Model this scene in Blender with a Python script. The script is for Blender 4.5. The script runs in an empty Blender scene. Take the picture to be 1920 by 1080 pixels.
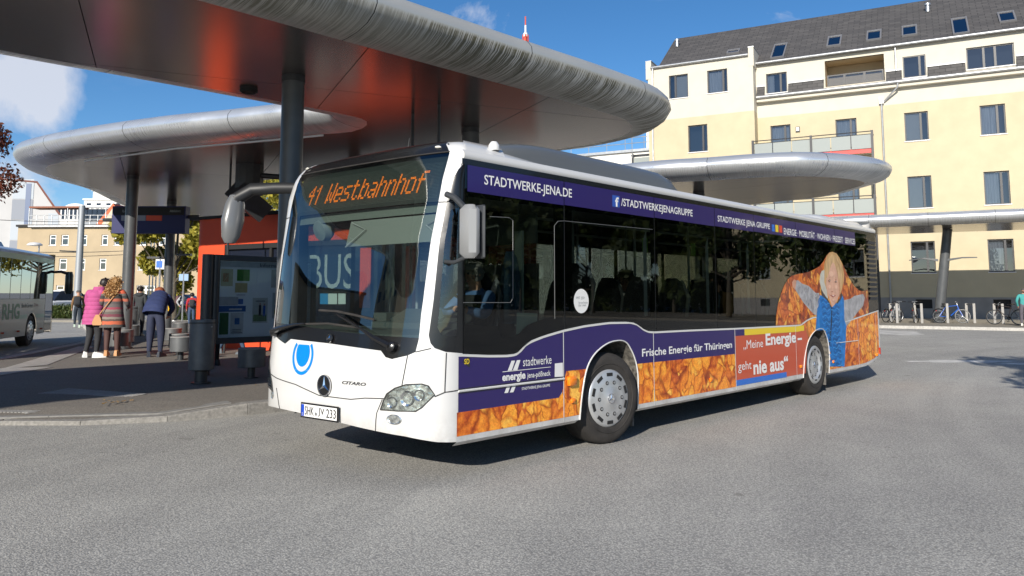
import bpy, bmesh, math, random
import numpy as np
from mathutils import Vector, Matrix
from mathutils.geometry import delaunay_2d_cdt
random.seed(7)
R = math.radians
scn = bpy.context.scene
# ------------------------------------------------------------------ camera, sky, sun, exposure
CAM = Vector((-4.395, -5.012, 1.553)); YAW = 42.03; PITCH = 5.667
cd = bpy.data.cameras.new('camera'); cam = bpy.data.objects.new('camera', cd); scn.collection.objects.link(cam)
cam.location = CAM; cam.rotation_euler = (R(90+PITCH), 0, R(YAW-90))
cd.sensor_width = 36; cd.lens = 36*1487/1920; cd.shift_y = -(540-411.6)/1920; cd.clip_end = 3000; cd.clip_start = .05
scn.camera = cam
SUN_EL, SUN_AZ = 24.0, math.atan2(-.375, -.927)      # direction towards the sun
w = bpy.data.worlds.new('World'); scn.world = w; w.use_nodes = True
nt = w.node_tree; nt.nodes.clear()
def nd(nt, t, **k):
    n = nt.nodes.new(t)
    for a, b in k.items(): setattr(n, a, b)
    return n
out = nd(nt, 'ShaderNodeOutputWorld'); bg = nd(nt, 'ShaderNodeBackground')
sky = nd(nt, 'ShaderNodeTexSky', sky_type='NISHITA', sun_disc=False)
sky.sun_elevation = R(SUN_EL); sky.sun_rotation = math.pi/2 - SUN_AZ; sky.air_density = .8; sky.dust_density = .15; sky.ozone_density = 3.0
tc = nd(nt, 'ShaderNodeTexCoord')
mp = nd(nt, 'ShaderNodeMapping'); mp.inputs['Scale'].default_value = (1, 1, 2.4)
nz = nd(nt, 'ShaderNodeTexNoise'); nz.inputs['Scale'].default_value = 2.6; nz.inputs['Detail'].default_value = 9; nz.inputs['Roughness'].default_value = .55
rp = nd(nt, 'ShaderNodeValToRGB'); rp.color_ramp.elements[0].position = .53; rp.color_ramp.elements[1].position = .70
mx = nd(nt, 'ShaderNodeMixRGB'); mx.inputs[2].default_value = (6.0, 6.2, 6.8, 1)
hs = nd(nt, 'ShaderNodeHueSaturation'); hs.inputs['Saturation'].default_value = 1.22; hs.inputs['Value'].default_value = 1.0
L = nt.links.new
L(tc.outputs['Generated'], mp.inputs[0]); L(mp.outputs[0], nz.inputs[0]); L(nz.outputs[0], rp.inputs[0])
# cumulus banks: fluffy-edged patches round these directions (left over the roofs, and above the yellow block)
def viewdir(px, py):
    y = R(YAW); p = R(PITCH)
    fw = Vector((math.cos(p)*math.cos(y), math.cos(p)*math.sin(y), math.sin(p)))
    rt = Vector((math.sin(y), -math.cos(y), 0)); up = rt.cross(fw)
    return (fw + rt*((px-960)/1487) - up*((py-411.6)/1487)).normalized()
prev = None
for (d, rad, amt) in (((.262, .937, .226), .058, .44), ((.245, .955, .235), .04, .36), ((.27, .953, .125), .06, .30), ((.69, .62, .37), .12, .17), ((.88, .30, .36), .10, .16), ((.2200, .9500, .1800), .12, .2), ((-.8, .5, .3), .25, .2), ((-.3, -.9, .3), .25, .2)):
    dv = Vector(d).normalized()
    dn = nd(nt, 'ShaderNodeVectorMath', operation='DISTANCE'); dn.inputs[1].default_value = dv
    mr = nd(nt, 'ShaderNodeMapRange', interpolation_type='SMOOTHSTEP'); mr.inputs[1].default_value = 0; mr.inputs[2].default_value = rad*1.9; mr.inputs[3].default_value = amt; mr.inputs[4].default_value = 0
    L(tc.outputs['Generated'], dn.inputs[0]); L(dn.outputs['Value'], mr.inputs[0])
    if prev is None: prev = mr.outputs[0]
    else:
        ad = nd(nt, 'ShaderNodeMath', operation='MAXIMUM'); L(prev, ad.inputs[0]); L(mr.outputs[0], ad.inputs[1]); prev = ad.outputs[0]
nz2 = nd(nt, 'ShaderNodeTexNoise'); nz2.inputs['Scale'].default_value = 7; nz2.inputs['Detail'].default_value = 12; nz2.inputs['Roughness'].default_value = .62; nz2.inputs['Distortion'].default_value = .3
L(tc.outputs['Generated'], nz2.inputs[0])
m1 = nd(nt, 'ShaderNodeMath', operation='MULTIPLY_ADD'); L(nz2.outputs[0], m1.inputs[0]); m1.inputs[1].default_value = .75; m1.inputs[2].default_value = .03
ad2 = nd(nt, 'ShaderNodeMath', operation='ADD'); L(m1.outputs[0], ad2.inputs[0]); L(prev, ad2.inputs[1])
rp2 = nd(nt, 'ShaderNodeValToRGB'); rp2.color_ramp.elements[0].position = .60; rp2.color_ramp.elements[1].position = .74
L(ad2.outputs[0], rp2.inputs[0])
mxx = nd(nt, 'ShaderNodeMath', operation='MAXIMUM'); ml = nd(nt, 'ShaderNodeMath', operation='MULTIPLY'); ml.inputs[1].default_value = .22
L(rp.outputs[0], ml.inputs[0]); L(ml.outputs[0], mxx.inputs[0]); L(rp2.outputs[0], mxx.inputs[1])
cap = nd(nt, 'ShaderNodeMath', operation='MULTIPLY'); cap.inputs[1].default_value = .82; L(mxx.outputs[0], cap.inputs[0])
L(sky.outputs[0], hs.inputs['Color']); L(hs.outputs[0], mx.inputs[1]); L(cap.outputs[0], mx.inputs[0]); L(mx.outputs[0], bg.inputs[0]); L(bg.outputs[0], out.inputs[0])
bg.inputs[1].default_value = .10
sd_ = bpy.data.lights.new('sun', 'SUN'); sun = bpy.data.objects.new('sun', sd_); scn.collection.objects.link(sun)
sd_.energy = 5.0; sd_.angle = R(.53); sd_.color = (1, .93, .82)
sv = Vector((math.cos(R(SUN_EL))*math.cos(SUN_AZ), math.cos(R(SUN_EL))*math.sin(SUN_AZ), math.sin(R(SUN_EL))))
sun.rotation_euler = sv.to_track_quat('Z', 'Y').to_euler()
vs = scn.view_settings; vs.view_transform = 'Standard'; vs.look = 'None'; vs.exposure = .35; vs.gamma = 1; vs.use_curve_mapping = False
scn.cycles.max_bounces = 8; scn.cycles.transparent_max_bounces = 16; scn.cycles.use_denoising = True; scn.cycles.sample_clamp_indirect = 6

# ------------------------------------------------------------------ helpers
COL = scn.collection
def tag(o, label=None, cat=None, group=None, kind=None):
    if label: o['label'] = label
    if cat: o['category'] = cat
    if group: o['group'] = group
    if kind: o['kind'] = kind
    return o
def thing(name, label, cat, loc=(0,0,0), rz=0, group=None):
    o = bpy.data.objects.new(name, None); COL.objects.link(o); o.location = loc; o.rotation_euler = (0, 0, rz); o.empty_display_size = .2
    return tag(o, label, cat, group)
def link(name, me, parent=None):
    o = bpy.data.objects.new(name, me); COL.objects.link(o)
    if parent: o.parent = parent
    return o
def copy_tree(o, parent=None):
    c = o.copy(); COL.objects.link(c); c.parent = parent
    for ch in list(o.children): copy_tree(ch, c)
    return c
class MB:
    def __init__(s): s.v = []; s.f = []; s.m = []; s.uv = None
    def add(s, vs, fs, mi=0):
        b = len(s.v); s.v += [tuple(v) for v in vs]; s.f += [tuple(b+i for i in f) for f in fs]; s.m += [mi]*len(fs); return s
    def box(s, c, d, M=None, mi=0, bev=0):
        x, y, z = d[0]/2, d[1]/2, d[2]/2
        if bev:
            b = bev; vs = []
            ring = [(x-b, y), (x, y-b), (x, -y+b), (x-b, -y), (-x+b, -y), (-x, -y+b), (-x, y-b), (-x+b, y)]
            ri = [(px-math.copysign(b*.7, px)*(1), py-math.copysign(b*.7, py)) for px, py in ring]
            rows = [(ri, -z), (ring, -z+b), (ring, z-b), (ri, z)]
            for r_, zz in rows: vs += [(p[0], p[1], zz) for p in r_]
            fs = [tuple(range(7, -1, -1)), tuple(range(24, 32))]
            for k in range(3):
                for i in range(8): j = (i+1) % 8; fs.append((k*8+j, k*8+i, k*8+8+i, k*8+8+j)[::-1])
        else:
            vs = [(a*x, b_*y, c_*z) for c_ in (-1, 1) for b_ in (-1, 1) for a in (-1, 1)]
            fs = [(0,2,3,1), (4,5,7,6), (0,1,5,4), (2,6,7,3), (0,4,6,2), (1,3,7,5)]
        vs = [Vector(v) for v in vs]
        if M: vs = [M @ v for v in vs]
        return s.add([v + Vector(c) for v in vs], fs, mi)
    def tube(s, pts, r, n=8, caps=True, mi=0):
        pts = [Vector(p) for p in pts]; rs = r if isinstance(r, (list, tuple)) else [r]*len(pts)
        vs = []; fs = []; ref = None
        for i, p in enumerate(pts):
            t = (pts[min(i+1, len(pts)-1)] - pts[max(i-1, 0)]).normalized()
            if ref is None: ref = t.orthogonal().normalized()
            a = (ref - t*ref.dot(t)); a = a.normalized() if a.length > 1e-6 else t.orthogonal().normalized(); ref = a; b = t.cross(a)
            for k in range(n):
                an = 2*math.pi*k/n; vs.append(p + a*(rs[i]*math.cos(an)) + b*(rs[i]*math.sin(an)))
        for i in range(len(pts)-1):
            for k in range(n): fs.append((i*n+k, i*n+(k+1) % n, (i+1)*n+(k+1) % n, (i+1)*n+k))
        if caps: fs += [tuple(range(n-1, -1, -1)), tuple(range((len(pts)-1)*n, len(pts)*n))]
        return s.add(vs, fs, mi)
    def rings(s, rs, caps=True, mi=0, closed=True):
        n = len(rs[0]); vs = [p for r_ in rs for p in r_]; fs = []
        for i in range(len(rs)-1):
            for k in range(n if closed else n-1): fs.append((i*n+k, i*n+(k+1) % n, (i+1)*n+(k+1) % n, (i+1)*n+k))
        if caps: fs += [tuple(range(n-1, -1, -1)), tuple(range((len(rs)-1)*n, len(rs)*n))]
        return s.add(vs, fs, mi)
    def lathe(s, prof, c=(0,0,0), M=None, n=32, mi=0, caps=True):   # prof: (radius, height along local z)
        rs = []
        for r_, h in prof:
            ring = [Vector((r_*math.cos(2*math.pi*k/n), r_*math.sin(2*math.pi*k/n), h)) for k in range(n)]
            if M: ring = [M @ v for v in ring]
            rs.append([v + Vector(c) for v in ring])
        return s.rings(rs, caps, mi)
    def mesh(s, mats, smooth=False, name='m'):
        me = bpy.data.meshes.new(name); me.from_pydata([tuple(v) for v in s.v], [], s.f)
        for m in (mats if isinstance(mats, (list, tuple)) else [mats]): me.materials.append(m)
        if len(me.materials) > 1: me.polygons.foreach_set('material_index', s.m)
        if smooth: me.polygons.foreach_set('use_smooth', [True]*len(me.polygons)); me.set_sharp_from_angle(angle=R(38))
        me.update(); return me
    def build(s, name, mats, parent=None, smooth=False): return link(name, s.mesh(mats, smooth, name), parent)
AX = Matrix.Rotation(R(90), 3, 'X')      # local z -> world -y
AY = Matrix.Rotation(R(90), 3, 'Y')      # local z -> world x
def inside(x, y, poly):
    c = False; n = len(poly); j = n-1
    for i in range(n):
        xi, yi = poly[i]; xj, yj = poly[j]
        if (yi > y) != (yj > y) and x < (xj-xi)*(y-yi)/(yj-yi)+xi: c = not c
        j = i
    return c
def patch(poly, fn, step=.1, holes=(), clip=None, flip=False):
    """fine triangle sheet of a 2-D outline (with holes), carried onto a surface by fn"""
    loops = [list(poly)] + [list(h) for h in holes]
    vs = []; es = []
    for lp in loops:
        pts = []
        for i, p in enumerate(lp):
            q = lp[(i+1) % len(lp)]; d = math.hypot(q[0]-p[0], q[1]-p[1]); k = max(1, int(d/step)) if step else 1
            for t in range(k): pts.append((p[0]+(q[0]-p[0])*t/k, p[1]+(q[1]-p[1])*t/k))
        b = len(vs); vs += pts; es += [(b+i, b+(i+1) % len(pts)) for i in range(len(pts))]
    if step:
        xs = [p[0] for p in poly]; ys = [p[1] for p in poly]
        nx = int((max(xs)-min(xs))/step)+1; ny = int((max(ys)-min(ys))/step)+1
        for i in range(nx):
            for j in range(ny): vs.append((min(xs)+(i+.5)*step+.0013*j, min(ys)+(j+.5)*step))
    r_ = delaunay_2d_cdt([Vector(v) for v in vs], es, [], 0, 1e-5)
    V2, F2 = r_[0], r_[2]
    ff = []
    for f in F2:
        cx = sum(V2[i][0] for i in f)/len(f); cy = sum(V2[i][1] for i in f)/len(f)
        if not inside(cx, cy, loops[0]): continue
        if any(inside(cx, cy, h) for h in loops[1:]): continue
        if clip and not clip(cx, cy): continue
        ff.append(tuple(f[::-1]) if flip else tuple(f))
    used = sorted({i for f in ff for i in f}); mpx = {u: i for i, u in enumerate(used)}
    mb = MB(); mb.add([fn(V2[i][0], V2[i][1]) for i in used], [tuple(mpx[i] for i in f) for f in ff])
    return mb
_bsd = {}
def mat(name, col, rough=.6, metal=0, var=0, vscale=5, bump=0, bscale=60, emit=None, es=1, coat=0, spec=.5, c2=None, detail=6, stretch=None):
    if name in bpy.data.materials: return bpy.data.materials[name]
    m = bpy.data.materials.new(name); m.use_nodes = True; t = m.node_tree; b = t.nodes['Principled BSDF']
    b.inputs['Base Color'].default_value = (*col, 1); b.inputs['Roughness'].default_value = rough; b.inputs['Metallic'].default_value = metal
    b.inputs['Specular IOR Level'].default_value = spec
    if coat: b.inputs['Coat Weight'].default_value = coat; b.inputs['Coat Roughness'].default_value = .04
    if emit: b.inputs['Emission Color'].default_value = (*emit, 1); b.inputs['Emission Strength'].default_value = es
    if var or bump:
        c = nd(t, 'ShaderNodeTexCoord'); mpn = nd(t, 'ShaderNodeMapping'); t.links.new(c.outputs['Object'], mpn.inputs[0])
        if stretch: mpn.inputs['Scale'].default_value = stretch
    if var:
        n = nd(t, 'ShaderNodeTexNoise'); n.inputs['Scale'].default_value = vscale; n.inputs['Detail'].default_value = detail; t.links.new(mpn.outputs[0], n.inputs[0])
        r_ = nd(t, 'ShaderNodeValToRGB'); lo = tuple(max(0, x*(1-var)) for x in col); hi = c2 if c2 else tuple(min(1, x*(1+var)) for x in col)
        r_.color_ramp.elements[0].position = .3; r_.color_ramp.elements[1].position = .7
        r_.color_ramp.elements[0].color = (*lo, 1); r_.color_ramp.elements[1].color = (*hi, 1)
        t.links.new(n.outputs[0], r_.inputs[0]); t.links.new(r_.outputs[0], b.inputs['Base Color'])
    if bump:
        n = nd(t, 'ShaderNodeTexNoise'); n.inputs['Scale'].default_value = bscale; n.inputs['Detail'].default_value = 4; t.links.new(mpn.outputs[0], n.inputs[0])
        bp = nd(t, 'ShaderNodeBump'); bp.inputs['Strength'].default_value = bump; bp.inputs['Distance'].default_value = .01
        t.links.new(n.outputs[0], bp.inputs['Height']); t.links.new(bp.outputs[0], b.inputs['Normal'])
    return m
def glass_mat(name, tint, refl=1.0, rough=0.0, base=.0):
    m = bpy.data.materials.new(name); m.use_nodes = True; t = m.node_tree; t.nodes.clear()
    o = nd(t, 'ShaderNodeOutputMaterial'); tr = nd(t, 'ShaderNodeBsdfTransparent'); tr.inputs[0].default_value = (*tint, 1)
    gl = nd(t, 'ShaderNodeBsdfGlossy'); gl.inputs['Roughness'].default_value = rough; gl.inputs[0].default_value = (.95, .97, 1, 1)
    fr_ = nd(t, 'ShaderNodeFresnel'); fr_.inputs[0].default_value = 1.52
    ml_ = nd(t, 'ShaderNodeMath', operation='MULTIPLY_ADD'); ml_.inputs[1].default_value = refl; ml_.inputs[2].default_value = base; ml_.use_clamp = True
    mx_ = nd(t, 'ShaderNodeMixShader')
    t.links.new(fr_.outputs[0], ml_.inputs[0]); t.links.new(ml_.outputs[0], mx_.inputs[0]); t.links.new(tr.outputs[0], mx_.inputs[1]); t.links.new(gl.outputs[0], mx_.inputs[2]); t.links.new(mx_.outputs[0], o.inputs[0])
    return m
def text_mesh(s, mb_fn, box, matl, name, parent, bold=0, shear=0):
    """lettering fitted to a box given in surface coordinates (u0,v0,u1,v1 of the letter body), carried on by mb_fn"""
    cu = bpy.data.curves.new(name, 'FONT'); cu.body = s; cu.resolution_u = 3; cu.offset = bold; cu.shear = shear
    o = bpy.data.objects.new(name, cu); COL.objects.link(o)
    dg = bpy.context.evaluated_depsgraph_get(); me = bpy.data.meshes.new_from_object(o.evaluated_get(dg))
    bpy.data.objects.remove(o)
    xs = [v.co.x for v in me.vertices]; ys = [v.co.y for v in me.vertices]
    x0, x1, y0, y1 = min(xs), max(xs), min(ys), max(ys); u0, v0, u1, v1 = box
    for v in me.vertices:
        v.co = mb_fn(u0+(v.co.x-x0)/(x1-x0)*(u1-u0), v0+(v.co.y-y0)/(y1-y0)*(v1-v0))
    me.materials.clear(); me.materials.append(matl)
    return link(name, me, parent)
# plan frame turned with the street: a = metres across to the right, b = metres away
fv = Vector((math.cos(R(YAW)), math.sin(R(YAW)), 0)); rv = Vector((math.sin(R(YAW)), -math.cos(R(YAW)), 0))
def g(x, y):
    s = (x-CAM.x)*fv.x + (y-CAM.y)*fv.y
    return .006*max(0., s-14)
def W(a, b, z=0, ground=True):
    p = Vector((CAM.x, CAM.y, 0)) + fv*b + rv*a
    p.z = z + (g(p.x, p.y) if ground else 0); return p
# frame of the long yellow building: s along its front, n out from the front, z up
FO = Vector((46.353, 18.594, 0)); FS = Vector((.24858, -.96861, 0)); FN = Vector((-.96861, -.24858, 0))
def FP(s, n, z): return FO + FS*s + FN*n + Vector((0, 0, z))
def frame_of(o, org, ax, ay):
    az = Vector((0, 0, 1)); o.matrix_world = Matrix(((ax.x, ay.x, az.x, org.x), (ax.y, ay.y, az.y, org.y), (ax.z, ay.z, az.z, org.z), (0, 0, 0, 1)))
# ------------------------------------------------------------------ ground
def asphalt(name, a, b, dark, speck=.62, gscale=1.0, crack=True):
    m = bpy.data.materials.new(name); m.use_nodes = True; t = m.node_tree; bs = t.nodes['Principled BSDF']; bs.inputs['Roughness'].default_value = .88; bs.inputs['Specular IOR Level'].default_value = .3
    c = nd(t, 'ShaderNodeTexCoord')
    def noise(s, d=5, ro=.6):
        n = nd(t, 'ShaderNodeTexNoise'); n.inputs['Scale'].default_value = s; n.inputs['Detail'].default_value = d; n.inputs['Roughness'].default_value = ro; t.links.new(c.outputs['Object'], n.inputs[0]); return n
    big = noise(.12*gscale, 5); mid = noise(1.1*gscale, 8, .7); fine = noise(38, 3, .8)
    r0 = nd(t, 'ShaderNodeValToRGB'); r0.color_ramp.elements[0].position = .35; r0.color_ramp.elements[1].position = .66; r0.color_ramp.elements[0].color = (*a, 1); r0.color_ramp.elements[1].color = (*b, 1)
    ad = nd(t, 'ShaderNodeMixRGB'); ad.inputs[0].default_value = .5; t.links.new(big.outputs[0], ad.inputs[1]); t.links.new(mid.outputs[0], ad.inputs[2]); t.links.new(ad.outputs[0], r0.inputs[0])
    v = nd(t, 'ShaderNodeTexVoronoi'); v.inputs['Scale'].default_value = 75; t.links.new(c.outputs['Object'], v.inputs[0])
    r1 = nd(t, 'ShaderNodeValToRGB'); r1.color_ramp.elements[0].position = .12; r1.color_ramp.elements[1].position = .62
    r1.color_ramp.elements[0].color = (1.5, 1.47, 1.42, 1); r1.color_ramp.elements[1].color = (.52, .52, .53, 1); t.links.new(v.outputs['Distance'], r1.inputs[0])
    mu = nd(t, 'ShaderNodeMixRGB', blend_type='MULTIPLY'); mu.inputs[0].default_value = speck; t.links.new(r0.outputs[0], mu.inputs[1]); t.links.new(r1.outputs[0], mu.inputs[2])
    r2 = nd(t, 'ShaderNodeValToRGB'); r2.color_ramp.elements[0].position = .40; r2.color_ramp.elements[1].position = .60; r2.color_ramp.elements[0].color = (.6, .6, .6, 1); r2.color_ramp.elements[1].color = (1.3, 1.3, 1.28, 1); t.links.new(fine.outputs[0], r2.inputs[0])
    mu2 = nd(t, 'ShaderNodeMixRGB', blend_type='MULTIPLY'); mu2.inputs[0].default_value = .55; t.links.new(mu.outputs[0], mu2.inputs[1]); t.links.new(r2.outputs[0], mu2.inputs[2])
    last = mu2
    if crack:   # curved tyre marks of turning buses, oil drips and darker patches
        sx = nd(t, 'ShaderNodeVectorMath', operation='DISTANCE'); sx.inputs[1].default_value = (16, -30, 0); t.links.new(c.outputs['Object'], sx.inputs[0])
        ms = nd(t, 'ShaderNodeTexNoise'); ms.noise_dimensions = '1D'; ms.inputs['Scale'].default_value = 1.7; ms.inputs['Detail'].default_value = 5; t.links.new(sx.outputs['Value'], ms.inputs['W'])
        rm = nd(t, 'ShaderNodeValToRGB'); rm.color_ramp.elements[0].position = .36; rm.color_ramp.elements[1].position = .62; rm.color_ramp.elements[0].color = (.90, .90, .90, 1); rm.color_ramp.elements[1].color = (1.05, 1.05, 1.04, 1); t.links.new(ms.outputs[0], rm.inputs[0])
        m5 = nd(t, 'ShaderNodeMixRGB', blend_type='MULTIPLY'); t.links.new(noise(.16, 3).outputs[0], m5.inputs[0]); t.links.new(last.outputs[0], m5.inputs[1]); t.links.new(rm.outputs[0], m5.inputs[2])
        nb_ = noise(2.3, 2, .5); ro = nd(t, 'ShaderNodeValToRGB'); ro.color_ramp.elements[0].position = .235; ro.color_ramp.elements[1].position = .30; ro.color_ramp.elements[0].color = (.62, .61, .60, 1); ro.color_ramp.elements[1].color = (1, 1, 1, 1); t.links.new(nb_.outputs[0], ro.inputs[0])
        m6 = nd(t, 'ShaderNodeMixRGB', blend_type='MULTIPLY'); m6.inputs[0].default_value = 1; t.links.new(m5.outputs[0], m6.inputs[1]); t.links.new(ro.outputs[0], m6.inputs[2])
        nc_ = noise(.33, 6, .62); rc = nd(t, 'ShaderNodeValToRGB'); rc.color_ramp.elements[0].position = .40; rc.color_ramp.elements[1].position = .62; rc.color_ramp.elements[0].color = (.93, .93, .935, 1); rc.color_ramp.elements[1].color = (1.05, 1.048, 1.04, 1); t.links.new(nc_.outputs[0], rc.inputs[0])
        last = nd(t, 'ShaderNodeMixRGB', blend_type='MULTIPLY'); last.inputs[0].default_value = 1; t.links.new(m6.outputs[0], last.inputs[1]); t.links.new(rc.outputs[0], last.inputs[2])
    if crack:   # worn tyre tracks along the driving direction, and a few hairline cracks
        mpn = nd(t, 'ShaderNodeMapping'); mpn.inputs['Rotation'].default_value = (0, 0, R(12)); mpn.inputs['Scale'].default_value = (.06, .35, 1); t.links.new(c.outputs['Object'], mpn.inputs[0])
        n3 = nd(t, 'ShaderNodeTexNoise'); n3.inputs['Scale'].default_value = 1.6; n3.inputs['Detail'].default_value = 4; t.links.new(mpn.outputs[0], n3.inputs[0])
        r3 = nd(t, 'ShaderNodeValToRGB'); r3.color_ramp.elements[0].position = .38; r3.color_ramp.elements[1].position = .68; r3.color_ramp.elements[0].color = (.93, .93, .93, 1); r3.color_ramp.elements[1].color = (1.06, 1.06, 1.05, 1); t.links.new(n3.outputs[0], r3.inputs[0])
        mu3 = nd(t, 'ShaderNodeMixRGB', blend_type='MULTIPLY'); mu3.inputs[0].default_value = 1; t.links.new(last.outputs[0], mu3.inputs[1]); t.links.new(r3.outputs[0], mu3.inputs[2])
        n4 = noise(.35, 8, .75); 
        cr = nd(t, 'ShaderNodeMath', operation='SUBTRACT'); cr.inputs[1].default_value = .5; ab = nd(t, 'ShaderNodeMath', operation='ABSOLUTE'); t.links.new(n4.outputs[0], cr.inputs[0]); t.links.new(cr.outputs[0], ab.inputs[0])
        r4 = nd(t, 'ShaderNodeValToRGB'); r4.color_ramp.elements[0].position = .0; r4.color_ramp.elements[1].position = .0035; r4.color_ramp.elements[0].color = (.62, .62, .62, 1); r4.color_ramp.elements[1].color = (1, 1, 1, 1); t.links.new(ab.outputs[0], r4.inputs[0])
        mu4 = nd(t, 'ShaderNodeMixRGB', blend_type='MULTIPLY'); mu4.inputs[0].default_value = .5; t.links.new(mu3.outputs[0], mu4.inputs[1]); t.links.new(r4.outputs[0], mu4.inputs[2]); last = mu4
    t.links.new(last.outputs[0], bs.inputs['Base Color'])
    bp = nd(t, 'ShaderNodeBump'); bp.inputs['Strength'].default_value = .55; bp.inputs['Distance'].default_value = .006; t.links.new(v.outputs['Distance'], bp.inputs['Height']); t.links.new(bp.outputs[0], bs.inputs['Normal'])
    return m
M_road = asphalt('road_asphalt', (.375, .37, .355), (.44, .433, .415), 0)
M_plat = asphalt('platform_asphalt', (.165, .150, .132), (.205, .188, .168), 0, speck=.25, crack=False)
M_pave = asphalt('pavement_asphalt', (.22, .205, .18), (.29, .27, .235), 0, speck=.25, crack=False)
M_kerb = mat('kerb_granite', (.23, .22, .205), .85, var=.25, vscale=26, bump=.4, bscale=120)
M_kerb2 = mat('kerb_granite_pale', (.42, .405, .375), .85, var=.18, vscale=14, bump=.3, bscale=90)
M_far = mat('far_ground', (.10, .12, .06), .95, var=.3, vscale=.05)
# one sheet to the horizon, finely divided near by so that it follows the gentle rise
xs = [-1500, -700, -300, -120, -60, -30, -15, -5, 5, 12, 20, 28, 36, 44, 52, 60, 75, 95, 130, 200, 320, 600, 1500, 2500]
mb = MB(); vs = []; n = len(xs)
for b in xs:
    for a in xs:
        p = W(a, b); vs.append((p.x, p.y, p.z if b < 400 else p.z))
fs = [(j*n+i, j*n+i+1, (j+1)*n+i+1, (j+1)*n+i) for j in range(n-1) for i in range(n-1)]
mb.add(vs, fs); tag(mb.build('ground', M_road), kind='structure')
def plat_h(x, y):
    """kerb upstand: nearly flush at the rounded nose, full height further along"""
    d = math.hypot(x+1.2, (y-5.9)*1.0); a = max(0., min(1., (1.15-x)/1.1)); b_ = max(0., min(1., (2.1-d)/1.2)) if x < .6 else 1
    u = max(0., min(1., (y-5.0)/1.3)); near = max(0, 1-max(0, y-5.3-max(0, -x)*.9)/1.1)
    return .15-.105*a*near
def slab(name, poly, h, m, parent=None, step=1.5, kind='structure', thick=.3):
    """raised paved area: top sheet h above the road sheet, with a vertical edge"""
    hf = h if callable(h) else (lambda x, y: h)
    mb = patch(poly, lambda x, y: Vector((x, y, g(x, y)+hf(x, y))), step)
    k = len(poly); vs = []
    for (x, y) in poly: vs += [(x, y, g(x, y)+hf(x, y)-.001), (x, y, g(x, y)+hf(x, y)-thick)]
    mb.add(vs, [(2*i, 2*((i+1) % k), 2*((i+1) % k)+1, 2*i+1) for i in range(k)])
    o = mb.build(name, m, parent)
    if kind: tag(o, kind=kind)
    return o
def kerb_line(pts, width, h, ln, m, name='kerbstone', side=1, parent=None, lab=None, sink=.15, heights=None, gap=.008):
    """a row of kerbstones along pts (front edge); each stone its own object"""
    P = [Vector((p[0], p[1], 0)) for p in pts]; cum = [0]
    for i in range(1, len(P)): cum.append(cum[-1]+(P[i]-P[i-1]).length)
    def at(s):
        for i in range(1, len(P)):
            if s <= cum[i] or i == len(P)-1:
                t = (s-cum[i-1])/(cum[i]-cum[i-1]); return P[i-1].lerp(P[i], t)
    s = 0; k = 0
    while s < cum[-1]-.05:
        e = min(s+ln, cum[-1]); a = at(s+gap/2); b = at(e-gap/2); d = (b-a).normalized(); nn = Vector((-d.y, d.x, 0))*side
        h0, h1 = (h, h) if heights is None else (heights(a.x, a.y), heights(b.x, b.y))
        ga, gb = g(a.x, a.y), g(b.x, b.y); bv = .015
        mb = MB(); vs = []
        for (p, gg, hh) in ((a, ga, h0), (b, gb, h1)):
            for (o_, zz) in ((0, -sink), (0, hh-bv), (bv, hh), (width, hh), (width, -sink)): q = p+nn*o_; vs.append((q.x, q.y, gg+zz))
        fs = [(i, i+1, i+6, i+5) for i in range(4)] + [(4, 0, 5, 9), (4, 3, 2, 1, 0), (5, 6, 7, 8, 9)]
        if side < 0: fs = [f[::-1] for f in fs]
        mb.add(vs, fs); o = mb.build(name, m, parent); s = e; k += 1
# station platform (island) with a rounded nose towards the camera
plat = [(-9, 14.0), (-6.5, 9.8), (-3.2, 7.7), (-1.19, 6.55), (-.61, 5.80), (.07, 5.30), (1.12, 5.02), (2.2, 4.93), (6, 4.9), (14, 4.9), (24, 5.2), (24, 30), (12, 40), (7.2, 25.2), (5.1, 21.6), (2.6, 18.0), (1.43, 16.25), (-1.5, 14.2)]
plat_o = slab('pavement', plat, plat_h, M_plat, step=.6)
kf = [(-9, 13.6), (-6.7, 9.6), (-3.3, 7.55), (-1.3, 6.4), (-.68, 5.66), (.03, 5.13), (1.12, 4.83), (2.2, 4.74), (6, 4.72), (14, 4.72)]
def kh(s):
    return .15
kerb_root = thing('platform_kerb', 'rough granite kerb curving round the near end of the platform', 'kerb', (0, 0, 0))
kerb_line(kf, .21, .155, 1.0, M_kerb, parent=kerb_root, heights=lambda x, y: plat_h(x, y+.1)+.006)
kb = [(x+.23, y+.16) if x < -.3 else (x+.06, y+.22) for x, y in kf[:8]]
kerb_line([(-6.4, 9.75), (-3.1, 7.75), (-1.12, 6.60), (-.53, 5.86), (.10, 5.35), (1.15, 5.06)], .26, .155, 1.35, mat('kerb_concrete_band', (.20, .195, .185), .85, var=.15, vscale=12), parent=kerb_root, heights=lambda x, y: plat_h(x, y+.15)+.004, gap=.006)
bk = thing('platform_back_kerb', 'pale straight kerb on the far side of the platform by the green and white bus', 'kerb')
kerb_line([(-6.5, 10.5), (-1.2, 13.6), (1.2, 15.9), (4.9, 21.1), (7.0, 25.4), (11.6, 40)], .28, .16, 1.0, M_kerb2, parent=bk, side=-1)
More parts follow.
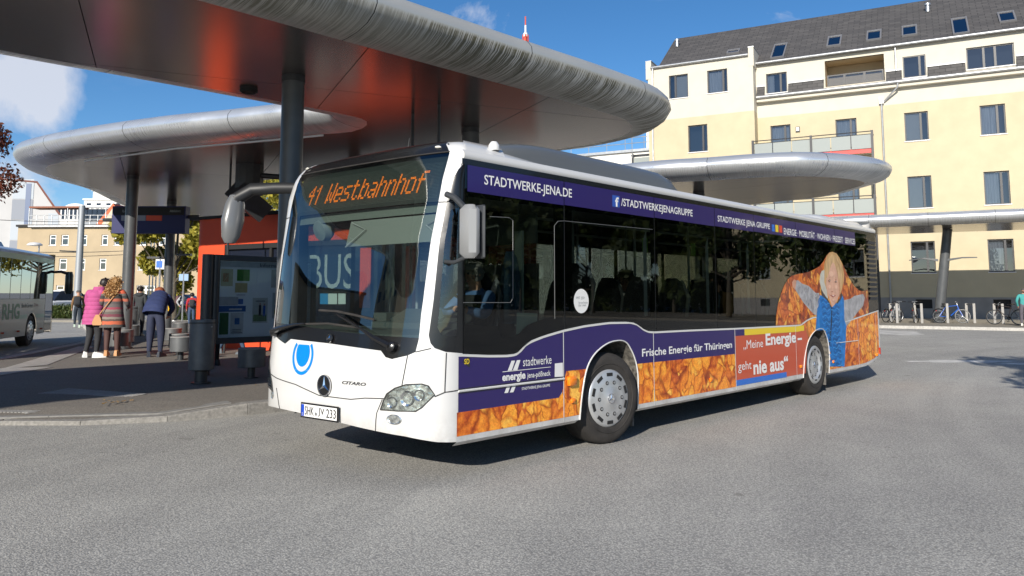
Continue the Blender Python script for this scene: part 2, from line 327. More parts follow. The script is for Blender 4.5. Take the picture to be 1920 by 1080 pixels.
# tactile paving: ribbed pale strips let into the platform
M_tact = mat('tactile_paving', (.46, .44, .41), .8, var=.12, vscale=9)
M_tact2 = mat('tactile_paving_worn', (.31, .30, .285), .85, var=.15, vscale=9)
def ribbed(name, quad, m, n):
    a, b, c, d = [Vector((*q, 0)) for q in quad]; mb = MB()
    for i in range(n):
        t0, t1 = i/n, (i+.62)/n; p = [a.lerp(d, t0), b.lerp(c, t0), b.lerp(c, t1), a.lerp(d, t1)]
        vs = [(q.x, q.y, g(q.x, q.y)+plat_h(q.x, q.y)+.003) for q in p]+[(q.x, q.y, g(q.x, q.y)+plat_h(q.x, q.y)+.012) for q in p]
        mb.add(vs, [(4,5,6,7), (0,1,5,4), (1,2,6,5), (2,3,7,6), (3,0,4,7)])
    vs = [(q.x, q.y, g(q.x, q.y)+plat_h(q.x, q.y)+.008) for q in (a, b, c, d)]; mb.add(vs, [(0,1,2,3)])
    return tag(mb.build(name, m), kind='structure')
ribbed('path_tactile_strip', [(.62, 13.0), (4.15, 19.0), (4.45, 18.7), (1.55, 13.35)], M_tact, 26)
ribbed('path_tactile_strip', [(-1.6, 11.2), (.75, 13.2), (1.45, 12.72), (-.9, 10.6)], M_tact, 22)
ribbed('path_tactile_field', [(-1.6, 7.4), (.30, 8.50), (.80, 6.88), (-.85, 6.5)], M_tact2, 24)
# raised strip between platform edge and the field
mb = MB(); vs = [(x, y, g(x, y)+plat_h(x, y)+.009) for x, y in [(-.9, 6.47), (.78, 6.86), (.62, 7.02), (-.9, 6.62)]]; mb.add(vs, [(0,1,2,3)]); tag(mb.build('path_edge_line', M_kerb2), kind='structure')
# far pavement in front of the yellow building, pale kerbstones
fp = [FP(s, n_, 0) for s, n_ in [(-14, -2), (60, -2), (60, 13.6), (40, 13.5), (14, 13.35), (7, 13.1), (2, 13.0), (-14, 14.5)]]
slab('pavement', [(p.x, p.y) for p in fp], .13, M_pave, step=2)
fk = thing('building_kerb', 'pale kerbstones edging the far pavement with the bicycle stands', 'kerb')
kerb_line([tuple(FP(s, n_, 0)[:2]) for s, n_ in [(-2, 13.3), (4, 13.25), (8.1, 13.3), (12, 13.45), (14.5, 13.55), (30, 13.6)]], .16, .135, 1.45, M_kerb2, parent=fk, side=-1)
# pale worn patches and an old painted bar on the road
M_patch = mat('road_worn_paint', (.60, .59, .57), .8, var=.3, vscale=3)
def blob(name, c, ax, ay, m, seed, h=.004):
    rr = random.Random(seed); pts = []
    for k in range(22):
        an = 2*math.pi*k/22; q = 1+rr.uniform(-.25, .2); pts.append((c[0]+ax[0]*math.cos(an)*q+ay[0]*math.sin(an)*q, c[1]+ax[1]*math.cos(an)*q+ay[1]*math.sin(an)*q))
    mb = patch(pts, lambda x, y: Vector((x, y, g(x, y)+h)), .8); tag(mb.build(name, m), kind='structure')
rx, ry = rv.x, rv.y; fx, fy = fv.x, fv.y
blob('road_marking_worn', (17.3, -.1), (rx*1.35, ry*1.35), (fx*.34, fy*.34), M_patch, 1)
blob('road_marking_worn', (17.75, -1.6), (rx*.9, ry*.9), (fx*.3, fy*.3), M_patch, 5)
blob('road_marking_worn', (31.5, 5.9), (rx*1.3, ry*1.3), (fx*2.4, fy*2.4), mat('road_worn_pale', (.47, .46, .44), .85, var=.25, vscale=2), 2)
blob('road_marking_worn', (27.8, -1.4), (rx*.32, ry*.32), (fx*.6, fy*.6), M_patch, 3)
blob('road_marking_worn', (23.0, -1.2), (rx*.3, ry*.3), (fx*.5, fy*.5), M_patch, 4)
blob('road_marking_worn', (23.2, 5.0), (rx*.3, ry*.3), (fx*.35, fy*.35), M_patch, 6)
blob('road_marking_worn', (13.6, -1.9), (rx*1.5, ry*1.5), (fx*.7, fy*.7), mat('road_worn_soft', (.44, .435, .42), .85, var=.3, vscale=2.5), 7)
# long repaired strips and a manhole
M_rep = asphalt('road_repair', (.135, .133, .128), (.175, .172, .165), 0)
# ------------------------------------------------------------------ canopies
def steel(name, base, rough, streak=0, met=.85):
    m = bpy.data.materials.new(name); m.use_nodes = True; t = m.node_tree; b = t.nodes['Principled BSDF']
    b.inputs['Metallic'].default_value = met; b.inputs['Roughness'].default_value = rough; b.inputs['Base Color'].default_value = (*base, 1)
    uv = nd(t, 'ShaderNodeUVMap'); c = nd(t, 'ShaderNodeTexCoord')
    n0 = nd(t, 'ShaderNodeTexNoise'); n0.inputs['Scale'].default_value = 1.3; n0.inputs['Detail'].default_value = 6; t.links.new(c.outputs['Object'], n0.inputs[0])
    r0 = nd(t, 'ShaderNodeMapRange'); r0.inputs[1].default_value = .3; r0.inputs[2].default_value = .7; r0.inputs[3].default_value = rough*.75; r0.inputs[4].default_value = rough*1.35; t.links.new(n0.outputs[0], r0.inputs[0]); t.links.new(r0.outputs[0], b.inputs['Roughness'])
    if streak:      # rain-washed streaks of dirt and algae running down the curved edge
        mp_ = nd(t, 'ShaderNodeMapping'); mp_.inputs['Scale'].default_value = (34, 1.1, 1); mp_.inputs['Rotation'].default_value = (0, 0, R(3)); t.links.new(uv.outputs[0], mp_.inputs[0])
        n1 = nd(t, 'ShaderNodeTexNoise'); n1.inputs['Scale'].default_value = 1; n1.inputs['Detail'].default_value = 7; n1.inputs['Roughness'].default_value = .7; n1.inputs['Distortion'].default_value = .5; t.links.new(mp_.outputs[0], n1.inputs[0])
        r1 = nd(t, 'ShaderNodeValToRGB'); r1.color_ramp.elements[0].position = .455; r1.color_ramp.elements[1].position = .53; t.links.new(n1.outputs[0], r1.inputs[0])
        sp = nd(t, 'ShaderNodeSeparateXYZ'); t.links.new(uv.outputs[0], sp.inputs[0])
        n5 = nd(t, 'ShaderNodeTexNoise'); n5.inputs['Scale'].default_value = 9; t.links.new(mp_.outputs[0], n5.inputs[0])
        # where on the profile: v runs 0 at the seam to 1 at the top
        rv_ = nd(t, 'ShaderNodeValToRGB'); cr = rv_.color_ramp; cr.elements[0].position = .0; cr.elements[0].color = (.25, .25, .25, 1); cr.elements[1].position = .57; cr.elements[1].color = (1, 1, 1, 1)
        e = cr.elements.new(.62); e.color = (.0, 0, 0, 1); e = cr.elements.new(.12); e.color = (.8, .8, .8, 1); t.links.new(sp.outputs[1], rv_.inputs[0])
        fac = nd(t, 'ShaderNodeMath', operation='MULTIPLY'); t.links.new(rv_.outputs[0], fac.inputs[0]); t.links.new(r1.outputs[0], fac.inputs[1])
        n6 = nd(t, 'ShaderNodeTexNoise'); n6.inputs['Scale'].default_value = .9; n6.inputs['Detail'].default_value = 3; t.links.new(c.outputs['Object'], n6.inputs[0])
        r6 = nd(t, 'ShaderNodeMapRange'); r6.inputs[1].default_value = .35; r6.inputs[2].default_value = .6; r6.inputs[3].default_value = streak*.55; r6.inputs[4].default_value = streak; t.links.new(n6.outputs[0], r6.inputs[0])
        f2 = nd(t, 'ShaderNodeMath', operation='MULTIPLY'); t.links.new(fac.outputs[0], f2.inputs[0]); t.links.new(r6.outputs[0], f2.inputs[1])
        dc = nd(t, 'ShaderNodeMixRGB'); dc.inputs[1].default_value = (.045, .045, .020, 1); dc.inputs[2].default_value = (.15, .14, .10, 1); t.links.new(n5.outputs[0], dc.inputs[0])
        mxc = nd(t, 'ShaderNodeMixRGB'); mxc.inputs[1].default_value = (*base, 1); t.links.new(f2.outputs[0], mxc.inputs[0]); t.links.new(dc.outputs[0], mxc.inputs[2]); t.links.new(mxc.outputs[0], b.inputs['Base Color'])
        inv = nd(t, 'ShaderNodeMath', operation='MULTIPLY_ADD'); inv.inputs[1].default_value = -met; inv.inputs[2].default_value = met; t.links.new(f2.outputs[0], inv.inputs[0]); t.links.new(inv.outputs[0], b.inputs['Metallic'])
        rr_ = nd(t, 'ShaderNodeMath', operation='MULTIPLY_ADD'); rr_.inputs[1].default_value = .5; t.links.new(f2.outputs[0], rr_.inputs[0]); t.links.new(r0.outputs[0], rr_.inputs[2]); t.links.new(rr_.outputs[0], b.inputs['Roughness'])
    return m
M_nose = steel('weathered_canopy_steel', (.52, .52, .49), .36, streak=1.0, met=.45)
M_nose2 = steel('clean_canopy_steel', (.70, .72, .74), .30, streak=.30, met=.7)
M_sof = mat('canopy_soffit_steel', (.34, .30, .275), .22, .88, var=.10, vscale=.8)
M_dark = mat('dark_grey_paint', (.035, .038, .042), .42, .0, var=.2, vscale=6)
M_black = mat('black_joint', (.012, .012, .013), .7)
PROF = [(0, 0, 0), (.12, .004, .06), (.34, .035, .2), (.54, .10, .36), (.68, .20, .48), (.745, .31, .6), (.73, .42, .7), (.64, .52, .8), (.48, .59, .9), (.26, .63, .96), (.0, .65, 1)]
def canopy(name, seam, H, label, cell=3.2, sc=1.0, org=(0, 0), ang=0, nose=M_nose, joint_every=2.6):
    root = thing(name, label, 'canopy', (org[0], org[1], 0))
    # smooth closed outline
    def cr(p0, p1, p2, p3, t): return tuple(.5*((2*p1[i])+(-p0[i]+p2[i])*t+(2*p0[i]-5*p1[i]+4*p2[i]-p3[i])*t*t+(-p0[i]+3*p1[i]-3*p2[i]+p3[i])*t**3) for i in (0, 1))
    n = len(seam); pts = []
    for i in range(n):
        a, b, c, d = seam[i-1], seam[i], seam[(i+1) % n], seam[(i+2) % n]; ln = math.dist(b, c); k = max(2, min(24, int(ln/.3)))
        for j in range(k): pts.append(cr(a, b, c, d, j/k))
    area = sum(pts[i-1][0]*pts[i][1]-pts[i][0]*pts[i-1][1] for i in range(len(pts)))
    if area < 0: pts = pts[::-1]
    n = len(pts); nor = []
    for i in range(n):
        a, b = Vector(pts[i-1]), Vector(pts[(i+1) % n]); d = (b-a).normalized(); nor.append(Vector((d.y, -d.x)))
    for _ in range(3): nor = [(nor[i-1]+nor[i]*2+nor[(i+1) % n]).normalized() for i in range(n)]
    cum = [0]
    for i in range(n): cum.append(cum[-1]+math.dist(pts[i], pts[(i+1) % n]))
    # nose, cut into lengths with open joints
    seg = []; st = 0; jl = joint_every
    vs = []; fs = []; uvs = []
    K = len(PROF)
    def col(i, u):
        p = Vector(pts[i % n]); nn = nor[i % n]
        for (o_, dz, v) in PROF: q = p+nn*(o_*sc); vs.append((q.x-org[0], q.y-org[1], H+dz*sc)); uvs.append((u, v))
    objs = []; i = 0
    while i < n:
        j = i
        while j < n and cum[j]-cum[i] < jl: j += 1
        vs, fs, uvs = [], [], []
        for k in range(i, j+1): col(k, cum[k])
        m_ = (j-i)+1
        # pull the end columns in a little to leave a joint
        for k in range(K):
            for e, f in ((0, 1), (m_-1, m_-2)):
                A = Vector(vs[e*K+k]); B = Vector(vs[f*K+k]); 
                if (B-A).length > 1e-6: vs[e*K+k] = tuple(A+(B-A).normalized()*.007)
        for a in range(m_-1):
            for k in range(K-1): fs.append((a*K+k, (a+1)*K+k, (a+1)*K+k+1, a*K+k+1))
        me = bpy.data.meshes.new('edge_panel'); me.from_pydata(vs, [], fs); me.materials.append(nose if (name != 'station_canopy' or H > 5 or org != (4, 10) or (vs[0][1]+org[1] < 6.3)) else M_nose2); me.polygons.foreach_set('use_smooth', [True]*len(fs))
        ul = me.uv_layers.new(name='UVMap')
        for lp in me.loops: ul.data[lp.index].uv = uvs[lp.vertex_index]
        link('edge_panel', me, root); i = j
    # dark core behind the joints
    mb = MB(); rs = []
    for (o_, dz, v) in PROF: rs.append([Vector((pts[i][0]+nor[i].x*(o_*sc-.012)-org[0], pts[i][1]+nor[i].y*(o_*sc-.012)-org[1], H+dz*sc+(.008 if v < .5 else -.008))) for i in range(n)])
    mb.rings(rs, caps=False); 
    core = patch(pts, lambda x, y: Vector((x-org[0], y-org[1], H+.03)), 0); mb.add(core.v, core.f)
    mb.build('core', M_black, root)
    top = patch(pts, lambda x, y: Vector((x-org[0], y-org[1], H+.65*sc)), 0); top.build('roof', M_nose2, root)
    # soffit panels: the underside cut along a slanting grid, each panel its own mesh
    base = patch(pts, lambda x, y: Vector((x, y, H)), 0)
    ca, sa = math.cos(ang), math.sin(ang); us = [p[0]*ca+p[1]*sa for p in pts]; vv = [-p[0]*sa+p[1]*ca for p in pts]
    u = min(us); gp = .006
    def cutp(bm, co, no): bmesh.ops.bisect_plane(bm, geom=bm.verts[:]+bm.edges[:]+bm.faces[:], plane_co=co, plane_no=no, clear_outer=True)
    while u < max(us):
        v0 = min(vv)
        while v0 < max(vv):
            bm = bmesh.new(); vt = [bm.verts.new(p) for p in base.v]
            for f in base.f:
                try: bm.faces.new([vt[i] for i in f])
                except ValueError: pass
            U = Vector((ca, sa, 0)); V = Vector((-sa, ca, 0))
            cutp(bm, U*(u+cell-gp), U); cutp(bm, U*(u+gp), -U); cutp(bm, V*(v0+cell*3-gp), V); cutp(bm, V*(v0+gp), -V)
            if bm.faces:
                bmesh.ops.translate(bm, vec=(-org[0], -org[1], 0), verts=bm.verts); bmesh.ops.reverse_faces(bm, faces=bm.faces)
                me = bpy.data.meshes.new('soffit_panel'); bm.to_mesh(me); me.materials.append(M_sof); link('soffit_panel', me, root)
            bm.free(); v0 += cell*3
        u += cell
    return root
seam_main = [(-19.3, 5.3), (-18.4, 3.9), (-16, 3.5), (-8, 3.5), (-.5, 3.42), (3.7, 3.3), (6.6, 3.18), (8.2, 3.3), (9.1, 4.0), (9.42, 5.0), (9.4, 6.2), (9.15, 7.4), (9.3, 9.5), (9.2, 12.2), (8.3, 13.9),
             (7.3, 15.3), (7.9, 18), (9.6, 20.6), (11.6, 24.2), (11.6, 26.3), (10.3, 26.8), (8.3, 25.3), (5.48, 21.23), (3.45, 19.15), (2.62, 17.6), (2.55, 16.3), (3.0, 14.0), (3.58, 12.0), (4.15, 10.6), (4.72, 9.0), (5.15, 7.96), (4.95, 7.2), (4.55, 6.85), (3.9, 6.82), (2.85, 6.85), (.48, 7.0), (-1.26, 7.15), (-5, 7.2), (-16, 7.2), (-18.5, 6.7)]
can_main = canopy('station_canopy', seam_main, 4.9, 'large curved steel canopy over the platform, its near edge streaked with grime', org=(4, 10), ang=R(-24), cell=3.4)
seam3 = [(15.5, 8.6), (15.5, 7.6), (15.67, 6.8), (16.09, 5.78), (16.36, 4.81), (16.85, 3.75), (17.84, 3.0), (18.98, 2.65), (19.8, 2.8), (20.6, 3.5), (21.8, 4.9), (22.2, 7.0), (22.5, 9), (21, 12), (18.5, 12.4), (16.3, 11)]
can_mid = canopy('station_canopy', seam3, 4.9, 'smaller steel canopy with a pointed nose showing just above the bus roof', org=(18, 7), cell=2.6, nose=M_nose2)
s4 = [tuple(FP(s, n_, 0)[:2]) for s, n_ in [(-1, 10.6), (2, 11.0), (10, 11.0), (20, 11.0), (30, 11), (33, 10), (33, 7), (30, 6.2), (20, 6.0), (10, 6.0), (2, 6.1), (-1, 7.0), (-2, 8.8)]]
can_far = canopy('station_canopy', s4, 5.12, 'long straight steel canopy along the far pavement in front of the yellow building', org=tuple(FP(10, 8, 0)[:2]), cell=4, nose=M_nose2)
# clean light strip clipped under the tube of the finger canopy
M_strip = mat('light_strip_white', (.8, .8, .78), .4)
mb = MB(); mb.tube([(2.78, 15.4, 4.86), (3.50, 12.2, 4.86), (4.10, 10.6, 4.86), (4.62, 9.2, 4.86), (4.85, 8.5, 4.86)], .022, 6); tag(mb.build('cable_duct', M_strip), 'thin white light strip under the edge of the canopy beyond the gap', 'light strip')
M_pil = mat('column_grey_paint', (.085, .09, .095), .38, .1, var=.15, vscale=3, bump=.08, bscale=200)
def pillar(x, y, H, r_, lean=(0, 0), label='', r2=None, group='canopy columns', z0=None):
    zg = g(x, y)+.15 if z0 is None else z0
    t = thing('canopy_column', label, 'column', (x+lean[0], y+lean[1], zg), group=group)
    dx, dy = -lean[0], -lean[1]; hh = H-zg
    mb = MB(); mb.tube([(0, 0, 0), (dx*.5, dy*.5, hh*.5), (dx, dy, hh)], [r_, r_*1.01, r2 or r_], 28); mb.build('shaft', M_pil, t, True)
    mb = MB(); mb.tube([(0, 0, -.02), (0, 0, .05)], r_*1.25, 28); mb.build('base_collar', M_dark, t, True)
    mb = MB(); mb.tube([(dx*.985, dy*.985, hh-.1), (dx, dy, hh-.005)], (r2 or r_)*1.06, 28); mb.build('head_collar', M_dark, t, True)
    return t
pillar(2.12, 5.32, 4.9, .165, label='dark round column standing directly behind the right hand mirror of the bus')
pillar(6.53, 5.95, 4.9, .15, (.25, -.2), label='leaning dark column rising behind the white corner of the bus roof', r2=.17)
pillar(4.67, 17.19, 4.9, .155, label='sunlit grey column just right of the woman in the striped dress')
pillar(8.04, 22.14, 4.9, .155, label='grey column beside the bending woman, with a yellow button box')
pillar(8.6, 12.5, 4.9, .16, label='dark column behind the bus roof, near the red kiosk')
pillar(18.3, 7.4, 4.9, .17, label='dark column carrying the pointed canopy behind the bus roof')
pp = FP(10.62, 8.14, 0); pq = FP(11.25, 8.4, 0)
pillar(pq.x, pq.y, 5.12, .24, (pp.x-pq.x, pp.y-pq.y), label='leaning grey column in front of the yellow building between two bicycles', z0=pp.z+g(pp.x, pp.y)+.13, r2=.22)
# wing-shaped lamp on that column
pw = FP(10.95, 8.4, 3.55); t = thing('column_lamp', 'flat wing shaped lamp arms fixed across the leaning column', 'lamp', pw)
for sg in (-1, 1):
    mb = MB(); a = FS*sg; mb.rings([[Vector(a*q)+Vector((0, 0, zz))+FN*yy for yy, zz in ((-wd, h0), (wd, h0), (wd, h1), (-wd, h1))] for q, wd, h0, h1 in ((.2, .10, -.1, .02), (.9, .16, .04, .10), (1.55, .03, .04*sg, .05+.04*sg))]); mb.build('lamp_wing', M_pil, t)
# conduits hanging from the canopy
for (x, y, zb) in ((4.95, 5.85, .16), (4.80, 4.98, .16), (5.6, 13.6, .2)):
    mb = MB(); mb.tube([(0, 0, zb), (0, 0, 4.9)], .028, 8); o = mb.build('conduit_pole', M_dark); o.location = (x, y, 0)
    tag(o, {5.85: 'thin dark pole hanging from the canopy, shorter of the two above the windscreen', 4.98: 'thin dark pole hanging from the canopy, longer of the two above the windscreen', 13.6: 'thin dark pole between the two grey columns and the red kiosk'}[y], 'pole')
# ceiling lights: flat round black downlights
for i, (x, y, lb) in enumerate([(2.02, 6.45, 'round black downlight set in the canopy near its left edge'), (9.0, 24.3, 'round black downlight under the far finger of the canopy')]):
    t = thing('downlight', lb, 'lamp', (x, y, 4.9), group='canopy downlights')
    mb = MB(); mb.lathe([(.14, 0), (.14, -.05), (.11, -.075), (.10, -.06)], n=20); mb.build('housing', M_black, t, True)
    mb = MB(); mb.lathe([(.10, -.055), (.02, -.05)], n=20); mb.build('lens', mat('lamp_lens', (.5, .5, .48), .3), t)
# ------------------------------------------------------------------ windows and walls helper (own frame: s across, n out, z up)
M_frame = mat('window_frame_grey', (.03, .031, .036), .45)
M_framew = mat('window_frame_white', (.75, .74, .72), .5)
M_sill = mat('window_sill_white', (.72, .72, .72), .4)
M_gl = glass_mat('window_glass', (.30, .33, .37), 1.6, base=.06)
M_room = mat('dark_room', (.05, .055, .065), .9)
M_curt = mat('curtain', (.80, .80, .78), .9, var=.22, vscale=3, stretch=(9, 9, .3))
M_curt2 = mat('roller_blind', (.78, .74, .64), .9)
def wall(name, fr, s0, s1, z0, z1, n, holes, m, parent, depth=.16, reveal=True, tile=4.0):
    S_ = sorted({s0, s1, *[h[0] for h in holes if s0 < h[0] < s1], *[h[2] for h in holes if s0 < h[2] < s1]})
    Z_ = sorted({z0, z1, *[h[1] for h in holes if z0 < h[1] < z1], *[h[3] for h in holes if z0 < h[3] < z1]})
    mb = MB()
    for i in range(len(S_)-1):
        for j in range(len(Z_)-1):
            cs, cz = (S_[i]+S_[i+1])/2, (Z_[j]+Z_[j+1])/2
            if any(h[0] < cs < h[2] and h[1] < cz < h[3] for h in holes): continue
            mb.add([fr(S_[i], n, Z_[j]), fr(S_[i+1], n, Z_[j]), fr(S_[i+1], n, Z_[j+1]), fr(S_[i], n, Z_[j+1])], [(3, 2, 1, 0)])
    if reveal:
        for a, b, c, d in holes:
            if not (s0 <= a and c <= s1 and b >= z0 and d <= z1): continue
            q = [(a, b), (c, b), (c, d), (a, d)]
            vs = [fr(x, n, y) for x, y in q]+[fr(x, n-depth, y) for x, y in q]
            mb.add(vs, [(0,1,5,4), (1,2,6,5), (2,3,7,6), (3,0,4,7)])
    return mb.build(name, m, parent)
def fbox(mb, fr, s0, s1, n0, n1, z0, z1, mi=0):
    vs = [fr(s, n, z) for z in (z0, z1) for n in (n0, n1) for s in (s0, s1)]
    mb.add(vs, [(0,1,3,2), (4,6,7,5), (0,4,5,1), (2,3,7,6), (0,2,6,4), (1,5,7,3)], mi)
def window(fr, a, b, c, d, n, parent, split=None, frm=None, fill=None, depth=.16, sill=True, fw=.07, bars=(), hbar=None, room=True):
    frm = frm or M_frame; nn = n-depth
    mb = MB()
    fbox(mb, fr, a, a+fw, nn-.02, nn+.05, b, d); fbox(mb, fr, c-fw, c, nn-.02, nn+.05, b, d)
    fbox(mb, fr, a+fw, c-fw, nn-.02, nn+.05, b, b+fw); fbox(mb, fr, a+fw, c-fw, nn-.02, nn+.05, d-fw, d)
    for s in ([split] if split else [])+list(bars):
        if s: fbox(mb, fr, s-fw*.9, s+fw*.9, nn-.018, nn+.056, b+fw, d-fw)
    if hbar: fbox(mb, fr, a+fw, c-fw, nn-.016, nn+.045, hbar-fw*.5, hbar+fw*.5)
    w_ = mb.build('window', frm, parent)
    mb = MB(); mb.add([fr(a+fw, nn, b+fw), fr(c-fw, nn, b+fw), fr(c-fw, nn, d-fw), fr(a+fw, nn, d-fw)], [(3,2,1,0)]); mb.build('pane', M_gl, w_)
    if room:
        mb = MB(); mb.add([fr(a, nn-.5, b), fr(c, nn-.5, b), fr(c, nn-.5, d), fr(a, nn-.5, d)], [(3,2,1,0)])
        fbox(mb, fr, a-.01, a, nn-.5, nn-.02, b, d); fbox(mb, fr, c, c+.01, nn-.5, nn-.02, b, d); mb.build('interior', M_room, w_)
    if fill:
        s0, s1, z0, kind = fill; mb = MB(); A = a+fw+(c-a-2*fw)*s0; B = a+fw+(c-a-2*fw)*s1; Z0 = b+fw+(d-b-2*fw)*z0
        if kind == 'c':
            k = 14; vs = []
            for i in range(k+1):
                s = A+(B-A)*i/k; o_ = nn-.1+.03*math.sin(i*2.2); vs += [fr(s, o_, Z0), fr(s, o_, d-fw)]
            mb.add(vs, [(2*i, 2*i+1, 2*i+3, 2*i+2) for i in range(k)]); mb.build('curtain', M_curt, w_)
        else:
            mb.add([fr(A, nn-.06, Z0), fr(B, nn-.06, Z0), fr(B, nn-.06, d-fw), fr(A, nn-.06, d-fw)], [(3,2,1,0)]); mb.build('roller_blind', M_curt2, w_)
    if sill:
        mb = MB(); fbox(mb, fr, a-.05, c+.05, n-depth+.02, n+.06, b-.05, b); mb.build('sill', M_sill, w_)
    return w_
# ------------------------------------------------------------------ yellow apartment block
M_yel = mat('render_yellow', (.50, .432, .292), .9, var=.05, vscale=1.2, bump=.1, bscale=70)
M_cream = mat('render_cream', (.545, .51, .43), .9, var=.04, vscale=1.2, bump=.1, bscale=70)
M_plin = mat('plinth_grey', (.26, .25, .24), .85, var=.1, vscale=2)
M_zinc = mat('zinc_gutter', (.42, .43, .44), .4, .7, var=.15, vscale=4)
def slates(name, scale):
    m = bpy.data.materials.new(name); m.use_nodes = True; t = m.node_tree; b = t.nodes['Principled BSDF']; b.inputs['Roughness'].default_value = .7
    uv = nd(t, 'ShaderNodeUVMap'); br = nd(t, 'ShaderNodeTexBrick'); br.offset = .5
    br.inputs['Scale'].default_value = 1; br.inputs['Brick Width'].default_value = .62; br.inputs['Row Height'].default_value = .27; br.inputs['Mortar Size'].default_value = .014; br.inputs['Bias'].default_value = -.1
    br.inputs['Color1'].default_value = (.062, .059, .059, 1); br.inputs['Color2'].default_value = (.092, .087, .085, 1); br.inputs['Mortar'].default_value = (.028, .027, .027, 1)
    t.links.new(uv.outputs[0], br.inputs[0]); t.links.new(br.outputs[0], b.inputs['Base Color'])
    bp = nd(t, 'ShaderNodeBump'); bp.inputs['Strength'].default_value = .6; bp.inputs['Distance'].default_value = .02; bp.invert = True; t.links.new(br.outputs['Fac'], bp.inputs['Height']); t.links.new(bp.outputs[0], b.inputs['Normal'])
    return m
M_slate = slates('roof_slates', 1)
def uvquad(mb_pts, uvs, name, m, parent):
    me = bpy.data.meshes.new(name); me.from_pydata([tuple(p) for p in mb_pts], [], [(3,2,1,0)]); me.materials.append(m)
    ul = me.uv_layers.new(name='UVMap')
    for lp in me.loops: ul.data[lp.index].uv = uvs[lp.vertex_index]
    return link(name, me, parent)
yb = thing('apartment_building', 'long yellow and cream apartment block with dark slate roof and balconies', 'building', (0, 0, 0))
cols = [(9.37, 10.7), (13.48, 14.8)] + [(17.6+4.1*i, 18.92+4.1*i) for i in range(7)]
holes = []; wins = []
fills = [(0, .62, 0, 'c'), (0, .6, 0, 'b'), (.02, .6, .0, 'c'), (0, .95, .55, 'b'), (.1, .9, 0, 'c'), None]
rr = random.Random(3)
for i, (a, c) in enumerate(cols):
    for (b, d) in ((3.1, 5.05), (7.12, 9.12), (11.36, 13.18)):
        holes.append((a, b, c, d)); f = fills[rr.randrange(6)]
        if (i, b) == (0, 11.36): f = (0, .64, 0, 'b')
        if (i, b) == (1, 11.36): f = (0, .66, 0, 'c')
        if (i, b) == (0, 7.12): f = (0, .62, .0, 'b')
        if (i, b) == (0, 3.1): f = None
        if (i, b) == (1, 3.1): f = (0, .62, 0, 'c')
        if (i, b) == (1, 7.12): f = (.0, .6, 0, 'c')
        wins.append((a, b, c, d, a+(c-a)*.68, f))
for (b, d) in ((7.0, 9.12), (10.95, 13.18)):
    for (a, c) in ((1.23, 2.53), (5.33, 6.6)): holes.append((a, b, c, d)); wins.append((a, b, c, d, a+(c-a)*.72, (0, .95, 0, 'c')))
for (a, c) in ((1.23, 2.53), (5.33, 6.6)): holes.append((a, 3.1, c, 5.05)); wins.append((a, 3.1, c, 5.05, a+(c-a)*.7, (0, .9, 0, 'c')))
wall('wall', FP, .4, 46, 1.6, 13.8, 0, holes, M_yel, yb)
wall('upper_wall', FP, .4, 46, 13.8, 15.0, 0, [], M_cream, yb)
for a, b, c, d, sp, f in wins: window(FP, a, b, c, d, 0, yb, split=sp, fill=f)
cv = []; x = 9.5
while x < 44: cv.append((x, .93, x+.9, 1.48)); x += 4.1
wall('plinth', FP, -7.1, 46, 0.0, 1.6, .03, cv, M_plin, yb, depth=.25)
for a, b, c, d in cv: mb = MB(); mb.add([FP(a, -.15, b), FP(c, -.15, b), FP(c, -.15, d), FP(a, -.15, d)], [(3,2,1,0)]); mb.build('cellar_window', M_black, yb)
# cornice with gutter, slate apron, attic storey
mb = MB(); fbox(mb, FP, .45, 46, 0, .42, 14.82, 15.02); mb.build('cornice', M_cream, yb)
mb = MB(); mb.tube([FP(.45, .52, 15.12), FP(56, .52, 15.12)], .11, 10); mb.build('gutter', M_zinc, yb, True)
tw = [(1.06, 15.4, 2.42, 16.78), (4.83, 15.40, 8.38, 17.15), (9.44, 15.38, 10.73, 16.77), (12.94, 15.46, 15.43, 16.82)]
for i in range(6): tw.append((18+4.4*i, 15.4, 19.35+4.4*i, 16.78))
wall('attic_wall', FP, .4, 46, 15.02, 17.5, .1, tw, M_cream, yb, depth=.2)
window(FP, 1.06, 15.4, 2.42, 16.78, .1, yb, split=2.0, fill=(0, .35, 0, 'c'))
window(FP, 9.44, 15.38, 10.73, 16.77, .1, yb, split=10.38, depth=.08)
window(FP, 12.94, 15.46, 15.43, 16.82, .1, yb, bars=(13.85, 14.45))
for i in range(6): window(FP, *tw[4+i], .1, yb, split=tw[4+i][0]+.95)
# loggia
M_beige = mat('loggia_beige', (.50, .40, .26), .9)
mb = MB(); a, b, c, d = tw[1]
mb.add([FP(a, .1, b), FP(c, .1, b), FP(c, .1, d), FP(a, .1, d), FP(a, -1.6, b), FP(c, -1.6, b), FP(c, -1.6, d), FP(a, -1.6, d)], [(0,1,5,4), (1,2,6,5), (2,3,7,6), (3,0,4,7), (4,5,6,7)]); mb.build('loggia', M_beige, yb)
window(FP, 4.95, 15.42, 8.32, 16.15, .12, yb, bars=(6.0, 7.2), depth=.05, sill=False, fw=.08, room=False)
